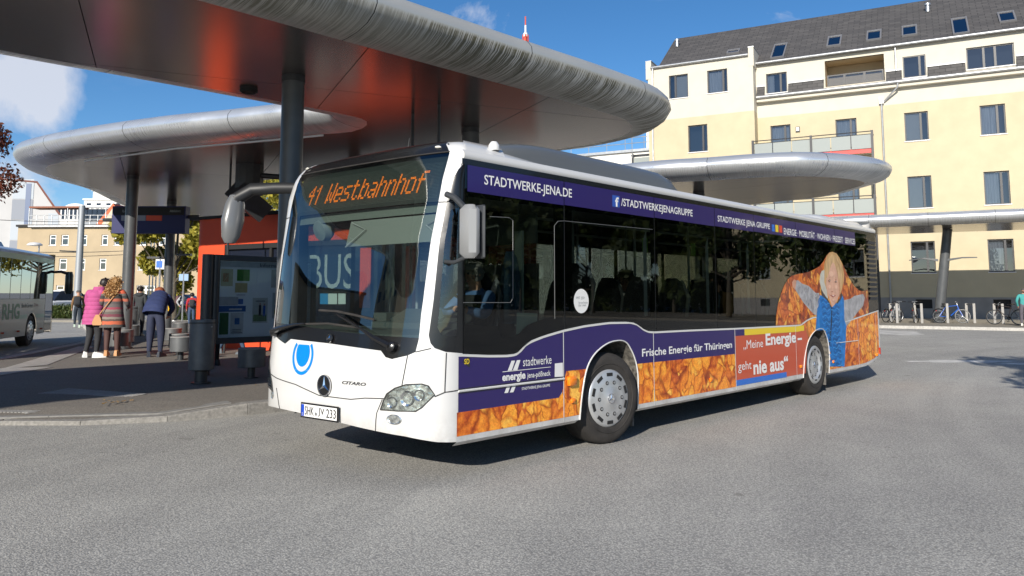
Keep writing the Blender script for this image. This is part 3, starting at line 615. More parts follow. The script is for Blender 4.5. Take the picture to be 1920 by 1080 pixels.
# slate apron strips between the attic windows
xs_ = [.45, 1.0, 2.48, 4.77, 8.44, 9.38, 10.79, 12.88, 15.49]
edges = [(.45, .98), (2.5, 4.75), (8.46, 9.36), (10.81, 12.86), (15.51, 17.9)]+[(19.45+4.4*i, 22.3+4.4*i) for i in range(5)]
for a, c in edges: uvquad([FP(a, .46, 15.2), FP(c, .46, 15.2), FP(c, .12, 15.92), FP(a, .12, 15.92)], [(a, 0), (c, 0), (c, .8), (a, .8)], 'slate_apron', M_slate, yb); mb = MB(); fbox(mb, FP, a, c, .10, .2, 15.92, 16.0); mb.build('flashing', M_sill, yb)
for a, b, c, d in [tw[0], tw[2], tw[3], tw[1]]: mb = MB(); fbox(mb, FP, a-.02, c+.02, .12, .47, 15.19, 15.22); mb.build('apron_ledge', M_frame, yb)
# roof, front slope and back slope, with roof windows and vents
uvquad([FP(-6.9, .35, 17.5), FP(56, .35, 17.5), FP(56, -6, 22.3), FP(-6.9, -6, 22.3)], [(-6.9, 0), (46, 0), (46, 7.9), (-6.9, 7.9)], 'roof', M_slate, yb)
uvquad([FP(56, -12.3, 17.5), FP(-6.9, -12.3, 17.5), FP(-6.9, -6, 22.3), FP(56, -6, 22.3)], [(0, 0), (63, 0), (63, 7.9), (0, 7.9)], 'roof', M_slate, yb)
mb = MB(); mb.tube([FP(.4, .42, 17.52), FP(56, .42, 17.52)], .09, 10); mb.build('gutter', M_zinc, yb, True)
mb = MB(); fbox(mb, FP, -6.9, 46, -12.0, -11.8, 0, 17.6); fbox(mb, FP, -6.9, -6.7, -11.8, -.0, 0, 17.6); mb.add([FP(-6.9, .3, 17.5), FP(-6.9, -12.3, 17.5), FP(-6.9, -6, 22.25)], [(0,1,2)]); mb.build('end_wall', M_cream, yb)
def onroof(s, z): return FP(s, .35-(z-17.5)/4.8*6.35, z)
UR = (FP(0, -6, 22.3)-FP(0, .35, 17.5)).normalized(); NR = FS.cross(UR); NR = NR if NR.z > 0 else -NR
import json as _j
M_rgl = glass_mat('roof_window_glass', (.10, .13, .20), 2.2, base=.10)
ROOFWIN = [(-1.5,19.3,.35),(1.8,18.6,1.3),(5.35,18.85,.93),(7.8,18.88,.88),(9.9,18.85,.9),(12.75,18.6,1.4),(15.3,18.88,.88),(18.5,18.7,.9),(22,18.8,.9)]
ROOFVENT = [(-6.3,21.1),(11.05,20.8)]
for (s, z, hh) in ROOFWIN:
    p = onroof(s, z); mb = MB()
    def fr2(a, n_, b, p=p): return p+FS*a+NR*n_+UR*b
    for (x0, x1, y0, y1) in ((-.45, -.36, -hh, hh), (.36, .45, -hh, hh), (-.36, .36, -hh, -hh+.1), (-.36, .36, hh-.1, hh)): fbox(mb, fr2, x0, x1, 0, .12, y0, y1)
    w_ = mb.build('roof_window', mat('roof_window_frame', (.22, .22, .23), .4, .3), yb)
    mb = MB(); mb.add([fr2(-.36, .06, -hh+.1), fr2(.36, .06, -hh+.1), fr2(.36, .06, hh-.1), fr2(-.36, .06, hh-.1)], [(0,1,2,3)]); mb.build('pane', M_rgl, w_)
    mb = MB(); mb.add([fr2(-.36, .01, -hh+.1), fr2(.36, .01, -hh+.1), fr2(.36, .01, hh-.1), fr2(-.36, .01, hh-.1)], [(0,1,2,3)]); mb.build('interior', M_room, w_)
for (s, z) in ROOFVENT:
    p = onroof(s, z); mb = MB(); mb.tube([p, p+Vector((0, 0, .45))], .13, 10); mb.tube([p+Vector((0, 0, .45)), p+Vector((0, 0, .58))], .2, 10); mb.build('roof_vent', M_zinc, yb, True)
# projecting wing at the left end
wh = [(-5.42, 15.58, -4.05, 17.26), (-2.7, 15.64, -1.32, 17.26), (-4.12, 11.63, -2.78, 13.53)]
wall('wing_wall', FP, -6.95, .4, 1.6, 14.12, 1.1, wh, M_yel, yb); wall('wing_upper_wall', FP, -6.95, .4, 14.12, 18.0, 1.1, wh, M_cream, yb)
for (a, b, c, d), sp, f in zip(wh, (-4.98, -1.62, -3.1), ((.35, 1, 0, 'b'), (0, .8, .0, 'c'), None)): window(FP, a, b, c, d, 1.1, yb, split=sp, fill=f)
for s_, m_, z0, z1 in ((.4, M_yel, 1.6, 14.12), (.4, M_cream, 14.12, 18.5), (-6.95, M_yel, 1.6, 14.12), (-6.95, M_cream, 14.12, 18.5)):
    mb = MB(); mb.add([FP(s_, 0, z0), FP(s_, 1.1, z0), FP(s_, 1.1, z1), FP(s_, 0, z1)], [(0,1,2,3)]); mb.build('wing_return', m_, yb)
for a_ in ((.12, .47), (-7.1, -6.7)): mb = MB(); fbox(mb, FP, *a_, -.9, 1.12, 17.2, 18.5); mb.build('parapet', M_cream, yb)
for a_ in ((.1, .49), (-7.12, -6.68)): mb = MB(); fbox(mb, FP, *a_, -.92, 1.14, 18.5, 18.56); mb.build('parapet_cap', M_zinc, yb)
uvquad([FP(-6.7, 1.3, 18.0), FP(.12, 1.3, 18.0), FP(.12, -.6, 18.5), FP(-6.7, -.6, 18.5)], [(0, 0), (7, 0), (7, 2), (0, 2)], 'wing_roof', M_slate, yb)
mb = MB(); mb.tube([FP(-6.7, 1.25, 17.98), FP(.12, 1.25, 17.98)], .09, 10); mb.build('gutter', M_zinc, yb, True)
mb = MB(); mb.tube([FP(-6.55, 1.25, 17.9), FP(-6.6, 1.2, 17.3), FP(-6.7, 1.17, 1.0)], .055, 8); mb.build('drainpipe', M_zinc, yb, True)
mb = MB(); mb.tube([FP(9.1, .52, 15.05), FP(9.1, .5, 14.8), FP(8.35, .15, 14.1), FP(8.12, .1, 13.9), FP(8.12, .09, .3)], .06, 8); mb.build('drainpipe', M_zinc, yb, True)
mb = MB(); fbox(mb, FP, 7.98, 8.26, .02, .22, 13.9, 14.35); mb.build('rain_head', M_sill, yb)
mb = MB(); mb.tube([FP(9.05, .25, 17.4), FP(9.05, .2, 15.9)], .06, 8); mb.build('drainpipe', M_zinc, yb, True)
mb = MB(); fbox(mb, FP, 2.86, 3.12, .01, .1, 12.6, 12.94); mb.build('wall_lamp', M_frame, yb); mb = MB(); fbox(mb, FP, 2.9, 3.08, .1, .13, 12.65, 12.89); mb.build('wall_lamp_glass', M_sill, yb)
# balconies: slab, red beam, posts, rails and frosted panes
M_frost = mat('frosted_balcony_glass', (.30, .32, .30), .18, .0, spec=.6)
M_red = mat('balcony_red_steel', (.55, .06, .05), .5)
for zb in (10.80, 6.75):
    B = bpy.data.objects.new('balcony', None); COL.objects.link(B); B.parent = yb
    mb = MB(); fbox(mb, FP, .25, 7.55, 0.01, 1.3, zb-.1, zb+.04); mb.build('slab', M_cream, B)
    mb = MB(); fbox(mb, FP, .25, 7.6, 1.3, 1.36, zb-.2, zb+.1); mb.build('edge_beam', M_red, B)
    mb = MB()
    for s in (.3, 3.95, 7.55): fbox(mb, FP, s-.07, s+.07, 1.36, 1.5, zb-1.2 if s > 7 else zb-.2, zb+1.2)
    mb.tube([FP(.3, 1.42, zb+1.15), FP(7.55, 1.42, zb+1.15)], .03, 6); mb.tube([FP(.3, 1.42, zb+.97), FP(7.55, 1.42, zb+.97)], .02, 6)
    mb.tube([FP(7.55, 1.42, zb+1.15), FP(7.55, .02, zb+1.15)], .03, 6); mb.build('railing', M_frame, B)
    for i in range(6):
        a = .4+i*1.19; mb = MB(); fbox(mb, FP, a, a+1.13, 1.40, 1.42, zb+.08, zb+.95); mb.build('pane', M_frost, B)
mb = MB(); 
for z0 in (.3,): mb.tube([FP(7.55, 1.43, 0.3), FP(7.55, 1.43, 10.7)], .07, 8); mb.tube([FP(3.95, 1.43, 0.3), FP(3.95, 1.43, 10.7)], .07, 8)
mb.build('balcony_post', M_frame, yb)
# neighbouring white block with roof rails, seen between canopy and yellow block
M_wht = mat('render_white', (.70, .69, .66), .9, var=.06, vscale=1)
nb = thing('white_building', 'low white block with thin roof railings beside the yellow apartment block', 'building')
def bx(fr, name, m, parent, *d): mb = MB(); fbox(mb, fr, *d); return mb.build(name, m, parent)
bx(FP, 'wall', M_wht, nb, -26, -7.3, -16, -4, 0, 13.0)
bx(FP, 'roof', M_zinc, nb, -26.2, -7.2, -16.2, -3.8, 13.0, 13.2)
bx(FP, 'stair_tower', M_wht, nb, -9.6, -7.4, -12, -6.5, 13.2, 15.7)
mb = MB()
for zz in (13.7, 14.15): mb.tube([FP(-26, -3.9, zz), FP(-7.4, -3.9, zz)], .03, 5)
for i in range(13): mb.tube([FP(-26+i*1.55, -3.9, 13.1), FP(-26+i*1.55, -3.9, 14.2)], .025, 5)
mb.tube([FP(-9.9, -3.8, 12.5), FP(-9.9, -3.8, 16.5)], .03, 5); mb.tube([FP(-7.9, -3.8, 12.5), FP(-7.9, -3.8, 16.8)], .03, 5)
mb.build('roof_railing', M_zinc, nb)
B = bpy.data.objects.new('balcony', None); COL.objects.link(B); B.parent = nb
mb = MB(); fbox(mb, FP, -9.9, -7.3, -3.9, -3.85, 11.5, 12.5); mb.build('pane', M_frost, B)
mb = MB(); fbox(mb, FP, -9.95, -9.8, -3.95, -3.8, 11.2, 12.8); fbox(mb, FP, -8.0, -7.85, -3.95, -3.8, 11.2, 12.8); mb.tube([FP(-10, -3.85, 12.7), FP(-7.3, -3.85, 12.7)], .05, 6); mb.build('railing', M_frame, B)
# ------------------------------------------------------------------ red kiosk on the platform
M_redk = mat('kiosk_orange_render', (.68, .075, .022), .55, var=.05, vscale=2)
M_kglass = mat('kiosk_dark_glass', (.012, .016, .03), .06, spec=.8)
kz = .17
K0 = Vector((6.27, 16.9, 0)); K1 = Vector((7.05, 13.4, 0)); K2 = Vector((7.85, 8.6, 0))
kio = thing('station_kiosk', 'orange red service kiosk with rounded corner and dark glazed band under the canopy', 'kiosk')
kd = (K1-K0).normalized(); kn = Vector((-kd.y, kd.x, 0)); kn = kn if kn.x < 0 else -kn
def KF(s, n, z): return K0+kd*s+kn*n+Vector((0, 0, z+kz))
oh = [(1.35, .42, 8.7, 2.85)]
wall('wall', KF, .45, 9.0, 0, 3.6, 0, oh, M_redk, kio, depth=.12)
mb = MB(); cr_ = []
for k in range(13):
    an = math.pi/2*k/12; cr_.append((.45-.45*math.sin(an), -.45+.45*math.cos(an)))
mb.rings([[KF(a, b, 0) for a, b in cr_], [KF(a, b, 3.6) for a, b in cr_]], caps=False, closed=False)
mb.add([KF(0, -.45, 0), KF(0, -4, 0), KF(0, -4, 3.6), KF(0, -.45, 3.6)], [(0,1,2,3)]); mb.add([KF(9, 0, 0), KF(9, -4, 0), KF(9, -4, 3.6), KF(9, 0, 3.6)], [(0,1,2,3)]); mb.add([KF(9, -4, 0), KF(0, -4, 0), KF(0, -4, 3.6), KF(9, -4, 3.6)], [(0,1,2,3)])
mb.build('rounded_corner', M_redk, kio, True)
mb = MB(); fbox(mb, KF, -.06, 9.06, -4.06, .06, 3.6, 3.68); mb.build('roof', M_black, kio)
M_moss = mat('roof_sedum', (.06, .065, .02), .95, var=.5, vscale=12, bump=1, bscale=30)
mb = MB(); mb.rings([[KF(a, b, 3.68) for a, b in ((.3, -.3), (8.7, -.3), (8.7, -3.6), (.3, -3.6))], [KF(a, b, 3.8) for a, b in ((.6, -.6), (8.4, -.6), (8.4, -3.2), (.6, -3.2))]]); mb.build('roof_planting', M_moss, kio)
mb = MB(); mb.add([KF(1.35, -.1, .42), KF(8.7, -.1, .42), KF(8.7, -.1, 2.85), KF(1.35, -.1, 2.85)], [(3,2,1,0)]); gl = mb.build('window', M_kglass, kio)
mb = MB()
for s in (1.37, 3.1, 4.35, 6.9, 8.66): fbox(mb, KF, s-.04, s+.04, -.09, -.02, .42, 2.85)
fbox(mb, KF, 1.35, 8.7, -.095, -.01, 2.72, 2.85); mb.build('window_frame', M_black, kio)
M_ltr = mat('white_lettering', (.33, .37, .36), .5, emit=(.7, .95, .85), es=.0)
text_mesh('BUS', lambda u, v: KF(u, -.085, v), (4.45, 1.62, 5.95, 2.5), M_ltr, 'lettering', kio)
for a in (6.15, 7.55): mb = MB(); fbox(mb, KF, a, a+.34, -.08, -.05, 1.15, 2.62); mb.build('orange_stripe', M_redk, kio)
# ------------------------------------------------------------------ information board, bins, drum seats
ib = thing('information_board', 'dark framed timetable and information board behind the litter bin', 'notice board', (2.73, 8.97, .16))
bd = Vector((1.0, -.02, 0)); bn = Vector((-.02, -1.0, 0))
def BF(s, n, z): return bd*s+bn*n+Vector((0, 0, z))
mb = MB(); mb.tube([(0, 0, 0), (0, 0, 2.2)], .10, 20); mb.tube([BF(.16, 0, .62), BF(.16, 0, 2.2)], .07, 12); mb.build('post', M_dark, ib, True)
mb = MB(); fbox(mb, BF, .12, 2.3, -.07, .05, .55, .66); fbox(mb, BF, .12, 2.3, -.07, .05, 2.1, 2.2); fbox(mb, BF, .12, .22, -.07, .05, .66, 2.1); fbox(mb, BF, 2.2, 2.3, -.07, .05, .66, 2.1); fbox(mb, BF, .12, 2.3, -.09, -.07, .55, 2.2); mb.tube([BF(2.2, 0, 0), BF(2.2, 0, .6)], .05, 12); mb.build('frame', M_dark, ib)
M_pap = mat('notice_backing', (.78, .82, .84), .7)
mb = MB(); mb.add([BF(.22, 0, .66), BF(2.2, 0, .66), BF(2.2, 0, 2.1), BF(.22, 0, 2.1)], [(0,1,2,3)]); mb.build('backing', M_pap, ib)
def bp_(nm, a, b, c, d, col, k=1): mb = MB(); mb.add([BF(a, .004*k, b), BF(c, .004*k, b), BF(c, .004*k, d), BF(a, .004*k, d)], [(0,1,2,3)]); return mb.build(nm, mat('print_'+'_'.join('%d' % (x*100) for x in col), col, .6, var=.12, vscale=12), ib)
bp_('header', .24, 1.98, 2.18, 2.08, (.48, .52, .52))
text_mesh('Information', lambda u, v: BF(u, .009, v), (1.05, 1.995, 1.62, 2.065), mat('print_black', (.03, .03, .03), .6), 'lettering', ib)
for a in [(.26, 1.62, .50, 1.94, (.45, .42, .30)), (.30, 1.7, .42, 1.86, (.5, .12, .05)), (.58, 1.72, .84, 1.94, (.08, .25, .04)), (.55, 1.5, .8, 1.68, (.5, .42, .22)), (.24, 1.26, .62, 1.42, (.45, .46, .48)), (.24, 1.14, .78, 1.25, (.04, .12, .35)), (.26, .72, .44, 1.12, (.06, .16, .06)), (.48, .72, .74, 1.12, (.55, .57, .58)), (.92, .92, 1.24, 1.4, (.50, .53, .52)), (.94, .95, 1.22, 1.08, (.08, .22, .07)), (1.3, 1.6, 2.1, 1.95, (.50, .50, .48)), (1.34, 1.0, 1.62, 1.5, (.42, .44, .46)), (1.38, 1.05, 1.55, 1.16, (.35, .38, .08)), (1.68, .75, 2.12, 1.5, (.48, .5, .52))]: bp_('poster', *a)
for a in [(1.05, 1.06, 1.10, 1.26, (.03, .03, .04)), (1.14, 1.05, 1.19, 1.25, (.03, .12, .45)), (1.06, 1.26, 1.09, 1.30, (.4, .25, .18)), (1.15, 1.25, 1.18, 1.29, (.4, .25, .18)), (.56, .9, .66, 1.02, (.05, .15, .4)), (.52, .8, .7, .81, (.1, .1, .1)), (.52, .77, .7, .78, (.1, .1, .1)), (.5, .74, .72, .75, (.02, .02, .02)), (.98, 1.33, 1.18, 1.345, (.1, .1, .1)), (.58, 1.45, .76, 1.46, (.1, .1, .3)), (1.4, 1.38, 1.5, 1.39, (.05, .05, .05)), (1.4, 1.3, 1.5, 1.31, (.05, .05, .05)), (.44, 1.17, .7, 1.20, (.6, .62, .65)), (.62, 1.28, .72, 1.38, (.06, .15, .42))]: bp_('print', *a, k=2)
mb = MB(); mb.add([BF(.2, .045, .64), BF(2.22, .045, .64), BF(2.22, .045, 2.12), BF(.2, .045, 2.12)], [(0,1,2,3)]); mb.build('pane', glass_mat('board_pane', (.92, .95, .95), 1.3, .01, base=.02), ib)
def bin_(loc, lab):
    t = thing('litter_bin', lab, 'litter bin', loc, group='round litter bins')
    mb = MB(); mb.tube([(0, 0, 0), (0, 0, .25)], .10, 20); mb.tube([(0, 0, 0), (0, 0, .02)], .16, 20); mb.build('foot', M_dark, t, True)
    mb = MB(); mb.lathe([(.0, .21), (.15, .21), (.205, .23), (.205, 1.03), (.20, 1.045), (.185, 1.045), (.18, .95), (0, .95)], n=36, caps=False); mb.build('drum', M_binp, t, True)
    mb = MB(); mb.lathe([(.012, 0), (.012, .01)], (.05, -.205, .93), AX, 10); mb.build('lock', M_zinc, t)
    mb = MB(); mb.lathe([(.2065, .98), (.2085, .985), (.2085, 1.0), (.2065, 1.005)], n=36, caps=False); mb.build('rim_band', M_dark, t, True)
    return t
M_binp = mat('bin_grey_paint', (.11, .115, .12), .45, .2, var=.2, vscale=5)
bin_((2.04, 7.71, .155), 'dark cylindrical litter bin on a short foot in front of the information board')
q = W(-12.85, 27.0, .15); bin_(q, 'sunlit grey cylindrical litter bin between the striped dress and the bending woman')
def drum(loc, lab):
    t = thing('drum_seat', lab, 'seat', loc, random.uniform(0, 3), group='round drum seats on the platform')
    mb = MB(); mb.tube([(0, 0, 0), (0, 0, .22)], .065, 16); mb.tube([(0, 0, 0), (0, 0, .015)], .12, 16); mb.build('foot', M_dark, t, True)
    mb = MB(); mb.lathe([(0, .19), (.225, .19), (.235, .20), (.235, .50), (.225, .51)], n=36, caps=False); mb.build('drum', M_binp, t, True)
    mb = MB(); mb.lathe([(0, .525), (.23, .525), (.238, .515), (.238, .505), (0, .505)], n=36, caps=False); mb.build('seat', mat('seat_top_grey', (.22, .22, .215), .6, var=.15, vscale=6), t, True)
drum((3.08, 7.93, .155), 'dark round drum seat on a thin foot close to the front corner of the bus')
for (px, d, lb) in ((342.5, 19.3, 'grey drum seat just left of the litter bin, nearest of its cluster'), (330, 22.3, 'grey drum seat with sunlit top, in the middle of the cluster by the column'), (344, 26.5, 'grey drum seat farthest back of the cluster by the column'), (346, 18.0, 'grey drum seat mostly hidden behind the dark litter bin'),
                    (229, 19.8, 'drum seat nearest the striped dress, with orange glow on its side'), (241, 21.5, 'middle drum seat of the row behind the striped dress'), (253, 24.5, 'farthest drum seat of the row behind the striped dress')):
    drum(W((px-960)/1487*d, d, .15), lb)
# hanging departure display between the two grey columns
M_navy = mat('display_navy', (.006, .010, .09), .6)
t = thing('departure_display', 'dark blue hanging departure display between the two grey columns', 'display', W(-11.7, 25.6, 0))
def DF(s, n, z): return rv*s-fv*n+Vector((0, 0, z))
bx(DF, 'casing', M_navy, t, -1.1, 1.25, 0, .35, 3.55, 4.42); bx(DF, 'screen', M_black, t, -1.05, 1.2, .35, .37, 4.13, 4.38); bx(DF, 'stripe', M_redk, t, .0, .5, .35, .365, 3.95, 4.12); bx(DF, 'stripe', mat('display_grey', (.2, .22, .28), .4), t, -.8, -.02, .35, .363, 3.95, 4.12)
text_mesh('Linie', lambda u, v: DF(u, .385, v), (-.75, 4.22, -.5, 4.30), M_ltr, 'lettering', t); text_mesh('Abfahrt', lambda u, v: DF(u, .385, v), (.75, 4.22, 1.1, 4.30), M_ltr, 'lettering', t)
mb = MB(); mb.tube([DF(-1.5, .1, 4.0), DF(-1.1, .1, 4.0)], .06, 8); mb.tube([DF(1.25, .1, 4.1), DF(1.6, .1, 4.1)], .06, 8); mb.build('bracket', M_dark, t)
# small yellow button box on the second column
t = thing('button_box', 'small yellow button box fixed to the grey column by the bending woman', 'button box', (8.04, 22.14, 1.15))
mb = MB(); mb.box((.03, -.2, .12), (.16, .14, .36), bev=.03); mb.build('casing', mat('box_yellow', (.75, .42, .01), .5), t)
t = thing('spotlight_arms', 'dark spotlight arms sticking out from the second grey column', 'lamp', (8.04, 22.14, 0))
for sg in (-1, 1): mb = MB(); mb.box(tuple(rv*sg*.5+Vector((0, 0, 3.0+.05*sg))), (.5, .14, .07), Matrix.Rotation(R(YAW-90), 3, 'Z')); mb.build('lamp_head', M_dark, t)
# loudspeaker-like dark roof light boxes hanging under the canopy
t = thing('ceiling_projector', 'angular dark steel box hanging under the canopy above the right hand mirror', 'lamp', (5.9, 13.2, 4.35))
mb = MB(); M_ = Matrix.Rotation(R(35), 3, 'Y') @ Matrix.Rotation(R(20), 3, 'X'); mb.box((0, 0, -.35), (.9, .75, .5), M_); mb.build('housing', M_dark, t); mb = MB(); mb.tube([(0, 0, .55), (0, 0, -.2)], .35, 12); mb.build('stem', M_dark, t); mb = MB(); mb.tube([(0, -.1, .3), (1.4, -1.2, .2), (2.4, -1.9, .1)], .07, 8); mb.build('arm', M_dark, t)
# ------------------------------------------------------------------ backdrop left
M_bei = mat('render_beige', (.42, .335, .22), .9, var=.08, vscale=.6)
def frame(a0, b0, ang):      # a frame in the view plan: s rightwards turned by ang
    ca, sa = math.cos(R(ang)), math.sin(R(ang)); S_ = rv*ca+fv*sa; N_ = rv*sa-fv*ca; O_ = W(a0, b0)
    return lambda s, n, z: O_+S_*s+N_*n+Vector((0, 0, z))
def px2(x, d): return (x-960)/1487*d
t = thing('beige_building', 'beige three storey house with railed roof terrace and white framed windows', 'building')
F1 = frame(px2(58, 95), 95, -2); F0_ = F1
ww = []
for x0_, x1_ in ((91, 104), (114, 128), (152, 163), (191, 203), (215, 228), (264, 277), (300, 313)): ww.append((px2(x0_, 95)-px2(58, 95), 7.35, px2(x1_, 95)-px2(58, 95), 8.65))
for x0_, x1_ in ((112, 127), (151, 162), (189, 202), (263, 283), (318, 332)): ww.append((px2(x0_, 95)-px2(58, 95), 4.4, px2(x1_, 95)-px2(58, 95), 5.8))
for x0_, x1_ in ((109, 124), (189, 204), (262, 296), (318, 332)): ww.append((px2(x0_, 95)-px2(58, 95), 1.0, px2(x1_, 95)-px2(58, 95), 2.6))
wall('wall', F1, 0, 30, 0, 9.6, 0, ww, M_bei, t, depth=.2)
bx(F1, 'side_wall', M_bei, t, -1.8, 0, -12, -.01, 0, 9.9); bx(F1, 'roof', M_black, t, -1.9, 30.2, -12, .3, 9.6, 9.85); bx(F1, 'gutter', M_zinc, t, -.3, 30.3, .3, .5, 9.55, 9.75)
for w_ in ww: window(F1, *w_, 0, t, split=None if w_[2]-w_[0] < 1 else (w_[0]+w_[2])/2, frm=M_framew, fw=.13, hbar=w_[1]+(w_[3]-w_[1])*.66)
mb = MB()
for zz in (10.6, 11.1): mb.tube([F1(-1.2, -1, zz), F1(17, -1, zz)], .05, 5)
for i in range(20): mb.tube([F1(-1.2+i*.95, -1, 9.8), F1(-1.2+i*.95, -1, 12.0 if i % 5 == 0 else 11.1)], .05, 5)
mb.build('terrace_railing', M_zinc, t)
bx(F1, 'pergola', mat('awning_brown', (.25, .1, .06), .8), t, -1.2, 5, -3, -.9, 12.0, 12.2)
mb = MB(); mb.rings([[F1(a, b, z) for a, b in ((14, -5), (17.5, -5), (17.5, -1.2), (14, -1.2))] for z in (9.8, 12.9)]); mb.build('terrace_room', M_dark, t)
mb = MB(); mb.add([F1(17.5, -1, 9.8), F1(20.5, -1, 9.8), F1(18, -1, 13), F1(17.5, -5, 9.8), F1(20.5, -5, 9.8), F1(18, -5, 13)], [(0,1,2), (1,4,5,2), (3,5,4)]); mb.build('stair_roof', M_dark, t)
t = thing('panel_building', 'tall pale grey apartment slab with grey chequered stripe at far left', 'building')
_o2 = W(px2(-160, 125), 125); _sd = Vector((_o2.x-CAM.x, _o2.y-CAM.y, 0)).normalized(); _sd = (_sd+fv*.12-rv*.12).normalized(); _s2 = frame(0, 0, 4)(1, 0, 0)-frame(0, 0, 4)(0, 0, 0)
F2 = lambda s, n, z: _o2+_s2*s-_sd*n+Vector((0, 0, z))
M_pg = mat('panel_grey', (.46, .46, .46), .9, var=.05, vscale=.4); M_pg2 = mat('panel_blue_grey', (.26, .28, .32), .9); M_pg3 = mat('panel_pale_blue', (.42, .46, .50), .9)
mb = MB(); prof = [(0, 0), (21.6, 0), (21.6, 14.2), (17.8, 19.4), (11, 19.9), (0, 20.6)]
mb.rings([[F2(a, 0, z) for a, z in prof], [F2(a, -14, z) for a, z in prof]]); mb.build('wall', M_pg, t)
mb = MB(); mb.rings([[F2(a, .15, z) for a, z in ((21.9, 14.1), (17.9, 19.6), (11, 20.1), (0, 20.8), (0, 20.5), (11, 19.85), (17.75, 19.35), (21.6, 14.0))], [F2(a, -14, z) for a, z in ((21.9, 14.1), (17.9, 19.6), (11, 20.1), (0, 20.8), (0, 20.5), (11, 19.85), (17.75, 19.35), (21.6, 14.0))]]); mb.build('roof', mat('roof_edge_brown', (.16, .06, .045), .8), t)
for i in range(6): mb = MB(); fbox(mb, F2, 14.2, 17.4, .01, .08, i*3.3+.2, i*3.3+3.4); mb.build('facade_panel', M_pg2 if i % 2 == 0 else M_pg3, t)
mb = MB(); fbox(mb, F2, 16.2, 17.0, .09, .13, 0, 19.2); mb.build('stair_glazing', mat('stair_blue', (.10, .14, .24), .4), t)
bx(F2, 'facade_panel', M_pg3, t, 19.9, 21.5, .01, .06, 0, 14.4)
# white buildings on the rising ground beyond
def house(lab, name, x0, x1, ztop_px, d, m, roofm=None, dep=14, rows=(), wn=0, roof=None, cat='building', z0=0, ww=1.6, wh=1.6, ang=0):
    a0 = px2(x0, d); s1 = px2(x1, d)-a0; z1 = 1.55+(559-ztop_px)*d/1487
    t = thing(name, lab, cat); F_ = frame(a0, d, ang); bx(F_, 'wall', m, t, 0, s1, -dep, 0, z0, z1)
    for r_ in rows:
        zz = 1.55+(559-r_)*d/1487
        for i in range(wn):
            s = s1*(i+.5)/wn; mb = MB(); fbox(mb, F_, s-ww/2, s+ww/2, .02, .05, zz-wh/2, zz+wh/2); mb.build('window', M_kglass, t); mb = MB(); fbox(mb, F_, s-ww/2-.2, s+ww/2+.2, .01, .02, zz-wh/2-.2, zz+wh/2+.2); mb.build('window_frame', M_framew, t)
    bx(F_, 'roof', roofm or M_zinc, t, -.4, s1+.4, -dep-.3, .4, z1, z1+.5)
    return t, F_, s1, z1
house('distant white block highest on the hill behind the beige house', 'white_building', 168, 250, 366, 300, M_wht, rows=(385,), wn=4)
house('distant white block with a row of windows below the highest one', 'white_building', 152, 300, 383, 285, M_wht, rows=(393,), wn=8)
t, F_, s1, z1 = house('distant white hall with arched gable and arched windows', 'white_building', 102, 156, 400, 250, M_wht, rows=(408,), wn=7, ww=.9, wh=4)
mb = MB(); arc = [(2+s1*.8*(1-math.cos(math.pi*k/10))/2, z1+1.8*math.sin(math.pi*k/10)) for k in range(11)]; mb.rings([[F_(a, .1, z) for a, z in arc], [F_(a, -10, z) for a, z in arc]]); mb.build('arched_gable', M_wht, t)
house('long grey office wing with ribbon windows behind the terrace', 'office_building', 150, 262, 397, 200, mat('panel_office', (.30, .32, .34), .8), rows=(411,), wn=12, ww=1.6, wh=3)
t = thing('orange_roof_house', 'house with steep orange tiled roof and small dormers beside the column', 'building')
F3 = frame(px2(212, 120), 120, 0); M_ot = mat('orange_roof_tiles', (.50, .13, .055), .8, var=.2, vscale=2); bx(F3, 'wall', M_bei, t, 0, 22, -12, 0, 0, 10.5)
mb = MB(); mb.add([F3(-2, .6, 10.3), F3(23, .6, 10.3), F3(18, -6, 17.5), F3(5, -6, 17.5), F3(-2, -12, 10.3), F3(23, -12, 10.3)], [(0,1,2,3), (5,4,3,2), (4,0,3), (1,5,2)]); mb.build('roof', M_ot, t)
for s in (13.2, 16.5): mb = MB(); fbox(mb, F3, s, s+1.1, -3.4, -1.8, 12.4, 13.8); mb.build('dormer', M_framew, t)
mb = MB(); mb.add([F3(-1, 6, 9.8), F3(6.5, 6, 9.8), F3(2.6, 6, 14.6), F3(-1, -3, 9.8), F3(6.5, -3, 9.8), F3(2.6, -3, 14.6)], [(0,1,2), (1,4,5,2), (0,2,5,3)]); mb.build('gable_roof', M_ot, t)
mb = MB(); mb.add([F3(.2, 6.3, 9.8), F3(5.7, 6.3, 9.8), F3(2.7, 6.3, 13.8)], [(0,1,2)]); mb.add([F3(.2, 6.3, 9.8), F3(5.7, 6.3, 9.8), F3(5.7, 6.3, 0), F3(.2, 6.3, 0)], [(0,1,2,3)]); mb.build('gable_wall', mat('gable_cream', (.6, .5, .38), .9), t)
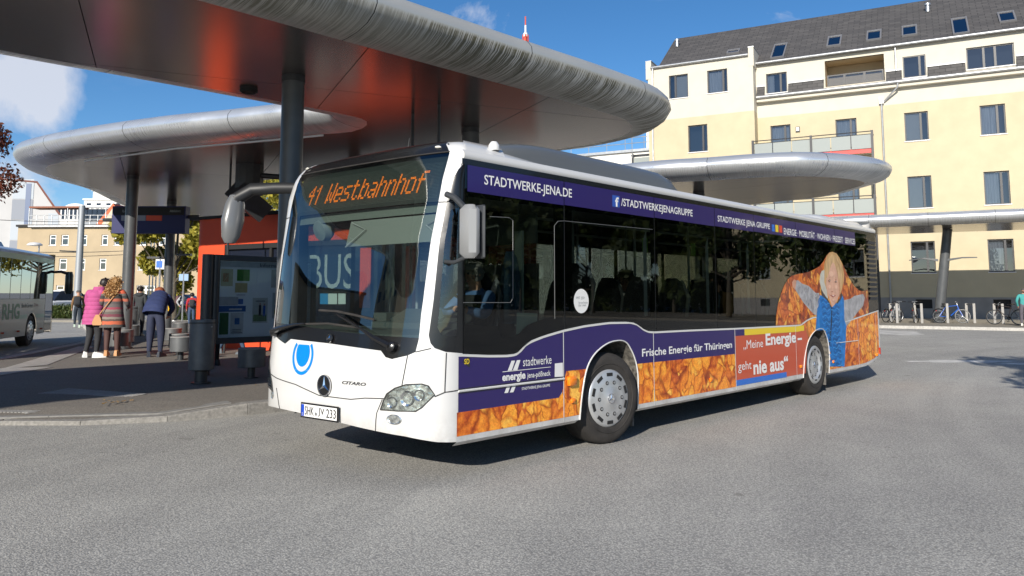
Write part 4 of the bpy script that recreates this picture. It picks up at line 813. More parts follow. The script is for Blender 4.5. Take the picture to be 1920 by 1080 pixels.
# pale pole with cables, small street lamp
t = thing('tram_pole', 'pale grey mast for overhead wires between the buses and the column', 'mast', W(px2(149, 47), 47))
mb = MB(); mb.tube([(0, 0, 0), (0, 0, 6.85)], [.22, .17], 16); mb.build('shaft', mat('mast_grey', (.34, .36, .38), .5, .3), t, True); mb = MB(); mb.tube([(0, 0, 4.1), tuple(-rv*1.2+Vector((0, 0, 4.15)))], .04, 6); mb.build('bracket', M_dark, t)
for i, (za, zb, xa, xb, dd) in enumerate(((6.0, 6.0, -9, 250, 47), (4.2, 4.15, -20, 235, 47), (4.0, 4.0, -20, 235, 48.5))):
    mb = MB(); pts = []
    for k in range(13): xx = xa+(xb-xa)*k/12; pts.append(W(px2(xx, dd), dd, za+(zb-za)*k/12-.12*math.sin(math.pi*k/12)))
    mb.tube(pts, .018, 5); tag(mb.build('overhead_wire', M_black), ['upper overhead wire crossing the sky by the pale mast', 'middle overhead wire in front of the beige house', 'lower overhead wire in front of the beige house'][i], 'cable')
t = thing('street_lamp', 'small street lamp with white saucer head in front of the beige house', 'street lamp', W(px2(72, 70), 70))
mb = MB(); mb.tube([(0, 0, 0), (0, 0, 5.9)], .06, 8); mb.build('post', M_zinc, t); mb = MB(); mb.lathe([(0, 6.15), (.4, 6.1), (.62, 5.95), (.6, 5.85), (0, 5.8)], tuple(-rv*.4), n=16, caps=False); mb.build('lamp_head', M_framew, t, True)
# television mast far on the hill
t = thing('television_mast', 'distant red and white lattice mast rising above the canopy', 'mast', W(px2(986, 330), 330, 0, False))
M_mr = mat('mast_red', (.55, .08, .04), .6); M_mw = mat('mast_white', (.7, .7, .7), .6)
zt = lambda y: 121.8+(31-y)*.2285
mb = MB(); 
for sx in (-1, 1):
    for sy in (-1, 1): mb.tube([(sx*2.4, sy*2.4, 0), (sx*.8, sy*.8, zt(66))], .22, 4)
for i in range(28):
    z0 = zt(66)*i/28; z1 = zt(66)*(i+1)/28; w0 = 2.4-1.6*i/28; w1 = 2.4-1.6*(i+1)/28
    mb.tube([(-w0, -w0, z0), (w1, -w1, z1)], .12, 4); mb.tube([(w0, -w0, z0), (-w1, -w1, z1)], .12, 4); mb.tube([(-w0, w0, z0), (-w1, -w1, z1)], .12, 4)
mb.build('lattice', M_mr, t); mb = MB(); mb.tube([(0, 0, zt(84)), (0, 0, zt(64))], [.85, .85], 8); mb.build('collar', M_mr, t); mb = MB(); mb.tube([(0, 0, zt(70)), (0, 0, zt(63))], .95, 8); mb.tube([(0, 0, zt(63)), (0, 0, zt(48))], .42, 6); mb.build('mast_section', M_mw, t); mb = MB(); mb.tube([(0, 0, zt(48)), (0, 0, zt(31))], .3, 6); mb.build('antenna', M_mr, t)
# ------------------------------------------------------------------ trees and hedge
def leafmat(name, c1, c2, c3):
    m = bpy.data.materials.new(name); m.use_nodes = True; t = m.node_tree; b = t.nodes['Principled BSDF']; b.inputs['Roughness'].default_value = .6
    oi = nd(t, 'ShaderNodeTexCoord'); n = nd(t, 'ShaderNodeTexWhiteNoise'); n.noise_dimensions = '1D'
    at = nd(t, 'ShaderNodeAttribute'); at.attribute_name = 'leafid'; r_ = nd(t, 'ShaderNodeValToRGB'); r_.color_ramp.elements[0].color = (*c1, 1); r_.color_ramp.elements[1].color = (*c3, 1); e = r_.color_ramp.elements.new(.5); e.color = (*c2, 1)
    t.links.new(at.outputs['Fac'], n.inputs['W']); t.links.new(n.outputs['Value'], r_.inputs[0]); t.links.new(r_.outputs[0], b.inputs['Base Color'])
    tl = nd(t, 'ShaderNodeBsdfTranslucent'); t.links.new(r_.outputs[0], tl.inputs[0]); ms = nd(t, 'ShaderNodeMixShader'); ms.inputs[0].default_value = .35
    o = [x for x in t.nodes if x.type == 'OUTPUT_MATERIAL'][0]; t.links.new(b.outputs[0], ms.inputs[1]); t.links.new(tl.outputs[0], ms.inputs[2]); t.links.new(ms.outputs[0], o.inputs[0])
    return m
def leaves(name, parent, m, centres, nleaf, size, seed, flat=.5):
    rr = np.random.RandomState(seed); C_ = np.array([c[0] for c in centres]); Rr = np.array([c[1] for c in centres])
    k = rr.randint(0, len(centres), nleaf); d = rr.normal(size=(nleaf, 3)); d /= np.linalg.norm(d, axis=1)[:, None]; rad = Rr[k]*(rr.uniform(.35, 1.08, nleaf))
    P = C_[k]+d*rad[:, None]; a = rr.normal(size=(nleaf, 3)); a /= np.linalg.norm(a, axis=1)[:, None]; b = np.cross(a, rr.normal(size=(nleaf, 3))); b /= np.linalg.norm(b, axis=1)[:, None]
    s = size*rr.uniform(.6, 1.3, nleaf)[:, None]; V = np.stack([P-a*s, P+b*s*.55, P+a*s, P-b*s*.55], 1).reshape(-1, 3)
    me = bpy.data.meshes.new(name); me.vertices.add(len(V)); me.vertices.foreach_set('co', V.ravel()); me.loops.add(4*nleaf); me.loops.foreach_set('vertex_index', np.arange(4*nleaf)); me.polygons.add(nleaf); me.polygons.foreach_set('loop_start', np.arange(0, 4*nleaf, 4)); me.update(calc_edges=True)
    at = me.attributes.new('leafid', 'FLOAT', 'FACE'); at.data.foreach_set('value', rr.uniform(0, 50, nleaf).astype(np.float32)); me.materials.append(m)
    return link(name, me, parent)
def tree(lab, loc, h, crown_r, m, seed, nleaf=7000, size=.13, trunk=.2, base=.35, group=None, name='tree', squash=1.0):
    rr = random.Random(seed); t = thing(name, lab, 'tree', loc, group=group); mb = MB()
    tb = h*base; mb.tube([(0, 0, -.1), (.05, .02, tb*.5), (.0, .1, tb), (.1, 0, h*.8)], [trunk, trunk*.85, trunk*.7, trunk*.2], 10)
    cen = []
    for i in range(16):
        an = rr.uniform(0, 6.28); e = rr.uniform(.0, 1); rad = crown_r*(.35+.55*math.sin(math.pi*(.15+.75*e)))*rr.uniform(.55, 1); z = tb+(h-tb)*(.12+.8*e); c = Vector((rad*math.cos(an), rad*math.sin(an), z))
        st = Vector((0, 0.05, tb*.8+(z-tb)*.35)); mb.tube([st, st.lerp(c, .5)+Vector((0, 0, -.15*rad)), c], [trunk*.35, trunk*.22, trunk*.06], 6); cen.append((tuple(c), crown_r*rr.uniform(.26, .42)))
    cen.append(((0, 0, h*.9), crown_r*.35)); mb.build('trunk', mat('bark', (.085, .07, .05), .9, var=.3, vscale=8, bump=.6, bscale=20), t, True)
    leaves('crown', t, m, cen, nleaf, size, seed); return t
M_lg = leafmat('leaves_yellow_green', (.26, .25, .03), (.42, .35, .04), (.17, .19, .03)); M_lr = leafmat('leaves_red_brown', (.13, .03, .015), (.22, .06, .03), (.08, .04, .02)); M_ld = leafmat('leaves_green', (.03, .06, .012), (.06, .09, .02), (.10, .12, .025))
q = W(px2(330, 47), 47); tree('broad yellow green autumn tree between the grey column and the red kiosk', q, 8.4, 3.0, M_lg, 11, 24000, .17, .18, .18)
q = W(px2(480, 60), 60); tree('yellow green tree showing over the kiosk roof beside the right hand mirror', q, 12.2, 4.5, M_lg, 12, 8000, .17)
q = W(px2(560, 55), 55); tree('yellow green tree mostly hidden behind the kiosk and column', q, 9.5, 4.0, M_lg, 15, 6000, .17)
q = W(px2(-74, 46), 46); tree('red brown autumn tree at the far left edge against the sky', q, 12.3, 2.5, M_lr, 13, 7000, .12, .2, .45)
def hedge(lab, p0, p1, h, wd, seed, n):
    t = thing('hedge', lab, 'hedge', p0); d = p1-p0; L_ = int(d.length/.5); rr = random.Random(seed)
    cen = [((d.x*i/L_+rr.uniform(-.1, .1), d.y*i/L_, h*.5), h*.52) for i in range(L_+1)]; leaves('foliage', t, M_ld, cen, n, .07, seed)
    mb = MB(); 
    for i in range(0, L_+1, 2): mb.tube([(d.x*i/L_, d.y*i/L_, 0), (d.x*i/L_+.1, d.y*i/L_, h*.6)], .02, 5)
    tag(mb.build('stems', M_black, t), kind='stuff')
hedge('low clipped green hedge in front of the parked cars at left', W(px2(96, 49), 49), W(px2(160, 48), 48), .95, .8, 5, 7000)
hedge('low green hedge behind the walking man with the rucksack', W(px2(325, 50), 50), W(px2(372, 49), 49), .95, .8, 6, 4000)
v = [W(px2(90, 46), 46, 0), W(px2(210, 44.5), 44.5, 0), W(px2(400, 44), 44, 0), W(px2(400, 56), 46, 0), W(px2(90, 58), 58, 0)]
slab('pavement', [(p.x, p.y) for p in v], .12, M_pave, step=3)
# roadside trees, some of them added, behind the camera (their shadow tips fall on the road, and the bus windows mirror them)
tree('dark leafy street tree standing across the road to the right of the camera', (3.6, -7.9, 0), 7.5, 2.3, M_ld, 21, 3800, .16, .16, .5)
for i, (x, y) in enumerate(((40, -12.5), (47, -21), (60, -33), (64, -46), (67, -58), (71, -72), (57, -40))): tree(['green roadside tree standing right of the road beyond the camera', 'second green roadside tree right of the road', 'third unseen tree right of the road, added to darken window reflections', 'fourth unseen tree right of the road, added to darken window reflections', 'fifth unseen tree right of the road, added to darken window reflections', 'sixth unseen tree right of the road, added to darken window reflections', 'seventh unseen tree right of the road, added to darken window reflections'][i], (x, y, 0), (9.5 if i < 2 else 15), (3.4 if i < 2 else 7.5), M_ld, 30+i, (3500 if i < 2 else 17000), (.22 if i < 2 else .62), .22, (.3 if i < 2 else .12), group='roadside trees right of the road')  # all but the first two are added unseen, so side windows mirror dark foliage
t = thing('hedge', 'unseen dark foliage bank added to block the bright horizon in window reflections', 'hedge', (74, -52, 0)); rr = random.Random(8); leaves('foliage', t, M_ld, [((-14+i*.9+rr.uniform(-1, 1), 34-i*2.6, 1.9), 2.3) for i in range(28)], 12000, .34, 77)  # added out of view to keep bright horizon out of the side window reflections
# houses on the camera side of the square (they close the street and are mirrored in the windscreen)
for (lab, loc, rz, sz, m_) in (('plain yellow town house across the street behind the camera', (-38, 18, 0), 10, (16, 12, 13), M_yel), ('beige town house across the street to the left of the camera', (-30, 44, 0), 30, (18, 12, 10), M_bei)):
    t = thing('town_house', lab, 'building', loc, R(rz)); mb = MB(); mb.box((0, 0, sz[2]/2), sz); mb.build('wall', m_, t); mb = MB(); mb.box((0, 0, sz[2]+.2), (sz[0]+.8, sz[1]+.8, .4)); mb.build('roof', M_slate, t)
    for fz in range(int(sz[2]//3.2)):
        for k in range(4): mb = MB(); mb.box((sz[0]/2+.02, -sz[1]/2+1.6+k*2.9, 1.8+fz*3.2), (.06, 1.3, 1.7)); mb.build('window', M_kglass, t)
# ------------------------------------------------------------------ the white and purple city bus
T = {"opening":[[1.15,3.057],[1.178,2.855],[1.16,2.478],[1.123,2.075],[1.099,1.55],[1.088,1.41],[1.084,1.194],[1.067,1.093],[0.998,1.062],[0.849,1.027],[0.781,1.041],[0.723,1.095],[0.553,1.105],[0.025,1.135],[-0.532,1.161],[-0.646,1.103],[-0.938,1.178],[-1.068,1.277],[-1.01,1.616],[-1.16,1.931],[-1.076,2.262],[-1.026,2.565],[-1.081,2.834],[-1.009,2.865]],"glassbot":[[-1.16,1.309],[-0.405,1.289],[0.089,1.25],[0.718,1.224],[1.087,1.213]],"corner":[[1.494,2.805],[1.349,2.695],[1.271,2.553],[1.249,2.418],[1.21,2.073],[1.192,1.55],[1.167,1.235],[1.188,1.168],[1.225,1.127],[1.321,1.093],[1.475,1.074]],"hlN":[[0.76,0.593],[0.792,0.676],[0.824,0.731],[0.902,0.782],[1.003,0.816],[1.137,0.824],[1.189,0.809],[1.24,0.735],[1.14,0.63],[1.089,0.596],[0.935,0.593]],"hlF":[[-1.158,0.918],[-1.041,0.761],[-1.16,0.655],[-0.647,0.669],[-0.678,0.758],[-0.789,0.858],[-0.913,0.912]],"fogN":[[0.836,0.515],[0.958,0.523],[0.898,0.554],[0.898,0.484]],"fogF":[[-0.768,0.606],[-0.718,0.61],[-0.745,0.643],[-0.74,0.573]],"bottom":[[-1.071,0.532],[-0.848,0.483],[-0.593,0.478],[-0.237,0.466],[0.268,0.436],[0.701,0.406],[0.994,0.382],[1.26,0.338],[1.419,0.326]],"line_l1":[[1.007,1.045],[0.975,0.815]],"line_l2":[[1.328,1.086],[1.324,0.752]],"line_l3":[[1.475,0.756],[1.324,0.752],[1.241,0.718]],"line_l4":[[0.578,0.679],[0.795,0.689]],"line_l5":[[-0.684,0.758],[-0.422,0.731],[-0.049,0.656],[0.398,0.655],[0.578,0.679]],"line_l6":[[0.775,0.681],[0.718,0.563],[0.696,0.406]],"line_l7":[[-0.64,0.662],[-0.588,0.486]],"line_l8":[[1.066,1.1],[1.196,1.124]],"plate":[[-0.238,0.587],[0.275,0.562],[0.264,0.441],[-0.238,0.469]],"starbig":[[0.036,0.753],[0.026,0.848],[0.04,0.654],[-0.057,0.746],[0.132,0.759]],"starsm":[[0.044,1.169],[0.034,1.208],[0.054,1.131],[0.003,1.168],[0.086,1.171]],"citaro":[[0.279,0.81],[0.593,0.804],[0.589,0.78],[0.277,0.784]],"blueO":[[-0.461,1.126],[-0.502,1.071],[-0.511,0.995],[-0.479,0.907],[-0.403,0.844],[-0.307,0.825],[-0.22,0.855],[-0.179,0.938],[-0.178,1.106],[-0.211,1.108],[-0.216,0.994],[-0.225,0.921],[-0.261,0.875],[-0.312,0.856],[-0.382,0.871],[-0.445,0.924],[-0.478,0.997],[-0.472,1.057],[-0.433,1.124]],"blueI":[[-0.36,1.122],[-0.43,1.089],[-0.449,1.013],[-0.421,0.94],[-0.367,0.903],[-0.315,0.897],[-0.269,0.918],[-0.246,0.993],[-0.259,1.081],[-0.269,1.115]],"three":[[-1.147,1.064],[-1.16,1.059],[-0.979,0.978],[-1.123,0.969]],"led":[[-0.849,2.843],[1.044,2.765],[1.075,2.511],[-0.675,2.56]],"ledtxt":[[-0.824,2.819],[0.991,2.686],[0.994,2.516],[-0.68,2.568]],"wipN":[[0.844,1.132],[0.519,1.271],[0.2,1.393],[-0.135,1.436],[0.618,1.403]],"wipF":[[-0.879,1.203],[-0.33,1.303],[0.219,1.285],[0.374,1.272]],"clrN":[[1.038,2.924]],"clrF":[[-1.16,3.06]],"stick":[[-0.219,1.6],[-0.096,1.599],[-0.077,1.498],[-0.199,1.498],[0.039,1.599],[0.058,1.499],[0.055,1.599],[0.164,1.598],[0.182,1.5],[0.073,1.499]],"glassline":[[0.5,1.07],[0.846,1.043],[1.084,1.032],[1.193,1.034],[1.249,1.047],[1.305,1.081],[1.362,1.125],[1.449,1.152],[1.627,1.19],[1.938,1.237],[2.296,1.274],[2.722,1.297],[3.15,1.291],[3.277,1.267],[3.406,1.205],[3.505,1.177],[3.641,1.168],[4.434,1.165],[5.708,1.152],[7.767,1.144],[7.921,1.153],[8.162,1.218],[8.407,1.255],[8.869,1.26],[9.083,1.217],[9.256,1.164],[9.527,1.141],[10.106,1.18],[10.724,1.24],[11.559,1.327]],"archF":[[2.193,0.325],[2.233,0.556],[2.301,0.782],[2.388,0.91],[2.525,1.005],[2.725,1.076],[2.931,1.092],[3.057,1.063],[3.142,0.987],[3.215,0.887],[3.257,0.789],[3.281,0.642],[3.266,0.326]],"archR":[[7.923,0.33],[7.994,0.599],[8.107,0.802],[8.247,0.933],[8.45,1.026],[8.653,1.058],[8.788,1.048],[8.884,0.987],[8.962,0.894],[9.018,0.762],[9.032,0.567],[8.987,0.305]],"bottomR":[[8.987,0.305],[9.828,0.307],[10.544,0.308],[10.796,0.32],[11.283,0.385],[11.376,0.416]],"leafkid":[[6.981,1.163],[6.997,1.282],[7.081,1.47],[7.198,1.617],[7.315,1.737],[7.469,1.844],[7.622,1.9],[7.851,1.928],[8.248,1.968],[8.497,2.015],[8.755,2.079],[8.936,2.166],[9.079,2.271],[9.218,2.327],[9.356,2.345],[9.537,2.324],[9.671,2.26],[9.802,2.162],[9.933,2.044],[10.113,1.908],[10.347,1.771],[10.593,1.693],[10.802,1.68],[11.075,1.715],[11.028,1.277]],"kid_hair":[[9.078,2.263],[9.218,2.327],[9.378,2.342],[9.537,2.324],[9.67,2.252],[9.8,2.144],[9.867,1.973],[9.822,1.834],[9.744,1.73],[9.647,1.627],[9.5,1.559],[9.055,1.625],[8.956,1.723],[8.914,1.82],[8.918,1.985],[8.953,2.117]],"kid_hood":[[8.833,2.007],[8.956,2.019],[8.922,1.821],[9.018,1.69],[9.069,1.542],[9.004,1.559],[8.801,1.689],[8.72,1.818],[8.763,1.948]],"kid_face":[[9.017,1.888],[9.1,2.056],[9.225,2.176],[9.339,2.194],[9.511,2.084],[9.562,1.915],[9.625,1.763],[9.611,1.644],[9.496,1.525],[9.349,1.442],[9.232,1.401],[9.154,1.509],[9.055,1.625],[8.996,1.772]],"kid_fringe":[[9.017,1.888],[8.98,1.953],[9.015,2.086],[9.116,2.206],[9.305,2.297],[9.533,2.281],[9.705,2.141],[9.753,1.936],[9.71,1.764],[9.617,1.695],[9.591,1.882],[9.506,2.033],[9.424,2.132],[9.336,2.163],[9.238,2.093],[9.147,1.99],[9.085,1.906]],"kid_sleeveL":[[7.766,1.826],[7.843,1.835],[7.993,1.783],[8.267,1.748],[8.543,1.639],[8.69,1.639],[8.63,1.462],[8.578,1.268],[8.427,1.297],[8.195,1.402],[8.006,1.496],[7.824,1.62],[7.734,1.68],[7.723,1.772]],"kid_handL":[[7.613,1.801],[7.699,1.845],[7.785,1.827],[7.723,1.68],[7.625,1.725]],"kid_sleeveR":[[9.786,1.516],[10.119,1.542],[10.325,1.594],[10.795,1.631],[10.882,1.559],[10.768,1.415],[10.441,1.294],[10.123,1.159],[9.868,1.062],[9.782,1.149]],"kid_vest":[[8.7,1.61],[8.877,1.583],[9.067,1.526],[9.209,1.401],[9.444,1.475],[9.739,1.602],[9.801,1.525],[9.786,1.183],[9.869,1.07],[9.805,0.808],[9.76,0.624],[9.704,0.384],[8.76,0.443],[8.449,0.674],[8.477,1.051],[8.539,1.255],[8.609,1.462]],"kid_zip":[[9.191,1.401],[9.236,1.401],[9.203,1.178],[9.141,0.966],[9.063,0.773],[9.019,0.775],[9.083,0.968],[9.15,1.179]],"kid_eyeL":[[9.078,1.843],[9.146,1.857],[9.221,1.845],[9.143,1.831]],"kid_eyeR":[[9.369,1.831],[9.439,1.845],[9.506,1.829],[9.435,1.815]],"kid_mouth":[[9.107,1.616],[9.253,1.595],[9.413,1.606],[9.388,1.586],[9.25,1.575]],"kid_nose":[[9.212,1.675],[9.305,1.667],[9.281,1.654],[9.219,1.658]],"kid_collarR":[[9.444,1.475],[9.593,1.559],[9.696,1.644],[9.749,1.607],[9.661,1.542],[9.488,1.458]],"kid_collarL":[[8.762,1.721],[8.881,1.624],[9.088,1.517],[9.209,1.401],[9.165,1.402],[9.001,1.526],[8.791,1.591]],"redpanel":[[5.688,1.107],[7.762,1.09],[8.189,1.084],[7.924,0.339],[5.631,0.361]],"yellow":[[5.987,1.15],[7.904,1.141],[7.876,1.086],[5.983,1.098]],"purpend":[[5.708,1.147],[5.987,1.15],[5.983,1.098],[5.705,1.099]],"blueb":[[5.639,0.397],[7.319,0.386],[7.301,0.341],[5.625,0.356]],"leaf1":[[0.483,0.568],[1.881,0.576],[1.883,0.738],[1.915,0.739],[1.891,0.351],[0.456,0.369]],"leaf2":[[1.96,0.823],[2.249,0.828]],"leaf3":[[3.274,0.817],[5.646,0.805]],"orange_lr":[[8.189,1.084],[8.666,1.353],[11.615,1.319],[11.486,0.395],[8.99,0.337]],"seams":[[1.966,1.897],[3.646,3.577],[5.708,5.613],[7.741,7.621],[9.417,9.272],[10.521,10.361],[11.506,11.315]],"gseams":[1.965,3.685,5.177,6.337,7.823,9.483,10.308,11.092,11.654],"t_stadt":[[0.779,2.669],[2.088,2.686],[2.087,2.565],[0.779,2.566]],"t_fb":[[2.819,2.694],[2.96,2.689],[2.957,2.563],[2.816,2.561]],"t_fbt":[[2.99,2.67],[4.59,2.673],[4.585,2.555],[2.988,2.562]],"t_sjg":[[5.256,2.652],[6.88,2.654],[6.872,2.547],[5.251,2.545]],"t_sq1":[[6.95,2.651],[7.046,2.651],[7.038,2.545],[6.942,2.545]],"t_sq2":[[7.075,2.651],[7.181,2.653],[7.173,2.545],[7.067,2.545]],"t_sq3":[[7.211,2.653],[7.318,2.653],[7.31,2.546],[7.202,2.545]],"t_emwfs":[[7.374,2.645],[10.494,2.648],[10.478,2.518],[7.365,2.532]],"t_frische":[[3.367,1.0],[5.57,0.961],[5.563,0.849],[3.364,0.878]],"t_meine":[[5.904,0.98],[6.525,0.97],[6.516,0.844],[5.895,0.838]],"t_energie":[[6.615,1.037],[7.698,1.052],[7.676,0.791],[6.602,0.854]],"t_dash":[[7.749,0.939],[7.917,0.939],[7.914,0.908],[7.746,0.908]],"t_geht":[[5.732,0.69],[6.134,0.693],[6.124,0.55],[5.723,0.532]],"t_nieaus":[[6.196,0.701],[7.373,0.693],[7.354,0.468],[6.183,0.511]],"t_sw":[[1.315,0.993],[1.74,0.996],[1.739,0.91],[1.315,0.914]],"t_en":[[1.025,0.865],[1.35,0.863],[1.35,0.764],[1.025,0.783]],"t_jp":[[1.376,0.85],[1.725,0.85],[1.725,0.779],[1.376,0.786]],"t_sjg2":[[1.296,0.72],[1.715,0.717],[1.715,0.684],[1.296,0.686]],"bar1":[[1.099,0.885],[1.152,0.974],[1.203,0.973],[1.156,0.885]],"bar2":[[1.172,0.886],[1.228,0.975],[1.278,0.974],[1.235,0.884]],"bar3":[[1.054,0.686],[1.093,0.751],[1.141,0.751],[1.104,0.685]],"bar4":[[1.129,0.685],[1.168,0.749],[1.219,0.748],[1.179,0.684]],"line1":[[1.03,0.883],[1.731,0.883],[1.731,0.878],[1.03,0.877]],"mould":[[0.482,0.76],[1.933,0.765],[1.933,0.742],[0.482,0.738]],"sd":[[0.52,1.006],[0.604,1.049],[0.605,0.946],[0.522,0.994]],"sdt":[[0.536,1.027],[0.6,1.023],[0.6,0.976],[0.537,0.98]],"sticker":[[1.793,0.91],[1.919,0.911],[1.922,0.774],[1.789,0.779]],"disc":[[2.107,1.524],[2.363,1.524],[2.235,1.65],[2.232,1.398]],"disct":[[2.141,1.567],[2.294,1.573],[2.293,1.538],[2.141,1.534]],"disct2":[[2.185,1.518],[2.344,1.517],[2.344,1.468],[2.184,1.469]],"drvwin":[[0.884,2.308],[1.115,2.309],[1.166,2.287],[1.173,2.254],[1.166,1.849]],"drvwin2":[[0.526,1.515],[1.143,1.512],[1.177,1.556],[1.177,2.288],[1.121,2.311],[0.861,2.301]],"paper":[[1.266,1.417],[1.572,1.404],[1.564,1.31],[1.42,1.271],[1.362,1.214],[1.257,1.213]],"m1":[[1.989,0.73],[2.062,0.754],[2.078,0.718]],"markers":[[2.052,0.722],[2.076,0.523],[4.958,0.515],[7.837,0.503],[9.184,0.497],[11.419,0.496]],"hubF":[2.718,0.0,0.483],"hubR":[8.56,0.05,0.463],"purpBand":[[0.558,2.749],[0.56,2.503],[10.537,2.455],[10.572,2.74]]}
_BZ=[.25,.5,.8,1.1,1.25,1.6,2.0,2.5,2.8,2.95,3.02,3.06]
_BX=[.06,.03,.03,.06,.085,.125,.185,.295,.385,.455,.575,.85]
_IZ=[0,2.8,2.88,2.95,3.02,3.06]
_IY=[0,0,.02,.08,.22,.45]
_t=np.linspace(0,1,900)**.7
_d=1-(1-_t**4.2)**(1/2.2)
_q=np.concatenate([[0],np.cumsum(np.hypot(np.diff(_t)*1.275,np.diff(_d)*.42))])
QM=float(_q[-1])
def S(q,z):
    b=float(np.interp(z,_BZ,_BX));ins=float(np.interp(z,_IZ,_IY))
    D=max(.17,.5-b)
    a=abs(q)
    if a<QM:
        t=float(np.interp(a,_q,_t));d=1-(1-min(t,1)**3.5)**(1/2.2)
        x=b+D*d
    else:
        t=1;x=b+D+(a-QM)
        x0=.55+max(0,0)
    s=1 if q>=0 else -1
    y=1.275-s*t*(1.275-ins)
    x-=.05*y*max(0.,1-max(0.,x-.2)/1.5)
    return np.array([x,y,z])
def SV(off=0.0):
    def f(q, z):
        p = S(q, z)
        if off:
            a = S(q+.01, z)-S(q-.01, z); b = S(q, min(z+.01, 3.06))-S(q, z-.01); n = np.cross(a, b); l = np.linalg.norm(n)
            n = n/l if l > 1e-9 else np.array([-1., 0, 0])
            if n[0]*(-1)+n[1]*(-1 if q > 0 else 1)*.3 < 0: n = -n
            p = p+n*off
        return Vector((float(p[0]), float(p[1]), float(p[2])))
    return f
def SD(off=0.0): return lambda x, z: Vector((x, -off, z))
M_bw = mat('bus_white_paint', (.60, .60, .595), .25, coat=.6, var=.03, vscale=1.5)
gr_t = M_bw.node_tree; gr_b = gr_t.nodes['Principled BSDF']; gr_src = gr_b.inputs['Base Color'].links[0].from_socket   # road film low on the body, in smears
gr_c = nd(gr_t, 'ShaderNodeTexCoord'); gr_s = nd(gr_t, 'ShaderNodeSeparateXYZ'); gr_n = nd(gr_t, 'ShaderNodeTexNoise'); gr_n.inputs['Scale'].default_value = 3.5; gr_n.inputs['Detail'].default_value = 9; gr_n.inputs['Roughness'].default_value = .7
gr_t.links.new(gr_c.outputs['Object'], gr_s.inputs[0]); gr_t.links.new(gr_c.outputs['Object'], gr_n.inputs[0])
gr_m = nd(gr_t, 'ShaderNodeMapRange'); gr_m.inputs[1].default_value = .30; gr_m.inputs[2].default_value = .62; gr_m.inputs[3].default_value = .62; gr_m.inputs[4].default_value = 0; gr_t.links.new(gr_s.outputs[2], gr_m.inputs[0])
gr_r = nd(gr_t, 'ShaderNodeMapRange'); gr_r.inputs[1].default_value = .35; gr_r.inputs[2].default_value = .7; gr_t.links.new(gr_n.outputs[0], gr_r.inputs[0]); gr_k = nd(gr_t, 'ShaderNodeMath', operation='MULTIPLY'); gr_t.links.new(gr_m.outputs[0], gr_k.inputs[0]); gr_t.links.new(gr_r.outputs[0], gr_k.inputs[1])
gr_x = nd(gr_t, 'ShaderNodeMixRGB'); gr_x.inputs[2].default_value = (.22, .19, .155, 1); gr_t.links.new(gr_k.outputs[0], gr_x.inputs[0]); gr_t.links.new(gr_src, gr_x.inputs[1]); gr_t.links.new(gr_x.outputs[0], gr_b.inputs['Base Color'])
M_pur = mat('bus_purple_film', (.024, .014, .112), .3, coat=.25)
M_blk = mat('bus_black_trim', (.008, .008, .009), .25, coat=.3)
M_rub = mat('rubber', (.028, .025, .023), .8, var=.35, vscale=7, bump=.3, bscale=50)
M_wtx = mat('print_white', (.75, .75, .74), .4)
M_red2 = mat('print_red', (.52, .085, .035), .35, coat=.3); M_ye = mat('print_yellow', (.75, .55, .03), .35); M_bl = mat('print_blue', (.03, .15, .55), .35); M_bl2 = mat('emblem_blue', (.0, .20, .72), .3, coat=.5)
M_chr = mat('chrome', (.75, .75, .77), .08, 1.0)
M_seam = mat('panel_gap', (.03, .03, .03), .7); M_wseam = mat('panel_joint_white', (.62, .62, .60), .4)
M_ws = glass_mat('windscreen_glass', (.54, .60, .585), 1.6, base=.04)
M_tg = glass_mat('tinted_side_glass', (.34, .38, .35), .85, base=.005)
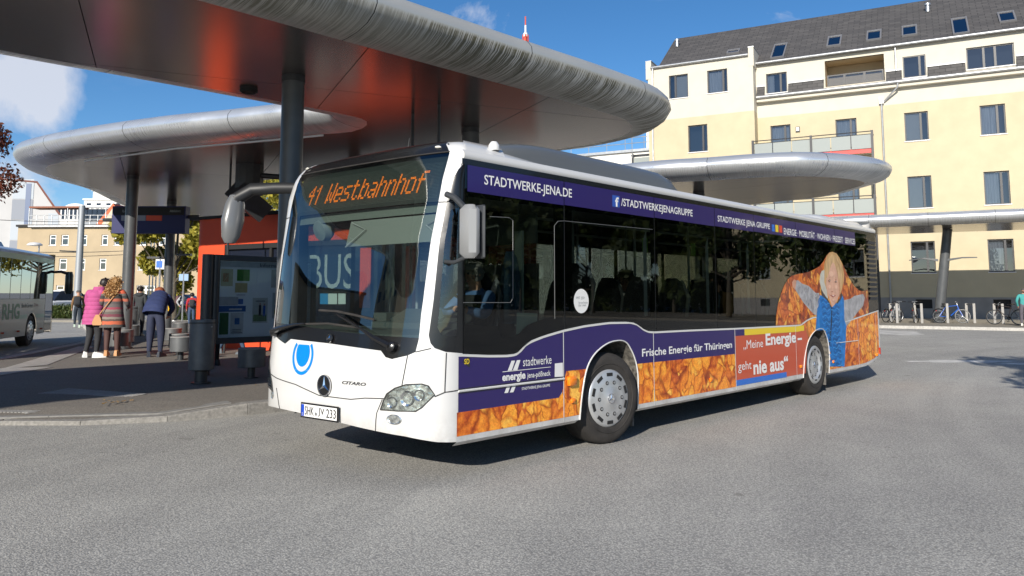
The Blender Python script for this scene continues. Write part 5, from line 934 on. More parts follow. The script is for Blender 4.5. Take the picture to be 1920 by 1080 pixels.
def leafprint(name, redder):
    """overlapping autumn leaves: every leaf its own hue, midrib, side veins, crinkles and dark gap round it"""
    m = bpy.data.materials.new(name); m.use_nodes = True; t = m.node_tree; b = t.nodes['Principled BSDF']; b.inputs['Roughness'].default_value = .32; b.inputs['Coat Weight'].default_value = .3
    K = t.links.new
    def M2(op, a, b_=None, c_=None, clamp=False):
        n = nd(t, 'ShaderNodeMath', operation=op); n.use_clamp = clamp
        for i, v in enumerate((a, b_, c_)):
            if v is None: continue
            if isinstance(v, (int, float)): n.inputs[i].default_value = v
            else: K(v, n.inputs[i])
        return n.outputs[0]
    def ramp(f, *st):
        r_ = nd(t, 'ShaderNodeValToRGB'); e = r_.color_ramp.elements
        e[0].position, e[0].color = st[0][0], (*st[0][1], 1); e[1].position, e[1].color = st[-1][0], (*st[-1][1], 1)
        for p_, c_ in st[1:-1]: q = e.new(p_); q.color = (*c_, 1)
        K(f, r_.inputs[0]); return r_.outputs[0]
    def mul(a, c_, f=1.0): n = nd(t, 'ShaderNodeMixRGB', blend_type='MULTIPLY'); n.inputs[0].default_value = f; K(a, n.inputs[1]); K(c_, n.inputs[2]); return n.outputs[0]
    def noise(s_, d=4, di=0, src=None): n = nd(t, 'ShaderNodeTexNoise'); n.inputs['Scale'].default_value = s_; n.inputs['Detail'].default_value = d; n.inputs['Distortion'].default_value = di; K(src or c.outputs['Object'], n.inputs[0]); return n
    c = nd(t, 'ShaderNodeTexCoord'); n0 = noise(4.5, 5)
    ds = nd(t, 'ShaderNodeMixRGB'); ds.inputs[0].default_value = .20; K(c.outputs['Object'], ds.inputs[1]); K(n0.outputs['Color'], ds.inputs[2])
    mp_ = nd(t, 'ShaderNodeMapping'); mp_.inputs['Scale'].default_value = (1.0, .001, .8); K(ds.outputs[0], mp_.inputs[0])
    cols = []
    for sc_, sh in ((3.9, 0), (6.2, 3.3)):
        mm = nd(t, 'ShaderNodeVectorMath', operation='ADD'); mm.inputs[1].default_value = (sh, 0, sh); K(mp_.outputs[0], mm.inputs[0])
        v = nd(t, 'ShaderNodeTexVoronoi'); v.inputs['Scale'].default_value = sc_; K(mm.outputs[0], v.inputs[0]); v2 = nd(t, 'ShaderNodeTexVoronoi'); v2.feature = 'DISTANCE_TO_EDGE'; v2.inputs['Scale'].default_value = sc_; K(mm.outputs[0], v2.inputs[0])
        sub_ = nd(t, 'ShaderNodeVectorMath', operation='SUBTRACT'); K(mm.outputs[0], sub_.inputs[0]); K(v.outputs['Position'], sub_.inputs[1])
        sp = nd(t, 'ShaderNodeSeparateXYZ'); K(sub_.outputs[0], sp.inputs[0]); sc = nd(t, 'ShaderNodeSeparateColor'); K(v.outputs['Color'], sc.inputs[0])
        an = M2('MULTIPLY', sc.outputs[1], 6.283); ca = M2('COSINE', an); sa = M2('SINE', an)
        X = M2('ADD', M2('MULTIPLY', sp.outputs[0], ca), M2('MULTIPLY', sp.outputs[2], sa)); Y = M2('SUBTRACT', M2('MULTIPLY', sp.outputs[2], ca), M2('MULTIPLY', sp.outputs[0], sa)); aX = M2('ABSOLUTE', X)
        rib = M2('MULTIPLY', aX, sc_*7.0, clamp=True)
        sv_ = M2('ABSOLUTE', M2('SINE', M2('MULTIPLY', M2('SUBTRACT', Y, M2('MULTIPLY', aX, .9)), sc_*11))); sv2 = M2('MULTIPLY', sv_, 4.0, clamp=True)
        n1 = noise(11, 8); hue = M2('ADD', sc.outputs[0], M2('MULTIPLY_ADD', n1.outputs[0], 1.1, -.55)); fold = M2('MULTIPLY', M2('SIGN', X), .09); hue = M2('ADD', hue, fold)
        if redder: col = ramp(hue, (.0, (.22, .03, .012)), (.25, (.48, .09, .02)), (.55, (.78, .22, .03)), (.8, (.82, .36, .05)), (1, (.85, .50, .10)))
        else: col = ramp(hue, (.0, (.58, .11, .015)), (.22, (.84, .24, .022)), (.5, (.95, .33, .03)), (.78, (1.0, .42, .04)), (1, (1.0, .56, .09)))
        col = mul(col, ramp(rib, (0, (.62, .35, .22)), (1, (1, 1, 1))), .8); col = mul(col, ramp(sv2, (0, (.80, .62, .5)), (1, (1, 1, 1))), .55)
        eg = ramp(M2('MULTIPLY', v2.outputs['Distance'], sc_*.45), (0, (.34, .15, .08)), (.07, (.72, .52, .42)), (.16, (1, 1, 1))); col = mul(col, eg, .9); cols.append(col)
    sel = ramp(noise(3.1, 2).outputs[0], (.47, (0, 0, 0)), (.485, (1, 1, 1))); mixn = nd(t, 'ShaderNodeMixRGB'); K(sel, mixn.inputs[0]); K(cols[0], mixn.inputs[1]); K(cols[1], mixn.inputs[2])
    cr_ = ramp(noise(26, 6, 1.5).outputs[0], (.35, (.66, .55, .48)), (.6, (1.06, 1.06, 1.05))); fin = mul(mixn.outputs[0], cr_, .7)
    dk = ramp(noise(2.4, 6, .8).outputs[0], (.29, (.45, .22, .15)), (.36, (1, 1, 1))); fin = mul(fin, dk, .75); K(fin, b.inputs['Base Color'])
    return m
M_leaf = leafprint('autumn_leaf_print', False); M_leaf2 = leafprint('autumn_leaf_print_red', True)
BUS = thing('city_bus', 'white and purple city bus with autumn leaf advertising, turning in the foreground', 'bus', (0, 0, 0))
def P(name, mb, m, parent=None, smooth=True): return mb.build(name, m, parent or BUS, smooth)
Q = QM
# outline of windscreen opening in surface coordinates (far edge completed by hand where it lies on the bend)
op = [p for p in T['opening'][1:14]] + [[-.46, 1.150], [-.585, 1.155], [-.68, 1.105], [-.92, 1.165], [-1.03, 1.26], [-1.045, 1.6], [-1.05, 2.0], [-1.06, 2.4], [-1.075, 2.7], [-1.10, 2.9]]
op_top = [[-1.12, 2.96], [-1.12, 3.06], [1.12, 3.06], [1.15, 2.96]]
opening = op + op_top
corner = [[1.5, 2.805]] + T['corner'][:-1] + [[1.5, 1.074]]
bot = [[-1.5, .50], [-1.25, .47], [-1.08, .465], [-.85, .478], [-.59, .478], [-.24, .466], [.27, .436], [.70, .406], [.99, .382], [1.26, .338], [1.42, .326], [1.5, .322]]
shell = bot + [[1.5, 1.074]] + T['corner'][:-1][::-1] + [[1.5, 2.805], [1.5, 2.90], [1.45, 3.06], [-1.45, 3.06], [-1.5, 2.85]]
P('front_shell', patch(shell, SV(), .055, holes=[opening]), M_bw)
gb = [[1.10, 1.212], [.718, 1.224], [.089, 1.25], [-.405, 1.285], [-1.06, 1.31]]
zin = 2.865
ws = [[1.178, zin], [1.16, 2.478], [1.123, 2.075], [1.099, 1.55], [1.088, 1.41]] + gb + [[-1.045, 1.6], [-1.05, 2.0], [-1.06, 2.4], [-1.075, 2.7], [-1.09, zin]]
P('windscreen', patch(ws, SV(-.004), .07), M_ws)
cowl = gb[::-1] + [[1.067, 1.093]] + T['opening'][8:14] + [[-.46, 1.150], [-.585, 1.155], [-.68, 1.105], [-.92, 1.165], [-1.03, 1.26]]
P('cowl', patch(cowl, SV(-.006), .06), M_blk)
P('roof_cap', patch([[-1.09, zin+.012], [1.178, zin+.012], [1.19, 2.96], [1.12, 3.06], [-1.12, 3.06], [-1.12, 2.93]], SV(-.002), .06), M_blk)
mb = MB(); mb.tube([SV(.002)(q, zin+.006) for q in np.linspace(-1.09, 1.178, 40)], .006, 6); P('glass_seal', mb, M_rub)
# corner glazing between white pillar and side glass: black surround with a clear pane
cg = [[1.43, 2.35], [1.30, 2.33], [1.262, 2.07], [1.25, 1.55], [1.24, 1.30], [1.28, 1.235], [1.43, 1.22]]
P('corner_surround', patch(corner, SV(-.003), .05, holes=[cg]), M_blk); P('corner_window', patch(cg, SV(-.004), .06), M_ws)
def line(name, pts, r_=.0045, m=M_seam, off=.001, n=8):
    mb = MB(); pp = []
    for i in range(len(pts)-1):
        for k in range(n): pp.append([pts[i][j]+(pts[i+1][j]-pts[i][j])*k/n for j in (0, 1)])
    pp.append(pts[-1]); mb.tube([SV(off)(*p) for p in pp], r_, 5); return P(name, mb, m)
line('panel_gap', [T['opening'][8], [.965, .80]]); line('panel_gap', T['line_l2']); line('panel_gap', [[1.5, .765], *T['line_l3'][1:]]); line('panel_gap', [[-1.0, .80], [-.78, .765], *T['line_l5'][1:]]); line('panel_gap', T['line_l4']); line('panel_gap', T['line_l6']); line('panel_gap', [[-.78, .67], [-.70, .475]])
line('panel_gap', [T['opening'][7], *T['line_l8'][1:]])
line('panel_gap', [[1.155, 2.40], [1.25, 2.40]]); line('panel_gap', [[-1.06, 2.40], [-1.2, 2.40]]); line('panel_gap', [[1.25, 2.405], [1.49, 2.40]], m=M_seam)
line('pressed_crease', [[-.5, .87], [-.2, .875], [.35, .83], [.62, .815]], r_=.004, m=M_bw, off=-.001)
# headlights: dark tray, chrome bowls and ribs behind a clear cover
def hl(pts, nm_):
    root = P('headlight', patch(pts, SV(.003), .05), mat('headlight_silver', (.62, .64, .62), .12, .85, var=.55, vscale=24, detail=2, bump=.6, bscale=26))
    P('headlight_cover', patch([[q, z] for q, z in pts], SV(.010), .05), glass_mat(nm_, (.93, .95, .93), 1.2, .02, base=.03), root)
    mb = MB(); n = len(pts); mb.tube([SV(.006)(*pts[i % n]) for i in range(n+1)], .006, 5); P('headlight_rim', mb, M_seam, root)
    return root
h1 = hl(T['hlN'], 'headlamp_cover')
for (q, z, r_) in ((1.02, .70, .066), (1.12, .73, .05), (.88, .66, .05)):
    p = SV(.004)(q, z); n_ = (SV(.1)(q, z)-SV(0)(q, z)).normalized(); M_ = n_.to_track_quat('Z', 'Y').to_matrix(); mb = MB(); mb.lathe([(r_, 0), (r_*.98, .005), (r_*.6, -.004), (r_*.2, -.008), (0, -.008)], p, M_, 24, caps=False); P('reflector', mb, M_chr, h1)
h2 = hl([[-1.27, .93], [-1.13, .93], [-1.02, .86], [-.90, .72], [-.86, .63], [-1.05, .66], [-1.25, .74]], 'headlamp_cover_far')
def fog(c, rq, rz):
    k = 24; mb = MB(); rs = []
    for s_, o_ in ((1.25, .002), (1.1, .006), (.8, -.002), (.35, -.004)): rs.append([SV(o_+.003)(c[0]+rq*s_*math.cos(2*math.pi*i/k), c[1]+rz*s_*math.sin(2*math.pi*i/k)) for i in range(k)])
    mb.rings(rs, caps=True); P('fog_light', mb, mat('headlight_silver', (0, 0, 0)))
fog((.897, .519), .058, .034); fog((-.885, .60), .03, .036)
for q in (1.045, -1.09):
    k = 10; mb = MB(); mb.rings([[SV(o_)(q+.04*s_*math.cos(2*math.pi*i/k), (2.93 if q > 0 else 2.94)+.009*s_*math.sin(2*math.pi*i/k)) for i in range(k)] for s_, o_ in ((1, .001), (.8, .012))]); P('marker_light', mb, mat('clear_lamp', (.8, .78, .7), .2))
# number plate
pl = thing('number_plate', None, None); pl.parent = BUS
def PLF(u, v, o_=0): p0 = Vector((-.062, 1.275, .512)); return p0+Vector((-.0009*0-o_, -u, v))+Vector((u*.05, 0, 0))
mb = MB(); vs = [PLF(u, v, o_) for o_ in (-.004, .006) for u, v in ((-.275, -.07), (.275, -.07), (.275, .07), (-.275, .07))]; mb.add(vs, [(0,3,2,1), (4,5,6,7), (0,1,5,4), (1,2,6,5), (2,3,7,6), (3,0,4,7)]); mb.build('plate_holder', M_blk, pl)
def plq(nm, a, b, c, d, m, o_): mb = MB(); mb.add([PLF(a, b, o_), PLF(c, b, o_), PLF(c, d, o_), PLF(a, d, o_)], [(0,1,2,3)]); return mb.build(nm, m, pl)
plq('plate', -.26, -.055, .26, .055, M_wtx, .009); plq('country_band', -.258, -.053, -.218, .053, mat('plate_blue', (.01, .06, .45), .4), .011)
M_tk = mat('print_black', (.01, .01, .012), .5)
for s_, a, b in (('SHK', -.205, -.07), ('JV', -.005, .085), ('233', .112, .25)): text_mesh(s_, lambda u, v: PLF(u, v, .012), (a, -.04, b, .04), M_tk, 'lettering', pl, bold=.006)
text_mesh('D', lambda u, v: PLF(u, v, .013), (-.245, -.043, -.231, -.023), M_wtx, 'lettering', pl)
mb = MB(); mb.lathe([(.016, 0), (.016, .001)], PLF(-.038, -.02, .012), Matrix.Rotation(R(-90), 3, 'Y'), 16); mb.build('plate_seal', M_zinc, pl)
# round badges with a three-pointed star
def badge(c, r_, rim):
    p = SV(.004)(*c); n_ = (SV(.1)(*c)-SV(0)(*c)).normalized(); up = Vector((0, 0, 1)); up = (up-n_*up.dot(n_)).normalized(); rt = up.cross(n_)
    M_ = Matrix((rt, up, n_)).transposed(); root = None
    mb = MB(); mb.lathe([(r_, 0), (r_, .008), (0, .012)], p, M_, 32, caps=False); root = P('badge', mb, M_blk)
    mb = MB(); mb.lathe([(r_*1.0, .008), (r_*1.0, .016), (r_*.88, .016), (r_*.88, .008)], p, M_, 32, caps=False); P('badge_ring', mb, M_chr, root)
    mb = MB()
    for k in range(3):
        an = math.pi/2+2*math.pi*k/3; t1 = M_ @ Vector((math.cos(an)*r_*.9, math.sin(an)*r_*.9, .012)); l_ = M_ @ Vector((math.cos(an+1.05)*r_*.17, math.sin(an+1.05)*r_*.17, .012)); rr_ = M_ @ Vector((math.cos(an-1.05)*r_*.17, math.sin(an-1.05)*r_*.17, .012)); c0 = M_ @ Vector((0, 0, .026))
        mb.add([p+t1, p+l_, p+c0, p+rr_], [(0,1,2), (0,2,3)])
    P('badge_star', mb, M_chr, root, False)
badge((.038, .752), .098, 1); badge((.044, 1.18), .040, 1)
text_mesh('CITARO', lambda u, v: SV(.004)(u, v), (.279, .783, .59, .812), mat('letter_grey', (.10, .10, .11), .3, .6), 'lettering', BUS, bold=.03, shear=.25)
# blue oval emblem on the white front
ea = np.linspace(math.radians(-222), math.radians(42), 48); e1 = [[-.345+.168*math.cos(a), 1.005+.180*math.sin(a)] for a in ea]; e2 = [[-.345+.136*math.cos(a), 1.005+.148*math.sin(a)] for a in ea[::-1]]
P('emblem_ring', patch(e1+e2, SV(.0025), .05), M_bl2); P('emblem_disc', patch([[-.345+.108*math.cos(a), min(1.11, 1.03+.128*math.sin(a))] for a in np.linspace(0, 6.283, 40, endpoint=False)], SV(.0025), .05), M_bl2)
text_mesh('3', lambda u, v: SV(.003)(u, v), (-1.235, .97, -1.17, 1.07), M_tk, 'lettering', BUS)
text_mesh('CITARO', lambda u, v: SV(.003)(u, v), (1.19, .405, 1.25, .425), M_zinc, 'lettering', BUS) if False else None
# wipers
def wiper(pts, base):
    mb = MB(); pp = [SV(.045)(*p) for p in pts]; mb.tube(pp, [.032, .024, .014, .009], 6); w_ = P('wiper', mb, M_blk)
    mb = MB(); p = SV(.02)(*base); n_ = (SV(.1)(*base)-SV(0)(*base)).normalized(); mb.lathe([(.045, -.02), (.045, .03), (.02, .045), (0, .045)], p, n_.to_track_quat('Z', 'Y').to_matrix(), 16, caps=False); P('wiper_pivot', mb, M_blk, w_)
    return w_
wn = wiper([[.844, 1.135], [.66, 1.20], [.519, 1.265], [.15, 1.40]], (.85, 1.13))
mb = MB(); mb.tube([SV(.018)(*p) for p in [[-.16, 1.437], [.1, 1.43], [.35, 1.40], [.62, 1.36]]], .011, 5); P('wiper_blade', mb, M_rub, wn)
wf_ = wiper([[-.93, 1.215], [-.75, 1.25], [-.5, 1.29], [-.33, 1.305]], (-.93, 1.21))
mb = MB(); mb.tube([SV(.016)(*p) for p in [[-.45, 1.30], [0, 1.315], [.45, 1.285]]], .010, 5); P('wiper_blade', mb, M_rub, wf_)
# destination display just behind the top of the windscreen
M_led = mat('led_amber', (.9, .25, .02), .5, emit=(1, .20, .012), es=1.25); M_ledo = mat('display_matrix', (.035, .045, .04), .45); M_ledd = mat('led_off', (.16, .19, .17), .5)
ldp = [[-1.0, 2.80], [1.10, 2.80], [1.10, 2.44], [-.98, 2.44]]
LD = P('destination_display', patch([[-1.08, 2.86], [1.16, 2.86], [1.14, 2.42], [-1.06, 2.42]], SV(-.05), .08), M_ledo)
FONT = {'4': ['00010', '00110', '01010', '10010', '11111', '00010', '00010', '00010', '00010'], '1': ['00100', '01100', '10100', '00100', '00100', '00100', '00100', '00100', '00100'],
 'W': ['10001', '10001', '10001', '10001', '10101', '10101', '10101', '11011', '10001'], 'e': ['00000', '00000', '01110', '10001', '10001', '11111', '10000', '10001', '01110'], 's': ['00000', '00000', '01111', '10000', '10000', '01110', '00001', '00001', '11110'],
 't': ['01000', '01000', '11110', '01000', '01000', '01000', '01000', '01001', '00110'], 'b': ['10000', '10000', '10110', '11001', '10001', '10001', '10001', '11001', '10110'], 'a': ['00000', '00000', '01110', '00001', '00001', '01111', '10001', '10011', '01101'],
 'h': ['10000', '10000', '10110', '11001', '10001', '10001', '10001', '10001', '10001'], 'n': ['00000', '00000', '10110', '11001', '10001', '10001', '10001', '10001', '10001'], 'o': ['00000', '00000', '01110', '10001', '10001', '10001', '10001', '10001', '01110'], 'f': ['00111', '01000', '01000', '11110', '01000', '01000', '01000', '01000', '01000']}
mb = MB(); f_ = SV(-.044); txt = '41 Westbahnhof'; x0, x1 = -.82, .97; nc = 0; cells = []
for ch in txt:
    if ch == ' ': nc += 4; continue
    for r_, row in enumerate(FONT[ch]):
        for c_, v in enumerate(row):
            if v == '1': cells.append((nc+c_, r_))
    nc += 6
cw = (x1-x0)/(nc+1); ch_ = .0225
for c_, r_ in cells:
    for sub in (0, 1):
        z = 2.725-r_*ch_*1.02-sub*ch_*.51; q = x0+(c_+(8-r_)*.17)*cw; a = [f_(q, z), f_(q+cw*.9, z), f_(q+cw*.9, z-ch_*.27), f_(q, z-ch_*.27)]; mb.add(a, [(0,1,2,3)])
P('led_lettering', mb, M_led, LD, False)
mb = MB(); f_ = SV(-.047)
for k in range(26): z = 2.80-k*.0135; mb.add([f_(q, zz) for q in np.linspace(-1.0, 1.1, 24) for zz in (z, z-.0022)], [(2*i, 2*i+2, 2*i+3, 2*i+1) for i in range(23)])
P('led_rows', mb, M_ledd, LD, False)
# ---- side
GL = T['glassline']; GLs = [[.5, 1.07]] + GL[1:]; xe = 11.62
Gf = lambda x: float(np.interp(x, [p[0] for p in GLs], [p[1] for p in GLs]))
def smooth_open(p, k=4):
    o_ = []
    for i in range(len(p)-1):
        a, b, c, d = p[max(0, i-1)], p[i], p[i+1], p[min(len(p)-1, i+2)]
        for j in range(k):
            t = j/k; o_.append([.5*(2*b[n]+(c[n]-a[n])*t+(2*a[n]-5*b[n]+4*c[n]-d[n])*t*t+(3*b[n]-a[n]-3*c[n]+d[n])*t**3) for n in (0, 1)])
    return o_+[list(p[-1])]
aF, aR = smooth_open(T['archF']), smooth_open(T['archR'])
aF = [[a, max(.325, b)] for a, b in aF]; aF[0][1] = .32; aF[-1][1] = .32; aR = [[a, b] for a, b in aR]; aR[0][1] = .32; aR[-1][1] = .32
botline = [[.45, .322]] + aF + aR + [[10.50, .32], [10.8, .325], [11.283, .39], [11.42, .425], [xe, .47]]
side = botline + [[xe, Gf(11.6)+.03]] + [p for p in GLs[::-1]] + [[.5, 1.07], [.47, .8]]
P('side_panel', patch(side, SD(), .14), M_bw, smooth=False)
def clipped(poly, off, m, name, step=.12, up=None, parent=None, lo=None):
    holes_ = [aF[:1]+aF[1:], aR]
    def ok(x, z):
        if inside(x, z, aF+[[3.3, .2], [2.15, .2]]) or inside(x, z, aR+[[9.0, .2], [7.9, .2]]): return False
        return True
    mb = patch(poly, SD(off), step, holes=[h for h in (aFh, aRh) if any(inside(x, z, poly) for x, z in h[2:-2])]); return P(name, mb, m, parent, False)
e_ = .012
def grow(a, e_): 
    cx = sum(p[0] for p in a)/len(a); return [[cx+(p[0]-cx)*(1+e_*1.8), p[1]+e_*(.5 if p[1] > .6 else 0)] for p in a]
aFh = grow(aF, .005); aRh = grow(aR, .005); aFh = [[a, b if b > .33 else .2] for a, b in aFh]; aRh = [[a, b if b > .33 else .2] for a, b in aRh]
def strip(pts_top, pts_bot): return pts_top+pts_bot[::-1]
def band(x0, x1, zb, zt, off, m, name, inset=.012):
    """film between two heights (functions of x), stopping short of the wheel arches"""
    N = max(2, int((x1-x0)/.06)); mb = MB()
    def arch(x):
        for a in (aFh, aRh):
            xs_ = [p[0] for p in a]
            if min(xs_) < x < max(xs_): 
                zt_ = 0
                for i in range(len(a)-1):
                    if (a[i][0]-x)*(a[i+1][0]-x) <= 0 and a[i][0] != a[i+1][0]: zt_ = max(zt_, a[i][1]+(a[i+1][1]-a[i][1])*(x-a[i][0])/(a[i+1][0]-a[i][0]))
                return zt_
        return 0
    crit = [p[0] for a in (aFh, aRh) for p in a]; X = sorted(set([x0+(x1-x0)*i/N for i in range(N+1)]+[c for c in crit if x0 < c < x1]+[c+1e-3 for c in crit if x0 < c < x1]))
    for a, b in zip(X, X[1:]):
        la, lb = max(zb(a), arch(a)), max(zb(b), arch(b)); ta, tb = zt(a), zt(b)
        if ta <= la and tb <= lb: continue
        ta, tb = max(ta, la), max(tb, lb); k = max(1, int((max(ta-la, tb-lb))/.2))
        for j in range(k): mb.add([(a, -off, la+(ta-la)*j/k), (b, -off, lb+(tb-lb)*j/k), (b, -off, lb+(tb-lb)*(j+1)/k), (a, -off, la+(ta-la)*(j+1)/k)], [(0,1,2,3)])
    return P(name, mb, m, None, False)
cst = lambda v: (lambda x: v)
top = lambda x: Gf(x)-.022
lf = lambda x: float(np.interp(x, [.48, 1.9, 1.97, 2.25, 3.27, 5.65], [.572, .572, .823, .823, .817, .806]))
band(.455, 2.7, cst(.37), lf, .002, M_leaf, 'leaf_film'); band(2.7, 5.655, cst(.37), lf, .002, M_leaf, 'leaf_film'); band(.47, 5.655, lf, top, .0022, M_pur, 'purple_film')
lr = 8.10
band(5.66, 7.9, cst(.385), lambda x: top(x) if x > 5.9 else top(x), .002, M_red2, 'red_film'); band(7.90, xe-.06, lambda x: .375 if x < 10.5 else float(np.interp(x, [10.5, 10.8, 11.283, 11.6], [.375, .385, .44, .53])), top, .0024, M_leaf, 'leaf_film')
mb = patch([[7.7, .385], [8.02, .385], [8.12, .8], [8.16, .95], [8.02, 1.16], [7.7, 1.13]], SD(.003), .1); P('red_film', mb, M_red2, None, False)
band(5.95, 8.02, lambda x: top(x)-.085 if x < 7.9 else top(7.9)-.085, lambda x: top(x) if x < 7.9 else top(7.9), .0042, M_ye, 'yellow_bar'); band(5.66, 5.95, lambda x: top(x)-.085, top, .0042, M_pur, 'purple_film'); band(5.66, 7.30, cst(.378), cst(.455), .0042, M_bl, 'blue_bar')
# white joints between body panels
for s_ in T['seams'][:7]:
    x = sum(s_)/2; zb_ = .33 if x < 10.7 else .45; mb = MB(); w_ = .006; mb.add([(x-w_, -.0055, zb_), (x+w_, -.0055, zb_), (x+w_, -.0055, top(x)+.015), (x-w_, -.0055, top(x)+.015)], [(0,1,2,3)]); P('panel_joint', mb, M_wseam, None, False)
mb = MB(); X = np.linspace(.5, xe, 170); mb.add([(x, -.006, Gf(x)+dz) for x in X for dz in (-.022, -.008)], [(2*i, 2*i+2, 2*i+3, 2*i+1) for i in range(169)]); P('waist_line', mb, M_wseam, None, False)
mb = MB(); mb.tube([(.47, -.004, .752), (1.94, -.004, .752)], .011, 6); P('rubbing_strip', mb, M_wseam); mb = MB(); mb.tube([(.47, -.006, .735), (1.94, -.006, .735)], .003, 4); mb.tube([(.47, -.006, .772), (1.94, -.006, .772)], .003, 4); P('panel_gap', mb, M_seam)
mb = MB(); mb.tube([(9.35, -.006, .80), (10.42, -.006, .80)], .008, 4); P('panel_joint', mb, M_wseam)
for a in (aF, aR):   # wheel arch lips
    mb = MB(); mb.tube([(p[0], -.004, p[1]) for p in a], .008, 6); P('wheel_arch_lip', mb, M_bw)
# skirt edge
mb = MB(); 
for x0, x1 in ((.45, 2.18), (3.28, 7.92), (8.99, 10.5)): mb.add([(x0, 0, .322), (x1, 0, .322), (x1, .05, .285), (x0, .05, .285)], [(0,1,2,3)])
P('skirt_edge', mb, M_bw, None, False)
# side markers
for i, (x, z) in enumerate(T['markers'][:6]):
    mb = MB(); w_ = .035; mb.box((x, -.012, z), (.07, .022, .045) if i else (.12, .05, .09), bev=.006); P('side_marker', mb, mat('marker_amber', (.85, .22, .01), .25, coat=.5))
# lettering and signs on the side
def fit(nm, s_, m=M_wtx, off=.006, bold=0, ys=None, box=None, shear=0):
    b = box or T['t_'+nm]; x0 = (b[0][0]+b[3][0])/2; x1 = (b[1][0]+b[2][0])/2; z1 = (b[0][1]+b[1][1])/2; z0 = (b[2][1]+b[3][1])/2
    text_mesh(s_, SD(off), (x0, z0, x1, z1), m, 'lettering', BUS, bold, shear)
# top band in film over the glass
mb = MB(); X = [.56, 1.96, 3.68, 5.17, 6.33, 7.82, 9.48, 10.5]; 
for a, b in zip(X, X[1:]): mb.add([(a+.006, -.003, 2.505 if a < 9 else 2.50), (b-.006, -.003, 2.50), (b-.006, -.003, 2.745), (a+.006, -.003, 2.745)], [(0,1,2,3)])
P('purple_band', mb, M_pur, None, False)
fit('stadt', 'STADTWERKE-JENA.DE', bold=.012, box=[[.78, 2.682], [2.088, 2.682], [2.088, 2.562], [.78, 2.562]]); fit('fbt', '/STADTWERKEJENAGRUPPE', bold=.012); fit('sjg', 'STADTWERKE JENA GRUPPE', bold=.012); fit('emwfs', 'ENERGIE · MOBILITÄT · WOHNEN · FREIZEIT · SERVICES', bold=.012)
def quad(name, b, m, off): 
    mb = MB(); x0 = (b[0][0]+b[3][0])/2; x1 = (b[1][0]+b[2][0])/2; z1 = (b[0][1]+b[1][1])/2; z0 = (b[2][1]+b[3][1])/2; mb.add([(x0, -off, z0), (x1, -off, z0), (x1, -off, z1), (x0, -off, z1)], [(0,1,2,3)]); return P(name, mb, m, None, False)
quad('social_icon', T['t_fb'], mat('icon_blue', (.03, .09, .40), .35), .005); b = T['t_fb']; text_mesh('f', SD(.007), (b[0][0]+.05, b[3][1]+.005, b[1][0]-.02, b[0][1]-.02), M_wtx, 'lettering', BUS, .03)
for k_, m_ in (('sq1', M_bl), ('sq2', M_ye), ('sq3', mat('square_red', (.6, .06, .03), .4))): quad('colour_square', T['t_'+k_], m_, .005)
fit('frische', 'Frische Energie für Thüringen', bold=.018); fit('meine', '„Meine'); fit('energie', 'Energie', bold=.03); fit('dash', '-', bold=.02); fit('geht', 'geht'); fit('nieaus', 'nie aus“', bold=.03); fit('sw', 'stadtwerke'); fit('en', 'energie', bold=.035); fit('jp', 'jena-pößneck', bold=.01); fit('sjg2', 'STADTWERKE JENA GRUPPE', bold=.01)
for k_ in ('bar1', 'bar2', 'bar3', 'bar4', 'line1'): P('logo_bar', patch(T[k_], SD(.0055), 0), M_wtx, None, False)
P('small_sign', patch(T['sd'], SD(.005), 0), M_tk, None, False); fit('x', 'SD', m=M_ye, off=.0065, bold=.02, box=T['sdt'])
P('sticker', patch(T['sticker'], SD(.005), 0), M_wtx, None, False)
c = T['disc']; cx = (c[0][0]+c[1][0])/2; cz = (c[2][1]+c[3][1])/2; rx_ = (c[1][0]-c[0][0])/2; rz_ = (c[2][1]-c[3][1])/2
P('round_sticker', patch([[cx+rx_*math.cos(2*math.pi*i/32), cz+rz_*math.sin(2*math.pi*i/32)] for i in range(32)], SD(.005), 0), M_wtx, None, False)
fit('x', 'VMT  JES+', m=mat('print_grey', (.25, .26, .27), .5), box=T['disct'], off=.0065); fit('x', 'ServiceTelefon\n0361 19449', m=mat('print_grey', (0, 0, 0)), box=T['disct2'], off=.0065)
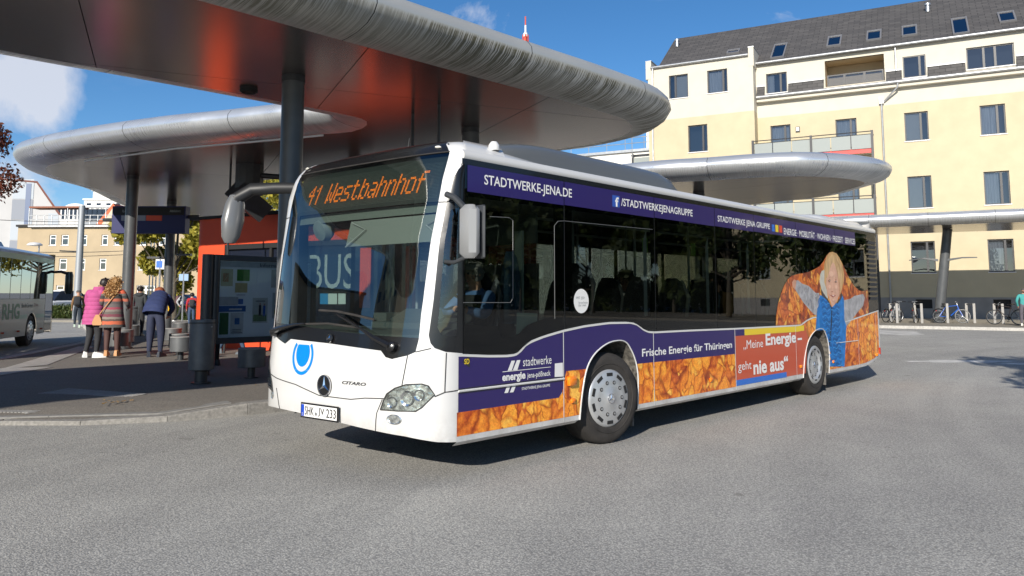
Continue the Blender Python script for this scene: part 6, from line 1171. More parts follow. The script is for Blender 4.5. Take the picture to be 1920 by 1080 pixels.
# child picture printed across the rear windows and panels
GLT = lambda x: Gf(x)
kp = T['leafkid']; kp = [p for p in kp if p[1] > Gf(p[0])+.01]; kl = [[x, Gf(x)+.004] for x in np.linspace(kp[-1][0], kp[0][0], 40)]
P('picture_ground', patch(kp+kl, SD(.003), .12), M_leaf2, None, False)
KM = {'hood': (.50, .49, .43), 'sleeveL': (.34, .34, .36), 'sleeveR': (.36, .355, .37), 'handL': (.55, .28, .19), 'hair': (.50, .30, .13), 'face': (.62, .36, .26), 'fringe': (.55, .36, .18), 'vest': (.01, .17, .50), 'collarR': (.05, .05, .06), 'collarL': (.05, .05, .06), 'zip': (.02, .03, .05), 'eyeL': (.10, .05, .04), 'eyeR': (.10, .05, .04), 'mouth': (.38, .10, .09), 'nose': (.42, .18, .13)}
off = .0050
for k_ in ('sleeveL', 'sleeveR', 'handL', 'hair', 'vest', 'hood', 'face', 'fringe', 'collarL', 'collarR', 'zip', 'eyeL', 'eyeR', 'mouth', 'nose'):
    poly = T['kid_'+k_]; mm = mat('picture_'+k_, KM[k_], .4, var=.30 if k_ in ('hair', 'fringe', 'vest', 'sleeveL', 'sleeveR') else .12, vscale=9, stretch=(2.2, 1, .5) if k_ in ('hair', 'fringe') else None, bump=.3 if k_ == 'vest' else 0, bscale=6)
    mb = patch(poly, SD(off), .1, clip=lambda x, z: not inside(x, z, aRh+[[9, .2]]) and z > .385); P('picture_'+{'sleeveL': 'sleeve', 'sleeveR': 'sleeve', 'handL': 'hand', 'eyeL': 'eye', 'eyeR': 'eye', 'collarL': 'collar', 'collarR': 'collar'}.get(k_, k_), mb, mm, None, False); off += .0004
def kpatch(poly, m, name): 
    global off
    mb = patch(poly, SD(off), 0, clip=lambda x, z: not inside(x, z, aRh+[[9, .2]]) and z > .385); P(name, mb, m, None, False); off += .0002
def kx(u, v): # picture coordinates (0..1 across the arms, 0..1 from waist line to crown)
    return [8.05+u*2.75, 1.0+v*1.5]
rk = random.Random(4); H1, H2 = mat('picture_hair_light', (.68, .48, .27), .4), mat('picture_hair_dark', (.33, .17, .07), .4)
hp = T['kid_hair']; hx = [p[0] for p in hp]; hz = [p[1] for p in hp]; cxh = (min(hx)+max(hx))/2; zt_h = max(hz)
fpoly = T['kid_face']
for k in range(46):     # strands falling from the crown
    a = rk.uniform(-1, 1); x0 = cxh+a*.06; z0 = zt_h-.03-abs(a)*.05; x1 = cxh+a*.27+rk.uniform(-.03, .03); ln = rk.uniform(.35, 1.0); z1 = z0-(zt_h-min(hz))*ln; w_ = rk.uniform(.006, .014)
    xm = cxh+a*.24; zm = z0+(z1-z0)*.45
    q = [[x0, z0], [xm-w_, zm], [x1, z1], [xm+w_, zm]]
    if inside(x1, z1+.02, hp) and not (inside(xm, zm, fpoly) or inside(x1, z1, fpoly)): kpatch(q, H1 if k % 2 else H2, 'picture_hair_strand')
fx = [p[0] for p in fpoly]; fz = [p[1] for p in fpoly]; fcx = sum(T['kid_nose'][i][0] for i in range(4))/4-.01
def ell(cx_, cz_, a, b, n=16): return [[cx_+a*math.cos(6.2832*i/n), cz_+b*math.sin(6.2832*i/n)] for i in range(n)]
ez = sum(p[1] for p in T['kid_eyeL'])/4; ex1 = sum(p[0] for p in T['kid_eyeL'])/4; ex2 = sum(p[0] for p in T['kid_eyeR'])/4; mz = sum(p[1] for p in T['kid_mouth'])/5; mx_ = sum(p[0] for p in T['kid_mouth'])/5; nz_ = sum(p[1] for p in T['kid_nose'])/4
SK1, SK2, SK3 = mat('picture_skin_shade', (.46, .22, .15), .4), mat('picture_skin_light', (.72, .45, .33), .4), mat('picture_lip', (.45, .12, .10), .4)
for a in (ell(ex1, ez-.10, .055, .035), ell(ex2, ez-.10, .055, .035), ell(fcx, ez+.12, .10, .05), ell(fcx+.005, (ez+nz_)/2, .014, .06), ell(mx_, mz-.07, .05, .02)): kpatch(a, SK2, 'picture_cheek')
for a in (ell(ex1, ez+.022, .038, .012), ell(ex2, ez+.022, .038, .012), ell(ex1, ez-.018, .03, .006), ell(ex2, ez-.018, .03, .006), [[mx_-.075, mz+.03], [mx_-.06, mz+.035], [mx_-.055, mz-.0], [mx_-.07, mz]], [[mx_+.075, mz+.03], [mx_+.06, mz+.035], [mx_+.055, mz], [mx_+.07, mz]], [[max(fx)-.03, ez+.1], [max(fx)-.005, ez], [max(fx)-.04, mz-.06], [max(fx)-.06, mz-.04], [max(fx)-.035, ez]], ell(fcx-.018, nz_+.0, .010, .008), ell(fcx+.022, nz_, .010, .008)): kpatch(a, SK1, 'picture_face_shade')
for e_x in (ex1, ex2): kpatch([[e_x-.04, ez+.05], [e_x, ez+.062], [e_x+.04, ez+.05], [e_x, ez+.055]], H2, 'picture_brow'); kpatch(ell(e_x, ez, .026, .009), mat('picture_eye_white', (.6, .55, .5), .4), 'picture_eye'); kpatch(ell(e_x, ez, .009, .009), mat('picture_iris', (.04, .04, .05), .4), 'picture_eye')
kpatch([[mx_-.065, mz+.018], [mx_-.03, mz-.008], [mx_, mz-.014], [mx_+.03, mz-.008], [mx_+.065, mz+.018], [mx_, mz+.002]], mat('picture_teeth', (.7, .62, .58), .4), 'picture_mouth'); kpatch([[mx_-.06, mz+.012], [mx_, mz-.028], [mx_+.06, mz+.012], [mx_, mz-.013]], SK3, 'picture_mouth')
VD, VL, SL = mat('picture_vest_dark', (.006, .09, .30), .4), mat('picture_vest_light', (.05, .30, .68), .4), mat('picture_sleeve_fold', (.22, .22, .25), .4); SH = mat('picture_sleeve_light', (.48, .48, .50), .4)
vp_ = T['kid_vest']; zx = sum(p[0] for p in T['kid_zip'])/8
for k in range(11):     # quilted chambers of the waistcoat: dark seam, light roll beneath it
    z = 1.50-k*.105
    for sg in (-1, 1):
        for mm, dz, th in ((VD, 0, .012), (VL, -.045, .014)):
            pts = []; N = 9
            for i in range(N+1):
                x = zx+sg*(.03+.36*i/N); pts.append([x, z+dz+.02*math.sin(i*1.1+k)+(.03*i/N)])
            pts = [p for p in pts if inside(p[0], p[1]+.02, vp_) and inside(p[0], p[1]-.02, vp_)]
            if len(pts) > 2: kpatch(pts+[[p[0], p[1]-th*rk.uniform(.6, 1.5)] for p in pts[::-1]], mm, 'picture_vest_seam')
for nm_ in ('sleeveL', 'sleeveR'):
    sp_ = T['kid_'+nm_]; xs2 = [p[0] for p in sp_]; zs2 = [p[1] for p in sp_]
    for k in range(60):
        x, z = rk.uniform(min(xs2), max(xs2)), rk.uniform(min(zs2), max(zs2)); dx = rk.uniform(.03, .09)*(1 if nm_ == 'sleeveL' else -1); dz = rk.uniform(.02, .09)
        q = [[x, z], [x+dx*.5+.012, z+dz*.4], [x+dx, z+dz*1.2], [x+dx*.5-.008, z+dz*.6]]
        if all(inside(a[0], a[1], sp_) for a in q): kpatch(q, SL if k % 3 else SH, 'picture_sleeve_fold')
# windows along the side: each pane between two seams
gx = [.53]+T['gseams'][:8]+[11.09]; gx = [.53, 1.965, 3.685, 5.177, 6.337, 7.823, 9.483, 10.308, 11.09]
for a, b in zip(gx, gx[1:]):
    X = list(np.linspace(a+.006, b-.006, 12)); poly = [[x, Gf(x)] for x in X]+[[b-.006, 2.79], [a+.006, 2.79]]; P('side_window', patch(poly, SD(0), 0), M_tg, None, False)
    mb = MB(); mb.add([(b-.007, .004, Gf(b)), (b+.007, .004, Gf(b)), (b+.007, .004, 2.79), (b-.007, .004, 2.79)], [(0,1,2,3)]); P('window_joint', mb, M_seam, None, False)
# black print round the panes: header strip above, and the sill band
mb = MB(); mb.add([(.5, -.0012, 2.745), (xe, -.0012, 2.745), (xe, -.0012, 2.80), (.5, -.0012, 2.80)], [(0,1,2,3)]); P('window_header', mb, M_blk, None, False)
lo = lambda x: Gf(x); hi = lambda x: Gf(x)+(.26 if x < 1.0 else (.10 if 1.9 < x < 3.4 else .16)) ; X = np.linspace(.5, 8.2, 130)
mb = MB(); mb.add([(x, .006, zz) for x in X for zz in (lo(x), hi(x))], [(2*i, 2*i+2, 2*i+3, 2*i+1) for i in range(129)]); P('window_sill_band', mb, M_blk, None, False)
for a, b in ((.5, .56), (1.80, 2.1), (3.60, 3.76), (5.11, 5.24), (6.28, 6.4), (7.75, 7.9), (9.42, 9.55)): mb = MB(); mb.add([(a, .008, 1.05), (b, .008, 1.05), (b, .008, 2.75), (a, .008, 2.75)], [(0,1,2,3)]); P('window_post', mb, M_blk, None, False)
mb = MB(); mb.add([(.5, .010, 2.46), (9.5, .010, 2.46), (9.5, .010, 2.75), (.5, .010, 2.75)], [(0,1,2,3)]); P('upper_print', mb, M_blk, None, False)
# outlines of the driver's window and hinged quarter light
M_lt = mat('light_seal', (.12, .125, .125), .5)
dw = T['drvwin2']; mb = MB(); mb.tube([(p[0], -.001, p[1]) for p in dw], .0035, 5); P('driver_window_frame', mb, M_lt)
mb = MB(); mb.tube([(1.80, -.002, 1.35), (1.80, -.002, 2.28), (1.86, -.002, 2.33), (1.96, -.002, 2.34), (3.64, -.002, 2.36)], .003, 5); P('window_frame_line', mb, M_lt)
P('window_paper', patch(T['paper'], lambda x, z: Vector((x, .03, z)), 0), mat('paper_green_white', (.42, .55, .52), .7), None, False)
# rear: louvre, rounded corner, back
mb = MB(); mb.add([(11.10, 0, Gf(11.1)), (xe, 0, Gf(xe)), (xe, 0, 2.79), (11.10, 0, 2.79)], [(0,1,2,3)]); P('engine_side_cover', mb, M_blk, None, False)
for k in range(13): mb = MB(); z = 1.52+k*.088; mb.add([(11.14, -.004, z), (xe-.06, -.004, z), (xe-.06, -.028, z+.05), (11.14, -.028, z+.05), (11.14, -.003, z+.056), (xe-.06, -.003, z+.056)], [(0,1,2,3), (3,2,5,4)]); P('louvre', mb, mat('louvre_dark', (.05, .05, .052), .4), None, False)
cs = [(xe, 0)]+[(xe+.16*math.sin(a), .16*(1-math.cos(a))) for a in np.linspace(.1, math.pi/2, 8)]+[(xe+.18, 1.275), (xe+.16, 2.39)]+[(xe+.16*math.cos(a), 2.39+.16*math.sin(a)) for a in np.linspace(.2, math.pi/2, 6)]
def rearrow(z): k = 1 if z < 2.8 else (.97 if z < 2.95 else .93); return [Vector((xe+(x-xe)*(1.0 if z < 2.9 else .6), 1.275+(y-1.275)*k, z)) for x, y in cs]
mb = MB(); mb.rings([rearrow(z) for z in (.47, .8, 1.15)], caps=False, closed=False); P('rear_panel', mb, M_bw); mb = MB(); mb.rings([rearrow(z) for z in (1.15, 2.0, 2.72)], caps=False, closed=False); P('rear_glazing', mb, M_blk); mb = MB(); mb.rings([rearrow(z) for z in (2.72, 2.85, 2.97, 3.03)], caps=True, closed=False); P('rear_roof_edge', mb, M_bw)
mb = MB(); mb.box((xe-.03, -.004, .56), (.04, .02, .12)); P('reflector_red', mb, mat('lamp_red', (.5, .02, .01), .3))
# roof: white gutter rail, roof skin
L_ = xe-.50
rows = [2.795, 2.82, 2.86, 2.88]
mb = MB(); X = list(np.linspace(.52, xe, 60)); mb.add([(x, y, z) for x in X for y, z in ((-.002, 2.80), (-.012, 2.815), (-.010, 2.85), (.02, 2.885))], [(4*i+j, 4*i+4+j, 4*i+5+j, 4*i+1+j) for i in range(59) for j in range(3)]); P('roof_rail', mb, M_bw)
def roofrow(x, z0=0):
    f_ = max(.22, 1-.78*max(0, x-.9)/.8)
    return [Vector((x, y, 2.885+(z-2.885)*(f_ if z > 2.885 else 1))) for y, z in ((.02, 2.885), (.08, 2.95), (.22, 3.01), (.5, 3.045), (1.275, 3.06), (2.05, 3.045), (2.33, 3.01), (2.47, 2.95), (2.53, 2.885), (2.55, 2.80))]
mb = MB(); mb.rings([roofrow(x) for x in [.85, .95, 1.1, 1.3, 1.5, 1.75, 3, 5, 8, xe+.02]], caps=False, closed=False); P('roof', mb, M_bw)
mb = MB(); mb.rings([[Vector((x, .02+yy, zz)) for yy, zz in ((0, 2.86), (.0, 2.93), (.06, 3.0), (.16, 3.03))] for x in np.linspace(.55, .9, 5)], caps=False, closed=False); 
# white shoulder over the corner, with the small blister lamp
mb = MB(); mb.lathe([(.055, 0), (.055, .05), (.03, .085), (0, .09)], (1.02, .10, 2.95), n=14, caps=False); P('roof_blister', mb, M_bw)
for sg in (1, -1): P('roof_shoulder', patch([[1.44*sg, 2.84], [1.98*sg, 2.84], [1.98*sg, 3.06], [1.44*sg, 3.06]], SV(.0015), .04), M_bw)
mb = MB(); mb.rings([[Vector((x, y, z_)) for y, z_ in ((.40, 3.0), (.5, 3.058), (2.05, 3.058), (2.15, 3.0))] for x, z_ in ((.8, 0), (1.2, 0))], closed=False, caps=False); P('roof_front_skin', mb, M_bw)
# roof units
M_ac = mat('roof_unit_grey', (.10, .105, .105), .32, coat=.3)
def pod(x0, x1, y0, y1, h, m, name, fr_=.5, rr_=.5, z=3.02):
    k = 14; rs = []
    for t_ in np.linspace(0, 1, 18):
        x = x0+(x1-x0)*t_; hf = min(1, max(0, (x-x0)/fr_)); hr = min(1, max(0, (x1-x)/rr_)); s_ = (1-(1-hf)**2.2)**.6*(1-(1-hr)**2.2)**.6; hh = max(.01, h*s_); pr = []
        for i in range(k+1):
            a = math.pi*i/k; c_, s2 = math.cos(a), math.sin(a); yy = (y0+y1)/2-(y1-y0)/2*math.copysign(abs(c_)**.45, c_); pr.append(Vector((x, yy, z-.05+(hh+.05)*abs(s2)**.5)))
        rs.append(pr)
    mb = MB(); mb.rings(rs, caps=True, closed=False); return P(name, mb, m)
pod(1.05, 4.75, .22, 2.30, .33, M_ac, 'air_conditioner', 1.2, .5, 2.90); pod(9.3, xe+.05, .18, 2.37, .17, M_bw, 'rear_roof_cowl', .5, .25, 2.90)
mb = MB(); mb.tube([(1.0, 1.35, 3.02), (1.02, 1.33, 3.24)], .005, 5); P('aerial', mb, M_seam)
# far (door) side: wall with glazing and doors
mb = MB(); zs = 2.55
def fq(a, b, z0, z1, y=2.55): mb.add([(a, y, z0), (b, y, z0), (b, y, z1), (a, y, z1)], [(3,2,1,0)])
for a, b in ((1.9, 5.2), (6.55, xe)): fq(a, b, .32, 1.12)
mb2 = mb; P('offside_panel', mb, M_bw, None, False)
mb = MB(); fq(.5, xe, 2.35, 2.80); fq(.5, .62, .32, 2.35)
for a in (1.85, 3.4, 5.15, 6.52, 8.0, 9.4): fq(a, a+.12, .32 if a in (1.85, 5.15, 6.52) else 1.12, 2.35)
fq(1.2, 1.26, .32, 2.35); fq(5.82, 5.9, .32, 2.35); fq(.62, 1.85, .32, .42); fq(5.27, 6.52, .32, .42); fq(11.0, xe, 1.12, 2.35); P('offside_posts', mb, M_blk, None, False)
M_og = glass_mat('offside_glass', (.50, .58, .54), .8, base=.0)
for a, b, z in ((.62, 1.2, .42), (1.26, 1.85, .42), (1.97, 3.4, 1.12), (3.52, 5.15, 1.12), (5.27, 5.82, .42), (5.9, 6.52, .42), (6.64, 8.0, 1.12), (8.12, 9.4, 1.12), (9.52, 11.0, 1.12)):
    mb = MB(); fq(a, b, z, 2.35, 2.548); P('offside_window', mb, M_og, None, False)
# inside: floor, ceiling, dashboard, cab partition, seats, rails
M_fl = mat('bus_floor', (.06, .06, .065), .6); M_cei = mat('bus_ceiling', (.42, .43, .41), .6); M_dash = mat('dashboard_grey', (.10, .115, .105), .55); M_pole = mat('grab_rail_grey', (.35, .38, .38), .35)
mb = MB(); mb.box((6.0, 1.275, .36), (11.2, 1.5, .04)); mb.box((5.6, 1.275, .362), (4.4, 2.4, .04)); mb.box((10.2, 1.275, .62), (2.0, 2.4, .5)); mb.box((8.4, 1.275, .62), (1.7, 1.5, .5)); P('floor', mb, M_fl, None, False)
mb = MB(); mb.box((6.2, 1.275, 2.78), (10.8, 2.5, .03)); P('ceiling', mb, M_cei, None, False)
for a_, b_ in ((.6, 2.15), (3.33, 7.85), (9.1, 11.4)): mb = MB(); mb.box(((a_+b_)/2, .05, .72), (b_-a_, .03, .7)); P('inner_lining', mb, M_fl, None, False)
mb = MB(); mb.box((6.0, .06, 1.14), (10.6, .05, .05)); P('inner_sill', mb, M_fl, None, False)
mb = MB(); rs = []
for q in np.linspace(-1.12, 1.30, 22):
    a = SV(-.05)(q, 1.24); rs.append([a, a+Vector((.10, 0, .03)), a+Vector((.42, 0, .05)), a+Vector((.50, 0, -.05)), a+Vector((.5, 0, -.5)), a+Vector((.02, 0, -.4))])
mb.rings(rs, caps=True); P('dashboard', mb, M_dash)
mb = MB(); mb.rings([[Vector((x, y, z)) for x, y in ((.42, .18), (.42, 1.15), (.85, 1.10), (.85, .18))] for z in (1.2, 1.33)]); mb.box((.62, .72, 1.37), (.22, .5, .08), Matrix.Rotation(R(-25), 3, 'Y')); P('instrument_panel', mb, M_dash, None, False)
mb = MB(); mb.box((.75, 1.28, 1.33), (.25, .2, .16)); P('ticket_printer', mb, M_dash, None, False)
# sun blinds at the top of the windscreen
mb = MB(); mb.add([SV(-.10)(q, z) for q in np.linspace(-.05, 1.12, 12) for z in (2.07, 2.32)], [(2*i, 2*i+2, 2*i+3, 2*i+1) for i in range(11)]); P('sun_blind', mb, mat('blind_grey', (.25, .28, .255), .8), None, False)
mb = MB(); mb.add([SV(-.11)(q, z) for q in np.linspace(-1.02, 1.12, 16) for z in (2.34, 2.43)], [(2*i, 2*i+2, 2*i+3, 2*i+1) for i in range(15)]); P('blind_housing', mb, mat('blind_box', (.17, .20, .175), .7), None, False)
mb = MB(); mb.add([SV(-.30)(q, z) for q in np.linspace(-1.08, 1.16, 16) for z in (2.34, 2.86)], [(2*i, 2*i+2, 2*i+3, 2*i+1) for i in range(15)]); P('display_back', mb, M_blk, None, False)
for q0, sg in ((.22, 1), (1.0, -1)): mb = MB(); mb.tube([SV(-.075)(q0-.22*sg, 2.3), SV(-.075)(q0, 2.22), SV(-.075)(q0-.24*sg, 2.06)], .008, 5); P('blind_arm', mb, mat('arm_pale', (.5, .52, .5), .4))
mb = MB(); p = SV(-.2)(-.62, 2.30); mb.lathe([(0, -.08), (.10, -.06), (.13, 0), (.10, .06), (0, .08)], p, Matrix.Rotation(R(70), 3, 'Y'), 16, caps=False); P('interior_mirror', mb, mat('mirror_shell', (.22, .26, .23), .4))
b = T['stick']; P('passenger_notice', patch(b[0:4], SV(-.012), 0), mat('notice_blue', (.03, .22, .42), .6), None, False); P('passenger_notice', patch([b[1], b[4], b[5], b[2]], SV(-.013), 0), mat('notice_pale', (.42, .50, .48), .7), None, False); P('passenger_notice', patch(b[6:10], SV(-.013), 0), mat('notice_pale', (0, 0, 0)), None, False)
# cab
M_seat = mat('seat_fabric', (.035, .037, .045), .95, var=.6, vscale=90, detail=0); M_shell = mat('seat_shell', (.16, .17, .18), .5)
def seat(x, y, z=.62, drv=False, parent=None):
    t = bpy.data.objects.new('driver_seat' if drv else 'passenger_seat', None); COL.objects.link(t); t.parent = BUS; t.location = (x, y, z)
    mb = MB(); mb.box((0, 0, .42), (.44, .43, .10), bev=.03); mb.box((0, 0, .18), (.08, .3, .36)); mb.build('cushion', M_seat, t, True)
    mb = MB(); pr = [(.20, .45), (.26, .75), (.30, 1.0), (.32, 1.13), (.30, 1.19)]; rs = []
    for i, (xx, zz) in enumerate(pr): wd = (.215, .225, .19, .15, .07)[i]; rs.append([Vector((xx+dx, yy, zz)) for dx, yy in ((-.045, -wd*.8), (-.05, 0), (-.045, wd*.8), (0, wd), (.035, wd*.8), (.04, 0), (.035, -wd*.8), (0, -wd))])
    mb.rings(rs, caps=True); mb.build('backrest', M_seat, t, True)
    mb = MB(); mb.tube([(.22, -.23, .55), (.30, -.235, .95), (.34, -.12, 1.16)], [.02, .028, .015], 6); mb.build('grab_handle', M_shell, t, True)
    return t
s0 = seat(2.55, .52, .76); 
for x, y, z in ((3.55, .35, .62), (3.55, .80, .62), (4.35, .35, .62), (4.35, .80, .62), (5.15, .35, .62), (5.9, .35, .62), (5.9, .8, .62), (6.7, .35, .62), (6.7, .8, .62), (7.5, .35, .75), (7.5, .8, .75), (8.35, .35, .78), (8.35, .8, .78), (9.1, .35, .82), (9.1, .8, .82), (4.3, 2.2, .62), (7.4, 2.2, .62), (8.3, 2.2, .7), (9.1, 2.2, .7)):
    c_ = copy_tree(s0, BUS); c_.location = (x, y, z)
ds = copy_tree(s0, BUS); ds.name = 'driver_seat'; ds.location = (1.12, .62, .62)
mb = MB(); mb.box((1.66, .62, 1.15), (.03, 1.05, 1.5)); P('cab_partition', mb, mat('partition_dark', (.05, .052, .055), .4), None, False); mb = MB(); mb.box((1.64, .62, 2.25), (.03, 1.05, .30)); P('cab_locker', mb, M_dash, None, False)
mb = MB(); mb.box((1.2, 1.16, .9), (.9, .04, 1.0)); P('cab_door', mb, M_dash, None, False)
mb = MB()
for (x, y) in ((1.72, 1.18), (2.35, .95), (3.4, 1.0), (4.75, .98), (5.2, 2.3), (6.5, 2.3), (6.2, .98), (7.9, .98), (2.0, 2.3)): mb.tube([(x, y, .4), (x, y, 2.75)], .018, 8)
mb.tube([(1.8, .72, 2.45), (10.5, .72, 2.45)], .018, 8); mb.tube([(1.8, 1.85, 2.45), (10.5, 1.85, 2.45)], .018, 8); P('grab_rail', mb, M_pole)
for x in (3.45, 4.93, 6.1): mb = MB(); mb.add([(x, .012, 1.35), (x+.075, .012, 1.35), (x+.075, .012, 2.36), (x, .012, 2.22)], [(0,1,2,3)]); P('window_pillar_trim', mb, M_pole, None, False)
mb = MB(); mb.box((1.55, .25, 1.75), (.03, .10, .95)); P('cab_post', mb, mat('cab_post_pale', (.33, .42, .38), .6), None, False)
mb = MB(); mb.lathe([(.235, -.012), (.25, 0), (.235, .012), (.22, 0), (.235, -.012)], (.86, .62, 1.38), Matrix.Rotation(R(-62), 3, 'Y'), 28, caps=False); mb.tube([(.86, .42, 1.38), (.86, .82, 1.38)], .014, 6); mb.tube([(.86, .62, 1.38), (.68, .62, 1.25)], .03, 8); P('steering_wheel', mb, M_blk)
for x in (4.35, 5.6): mb = MB(); mb.add([(x, .6, 2.15), (x+.13, .6, 2.15), (x+.13, .6, 2.33), (x, .6, 2.33)], [(0,1,2,3)]); P('green_sign', mb, mat('exit_green', (.20, .42, .04), .5), None, False)
# underbody and wheels
mb = MB(); mb.box((6.3, 1.275, .31), (10.0, 1.5, .06)); mb.box((1.55, 1.275, .312), (1.2, 2.4, .06)); mb.box((5.6, 1.275, .312), (4.3, 2.4, .06)); mb.box((2.73, 1.275, .62), (.5, 1.3, .4)); P('underbody', mb, mat('underbody_black', (.012, .012, .012), .9), None, False)
M_mud = mat('arch_liner_dusty', (.10, .092, .08), .95, var=.7, vscale=22)
for a in (aF, aR): mb = MB(); mb.rings([[Vector((p[0], y, p[1])) for p in a] for y in (.0, .45)], caps=False, closed=False); P('arch_liner', mb, M_mud); mb = MB(); mb.add([(a[0][0], .46, .3), (a[-1][0], .46, .3), (a[-1][0], .46, 1.12), (a[0][0], .46, 1.12)], [(0,1,2,3)]); P('arch_inner_wall', mb, M_blk, None, False)
for a in (aF, aR): mb = MB(); mb.box((a[-1][0]-.03, .22, .27), (.02, .36, .28)); P('mud_flap', mb, mat('mud_flap_grey', (.12, .115, .105), .9, var=.3, vscale=20), None, False)
M_cap = mat('hubcap_silver', (.50, .51, .52), .33, .55, var=.08, vscale=8)
def wheel(x, y, z, r_, steer=0, dished=0, face=-1, name='wheel'):
    t = bpy.data.objects.new(name, None); COL.objects.link(t); t.parent = BUS; t.location = (x, y, z); t.rotation_euler = (0, 0, steer if face < 0 else steer+math.pi)
    mb = MB(); mb.lathe([(.29, .02), (.31, .035), (.40, .045), (.455, .03), (.478, .0), (.485, -.05), (.485, -.20), (.478, -.25), (.40, -.27), (.29, -.25)], (0, 0, 0), AX, 56, caps=False); mb.lathe([(.36, .043), (.365, .049), (.37, .043)], (0, 0, 0), AX, 56, caps=False); tb = mb.build('tyre', M_rub, t, True); tb.scale = (r_/.485,)*3
    mb = MB(); d = dished; mb.lathe([(.30, .01), (.305, .03), (.292, .045), (.275, .05), (.225, .055-d*.4), (.205, .062-d), (.17, .066-d), (.06, .068-d), (.05, .075-d), (0, .076-d)], (0, 0, 0), AX, 48, caps=False); mb.build('hubcap', M_cap, t, True)
    mb = MB()
    for k in range(10):
        an = 2*math.pi*(k+.5)/10; M_ = Matrix.Rotation(-an, 3, 'Y'); mb.box(M_ @ Vector((.252, -.053+d*.25, 0)), (.036, .008, .085), M_)
    tag(mb.build('hubcap_slots', M_black, t), kind='stuff')
    mb = MB(); mb2_ = MB()
    for k in range(10): an = 2*math.pi*k/10; c_ = (.172*math.cos(an), -.064+d, .172*math.sin(an)); mb.lathe([(.021, 0), (.021, .006), (.014, .006)], c_, AX, 12); mb2_.lathe([(.013, .002), (.012, .012), (0, .013)], c_, AX, 8, caps=False)
    tag(mb.build('nut_recesses', M_black, t), kind='stuff'); tag(mb2_.build('wheel_nuts', M_zinc, t), kind='stuff')
    mb = MB(); mb.lathe([(.052, .0), (.052, .006), (.044, .006), (.044, 0)], (0, -.073+d, 0), AX, 24, caps=False)
    for k in range(3): an = math.pi/2+2*math.pi*k/3; mb.tube([(0, -.080+d, 0), (.046*math.cos(an), -.077+d, .046*math.sin(an))], [.008, .002], 5)
    mb.build('hub_emblem', M_chr, t)
    return t
wheel(2.745, .055, .485, .485, steer=R(-9)); wheel(8.515, .075, .485, .485, dished=.05)
wheel(2.745, 2.49, .485, .485, steer=R(-9), face=1); wheel(8.515, 2.46, .485, .485, face=1)
# mirrors
M_mg = mat('mirror_housing_grey', (.23, .235, .24), .35, coat=.3)
t = bpy.data.objects.new('exterior_mirror', None); COL.objects.link(t); t.parent = BUS; t.location = (.37, -.23, 2.12)
mb = MB(); mb.box((0, 0, 0), (.13, .20, .46), bev=.045); mb.build('housing', M_mg, t, True)
mb = MB(); mb.box((.083, 0, 0), (.03, .21, .46), bev=.012); mb.build('mirror_back', M_dark, t, True); mb = MB(); mb.box((.101, 0, 0), (.005, .17, .41)); mb.build('mirror_glass', M_chr, t)
mb = MB(); mb.tube([(0, .05, .20), (-.02, .16, .30), (-.03, .26, .34)], .028, 8); mb.build('mirror_arm', M_dark, t, True); mb = MB(); mb.tube([(0, .05, -.22), (-.02, .16, -.26), (-.03, .27, -.25)], .018, 8); mb.build('mirror_arm', M_dark, t, True)
t = bpy.data.objects.new('exterior_mirror', None); COL.objects.link(t); t.parent = BUS; t.location = (0, 0, 0)
mb = MB(); fp_ = [(.45,2.45,2.75),(.30,2.72,2.76),(.14,2.95,2.75),(-.01,3.02,2.63),(-.07,3.02,2.42),(-.07,3.0,2.17)]; mb.tube(fp_, [.06, .066, .072, .076, .06, .045], 10); mb.build('mirror_arm', mat('mirror_arm_black', (.014, .015, .017), .5), t, True)
mb = MB(); a = Vector(fp_[3]); b = Vector(fp_[5]); 
rs = []
for t_, wy, wx in ((-.1, .06, .07), (.12, .075, .11), (.5, .085, .13), (.9, .075, .10), (1.05, .04, .06)):
    c_ = a.lerp(b, t_)+Vector((0, 0, 0)); rs.append([c_+Vector((wx*math.cos(an), wy*math.sin(an), 0)) for an in np.linspace(0, 2*math.pi, 14, endpoint=False)])
mb.rings(rs); mb.build('housing', mat('mirror_arm_grey', (.12, .125, .13), .3, coat=.4), t, True)
# ------------------------------------------------------------------ the second bus at left (we see its right hand side and the back of the mirror)
M_b2w = mat('bus_cream_paint', (.29, .27, .24), .3, coat=.4); M_b2g = mat('bus_pale_green', (.20, .33, .24), .35, coat=.3); M_b2t = mat('letters_green', (.10, .22, .13), .5); M_roof2 = mat('bus_roof_lilac', (.42, .42, .50), .35, coat=.4)
A2 = W(-15.55, 27.0); B2 = W(-14.2, 22.0); rd = (B2-A2); rd.z = 0; rd.normalize(); ld = Vector((rd.y, -rd.x, 0)); ld = ld if ld.dot(rv) < 0 else -ld
zb2 = A2.z
def B2F(x, y, z): return A2*1+rd*x+ld*y+Vector((0, 0, z))
lb = thing('city_bus', 'white and green city bus with RHG lettering standing at the far left', 'bus', (0, 0, 0))
def bq(name, x0, x1, z0, z1, m, off=0, par=None): mb = MB(); mb.add([B2F(x0, -off, z0), B2F(x1, -off, z0), B2F(x1, -off, z1), B2F(x0, -off, z1)], [(0,1,2,3)]); return mb.build(name, m, par or lb)
ac = [(2.15+.52*math.cos(a), .50+.52*math.sin(a)) for a in np.linspace(math.pi, 0, 14)]
poly = [(.85, .34), (1.60, .34)]+[(x, max(.34, z)) for x, z in ac]+[(2.70, .34), (5.1, .34), (5.1, 1.45), (.85, 1.45)]
patch(poly, lambda x, z: B2F(x, 0, z), .5).build('side_panel', M_b2w, lb); patch([(6.4, .34), (11.9, .34), (11.9, 1.45), (6.4, 1.45)], lambda x, z: B2F(x, 0, z), .5).build('side_panel', M_b2w, lb)
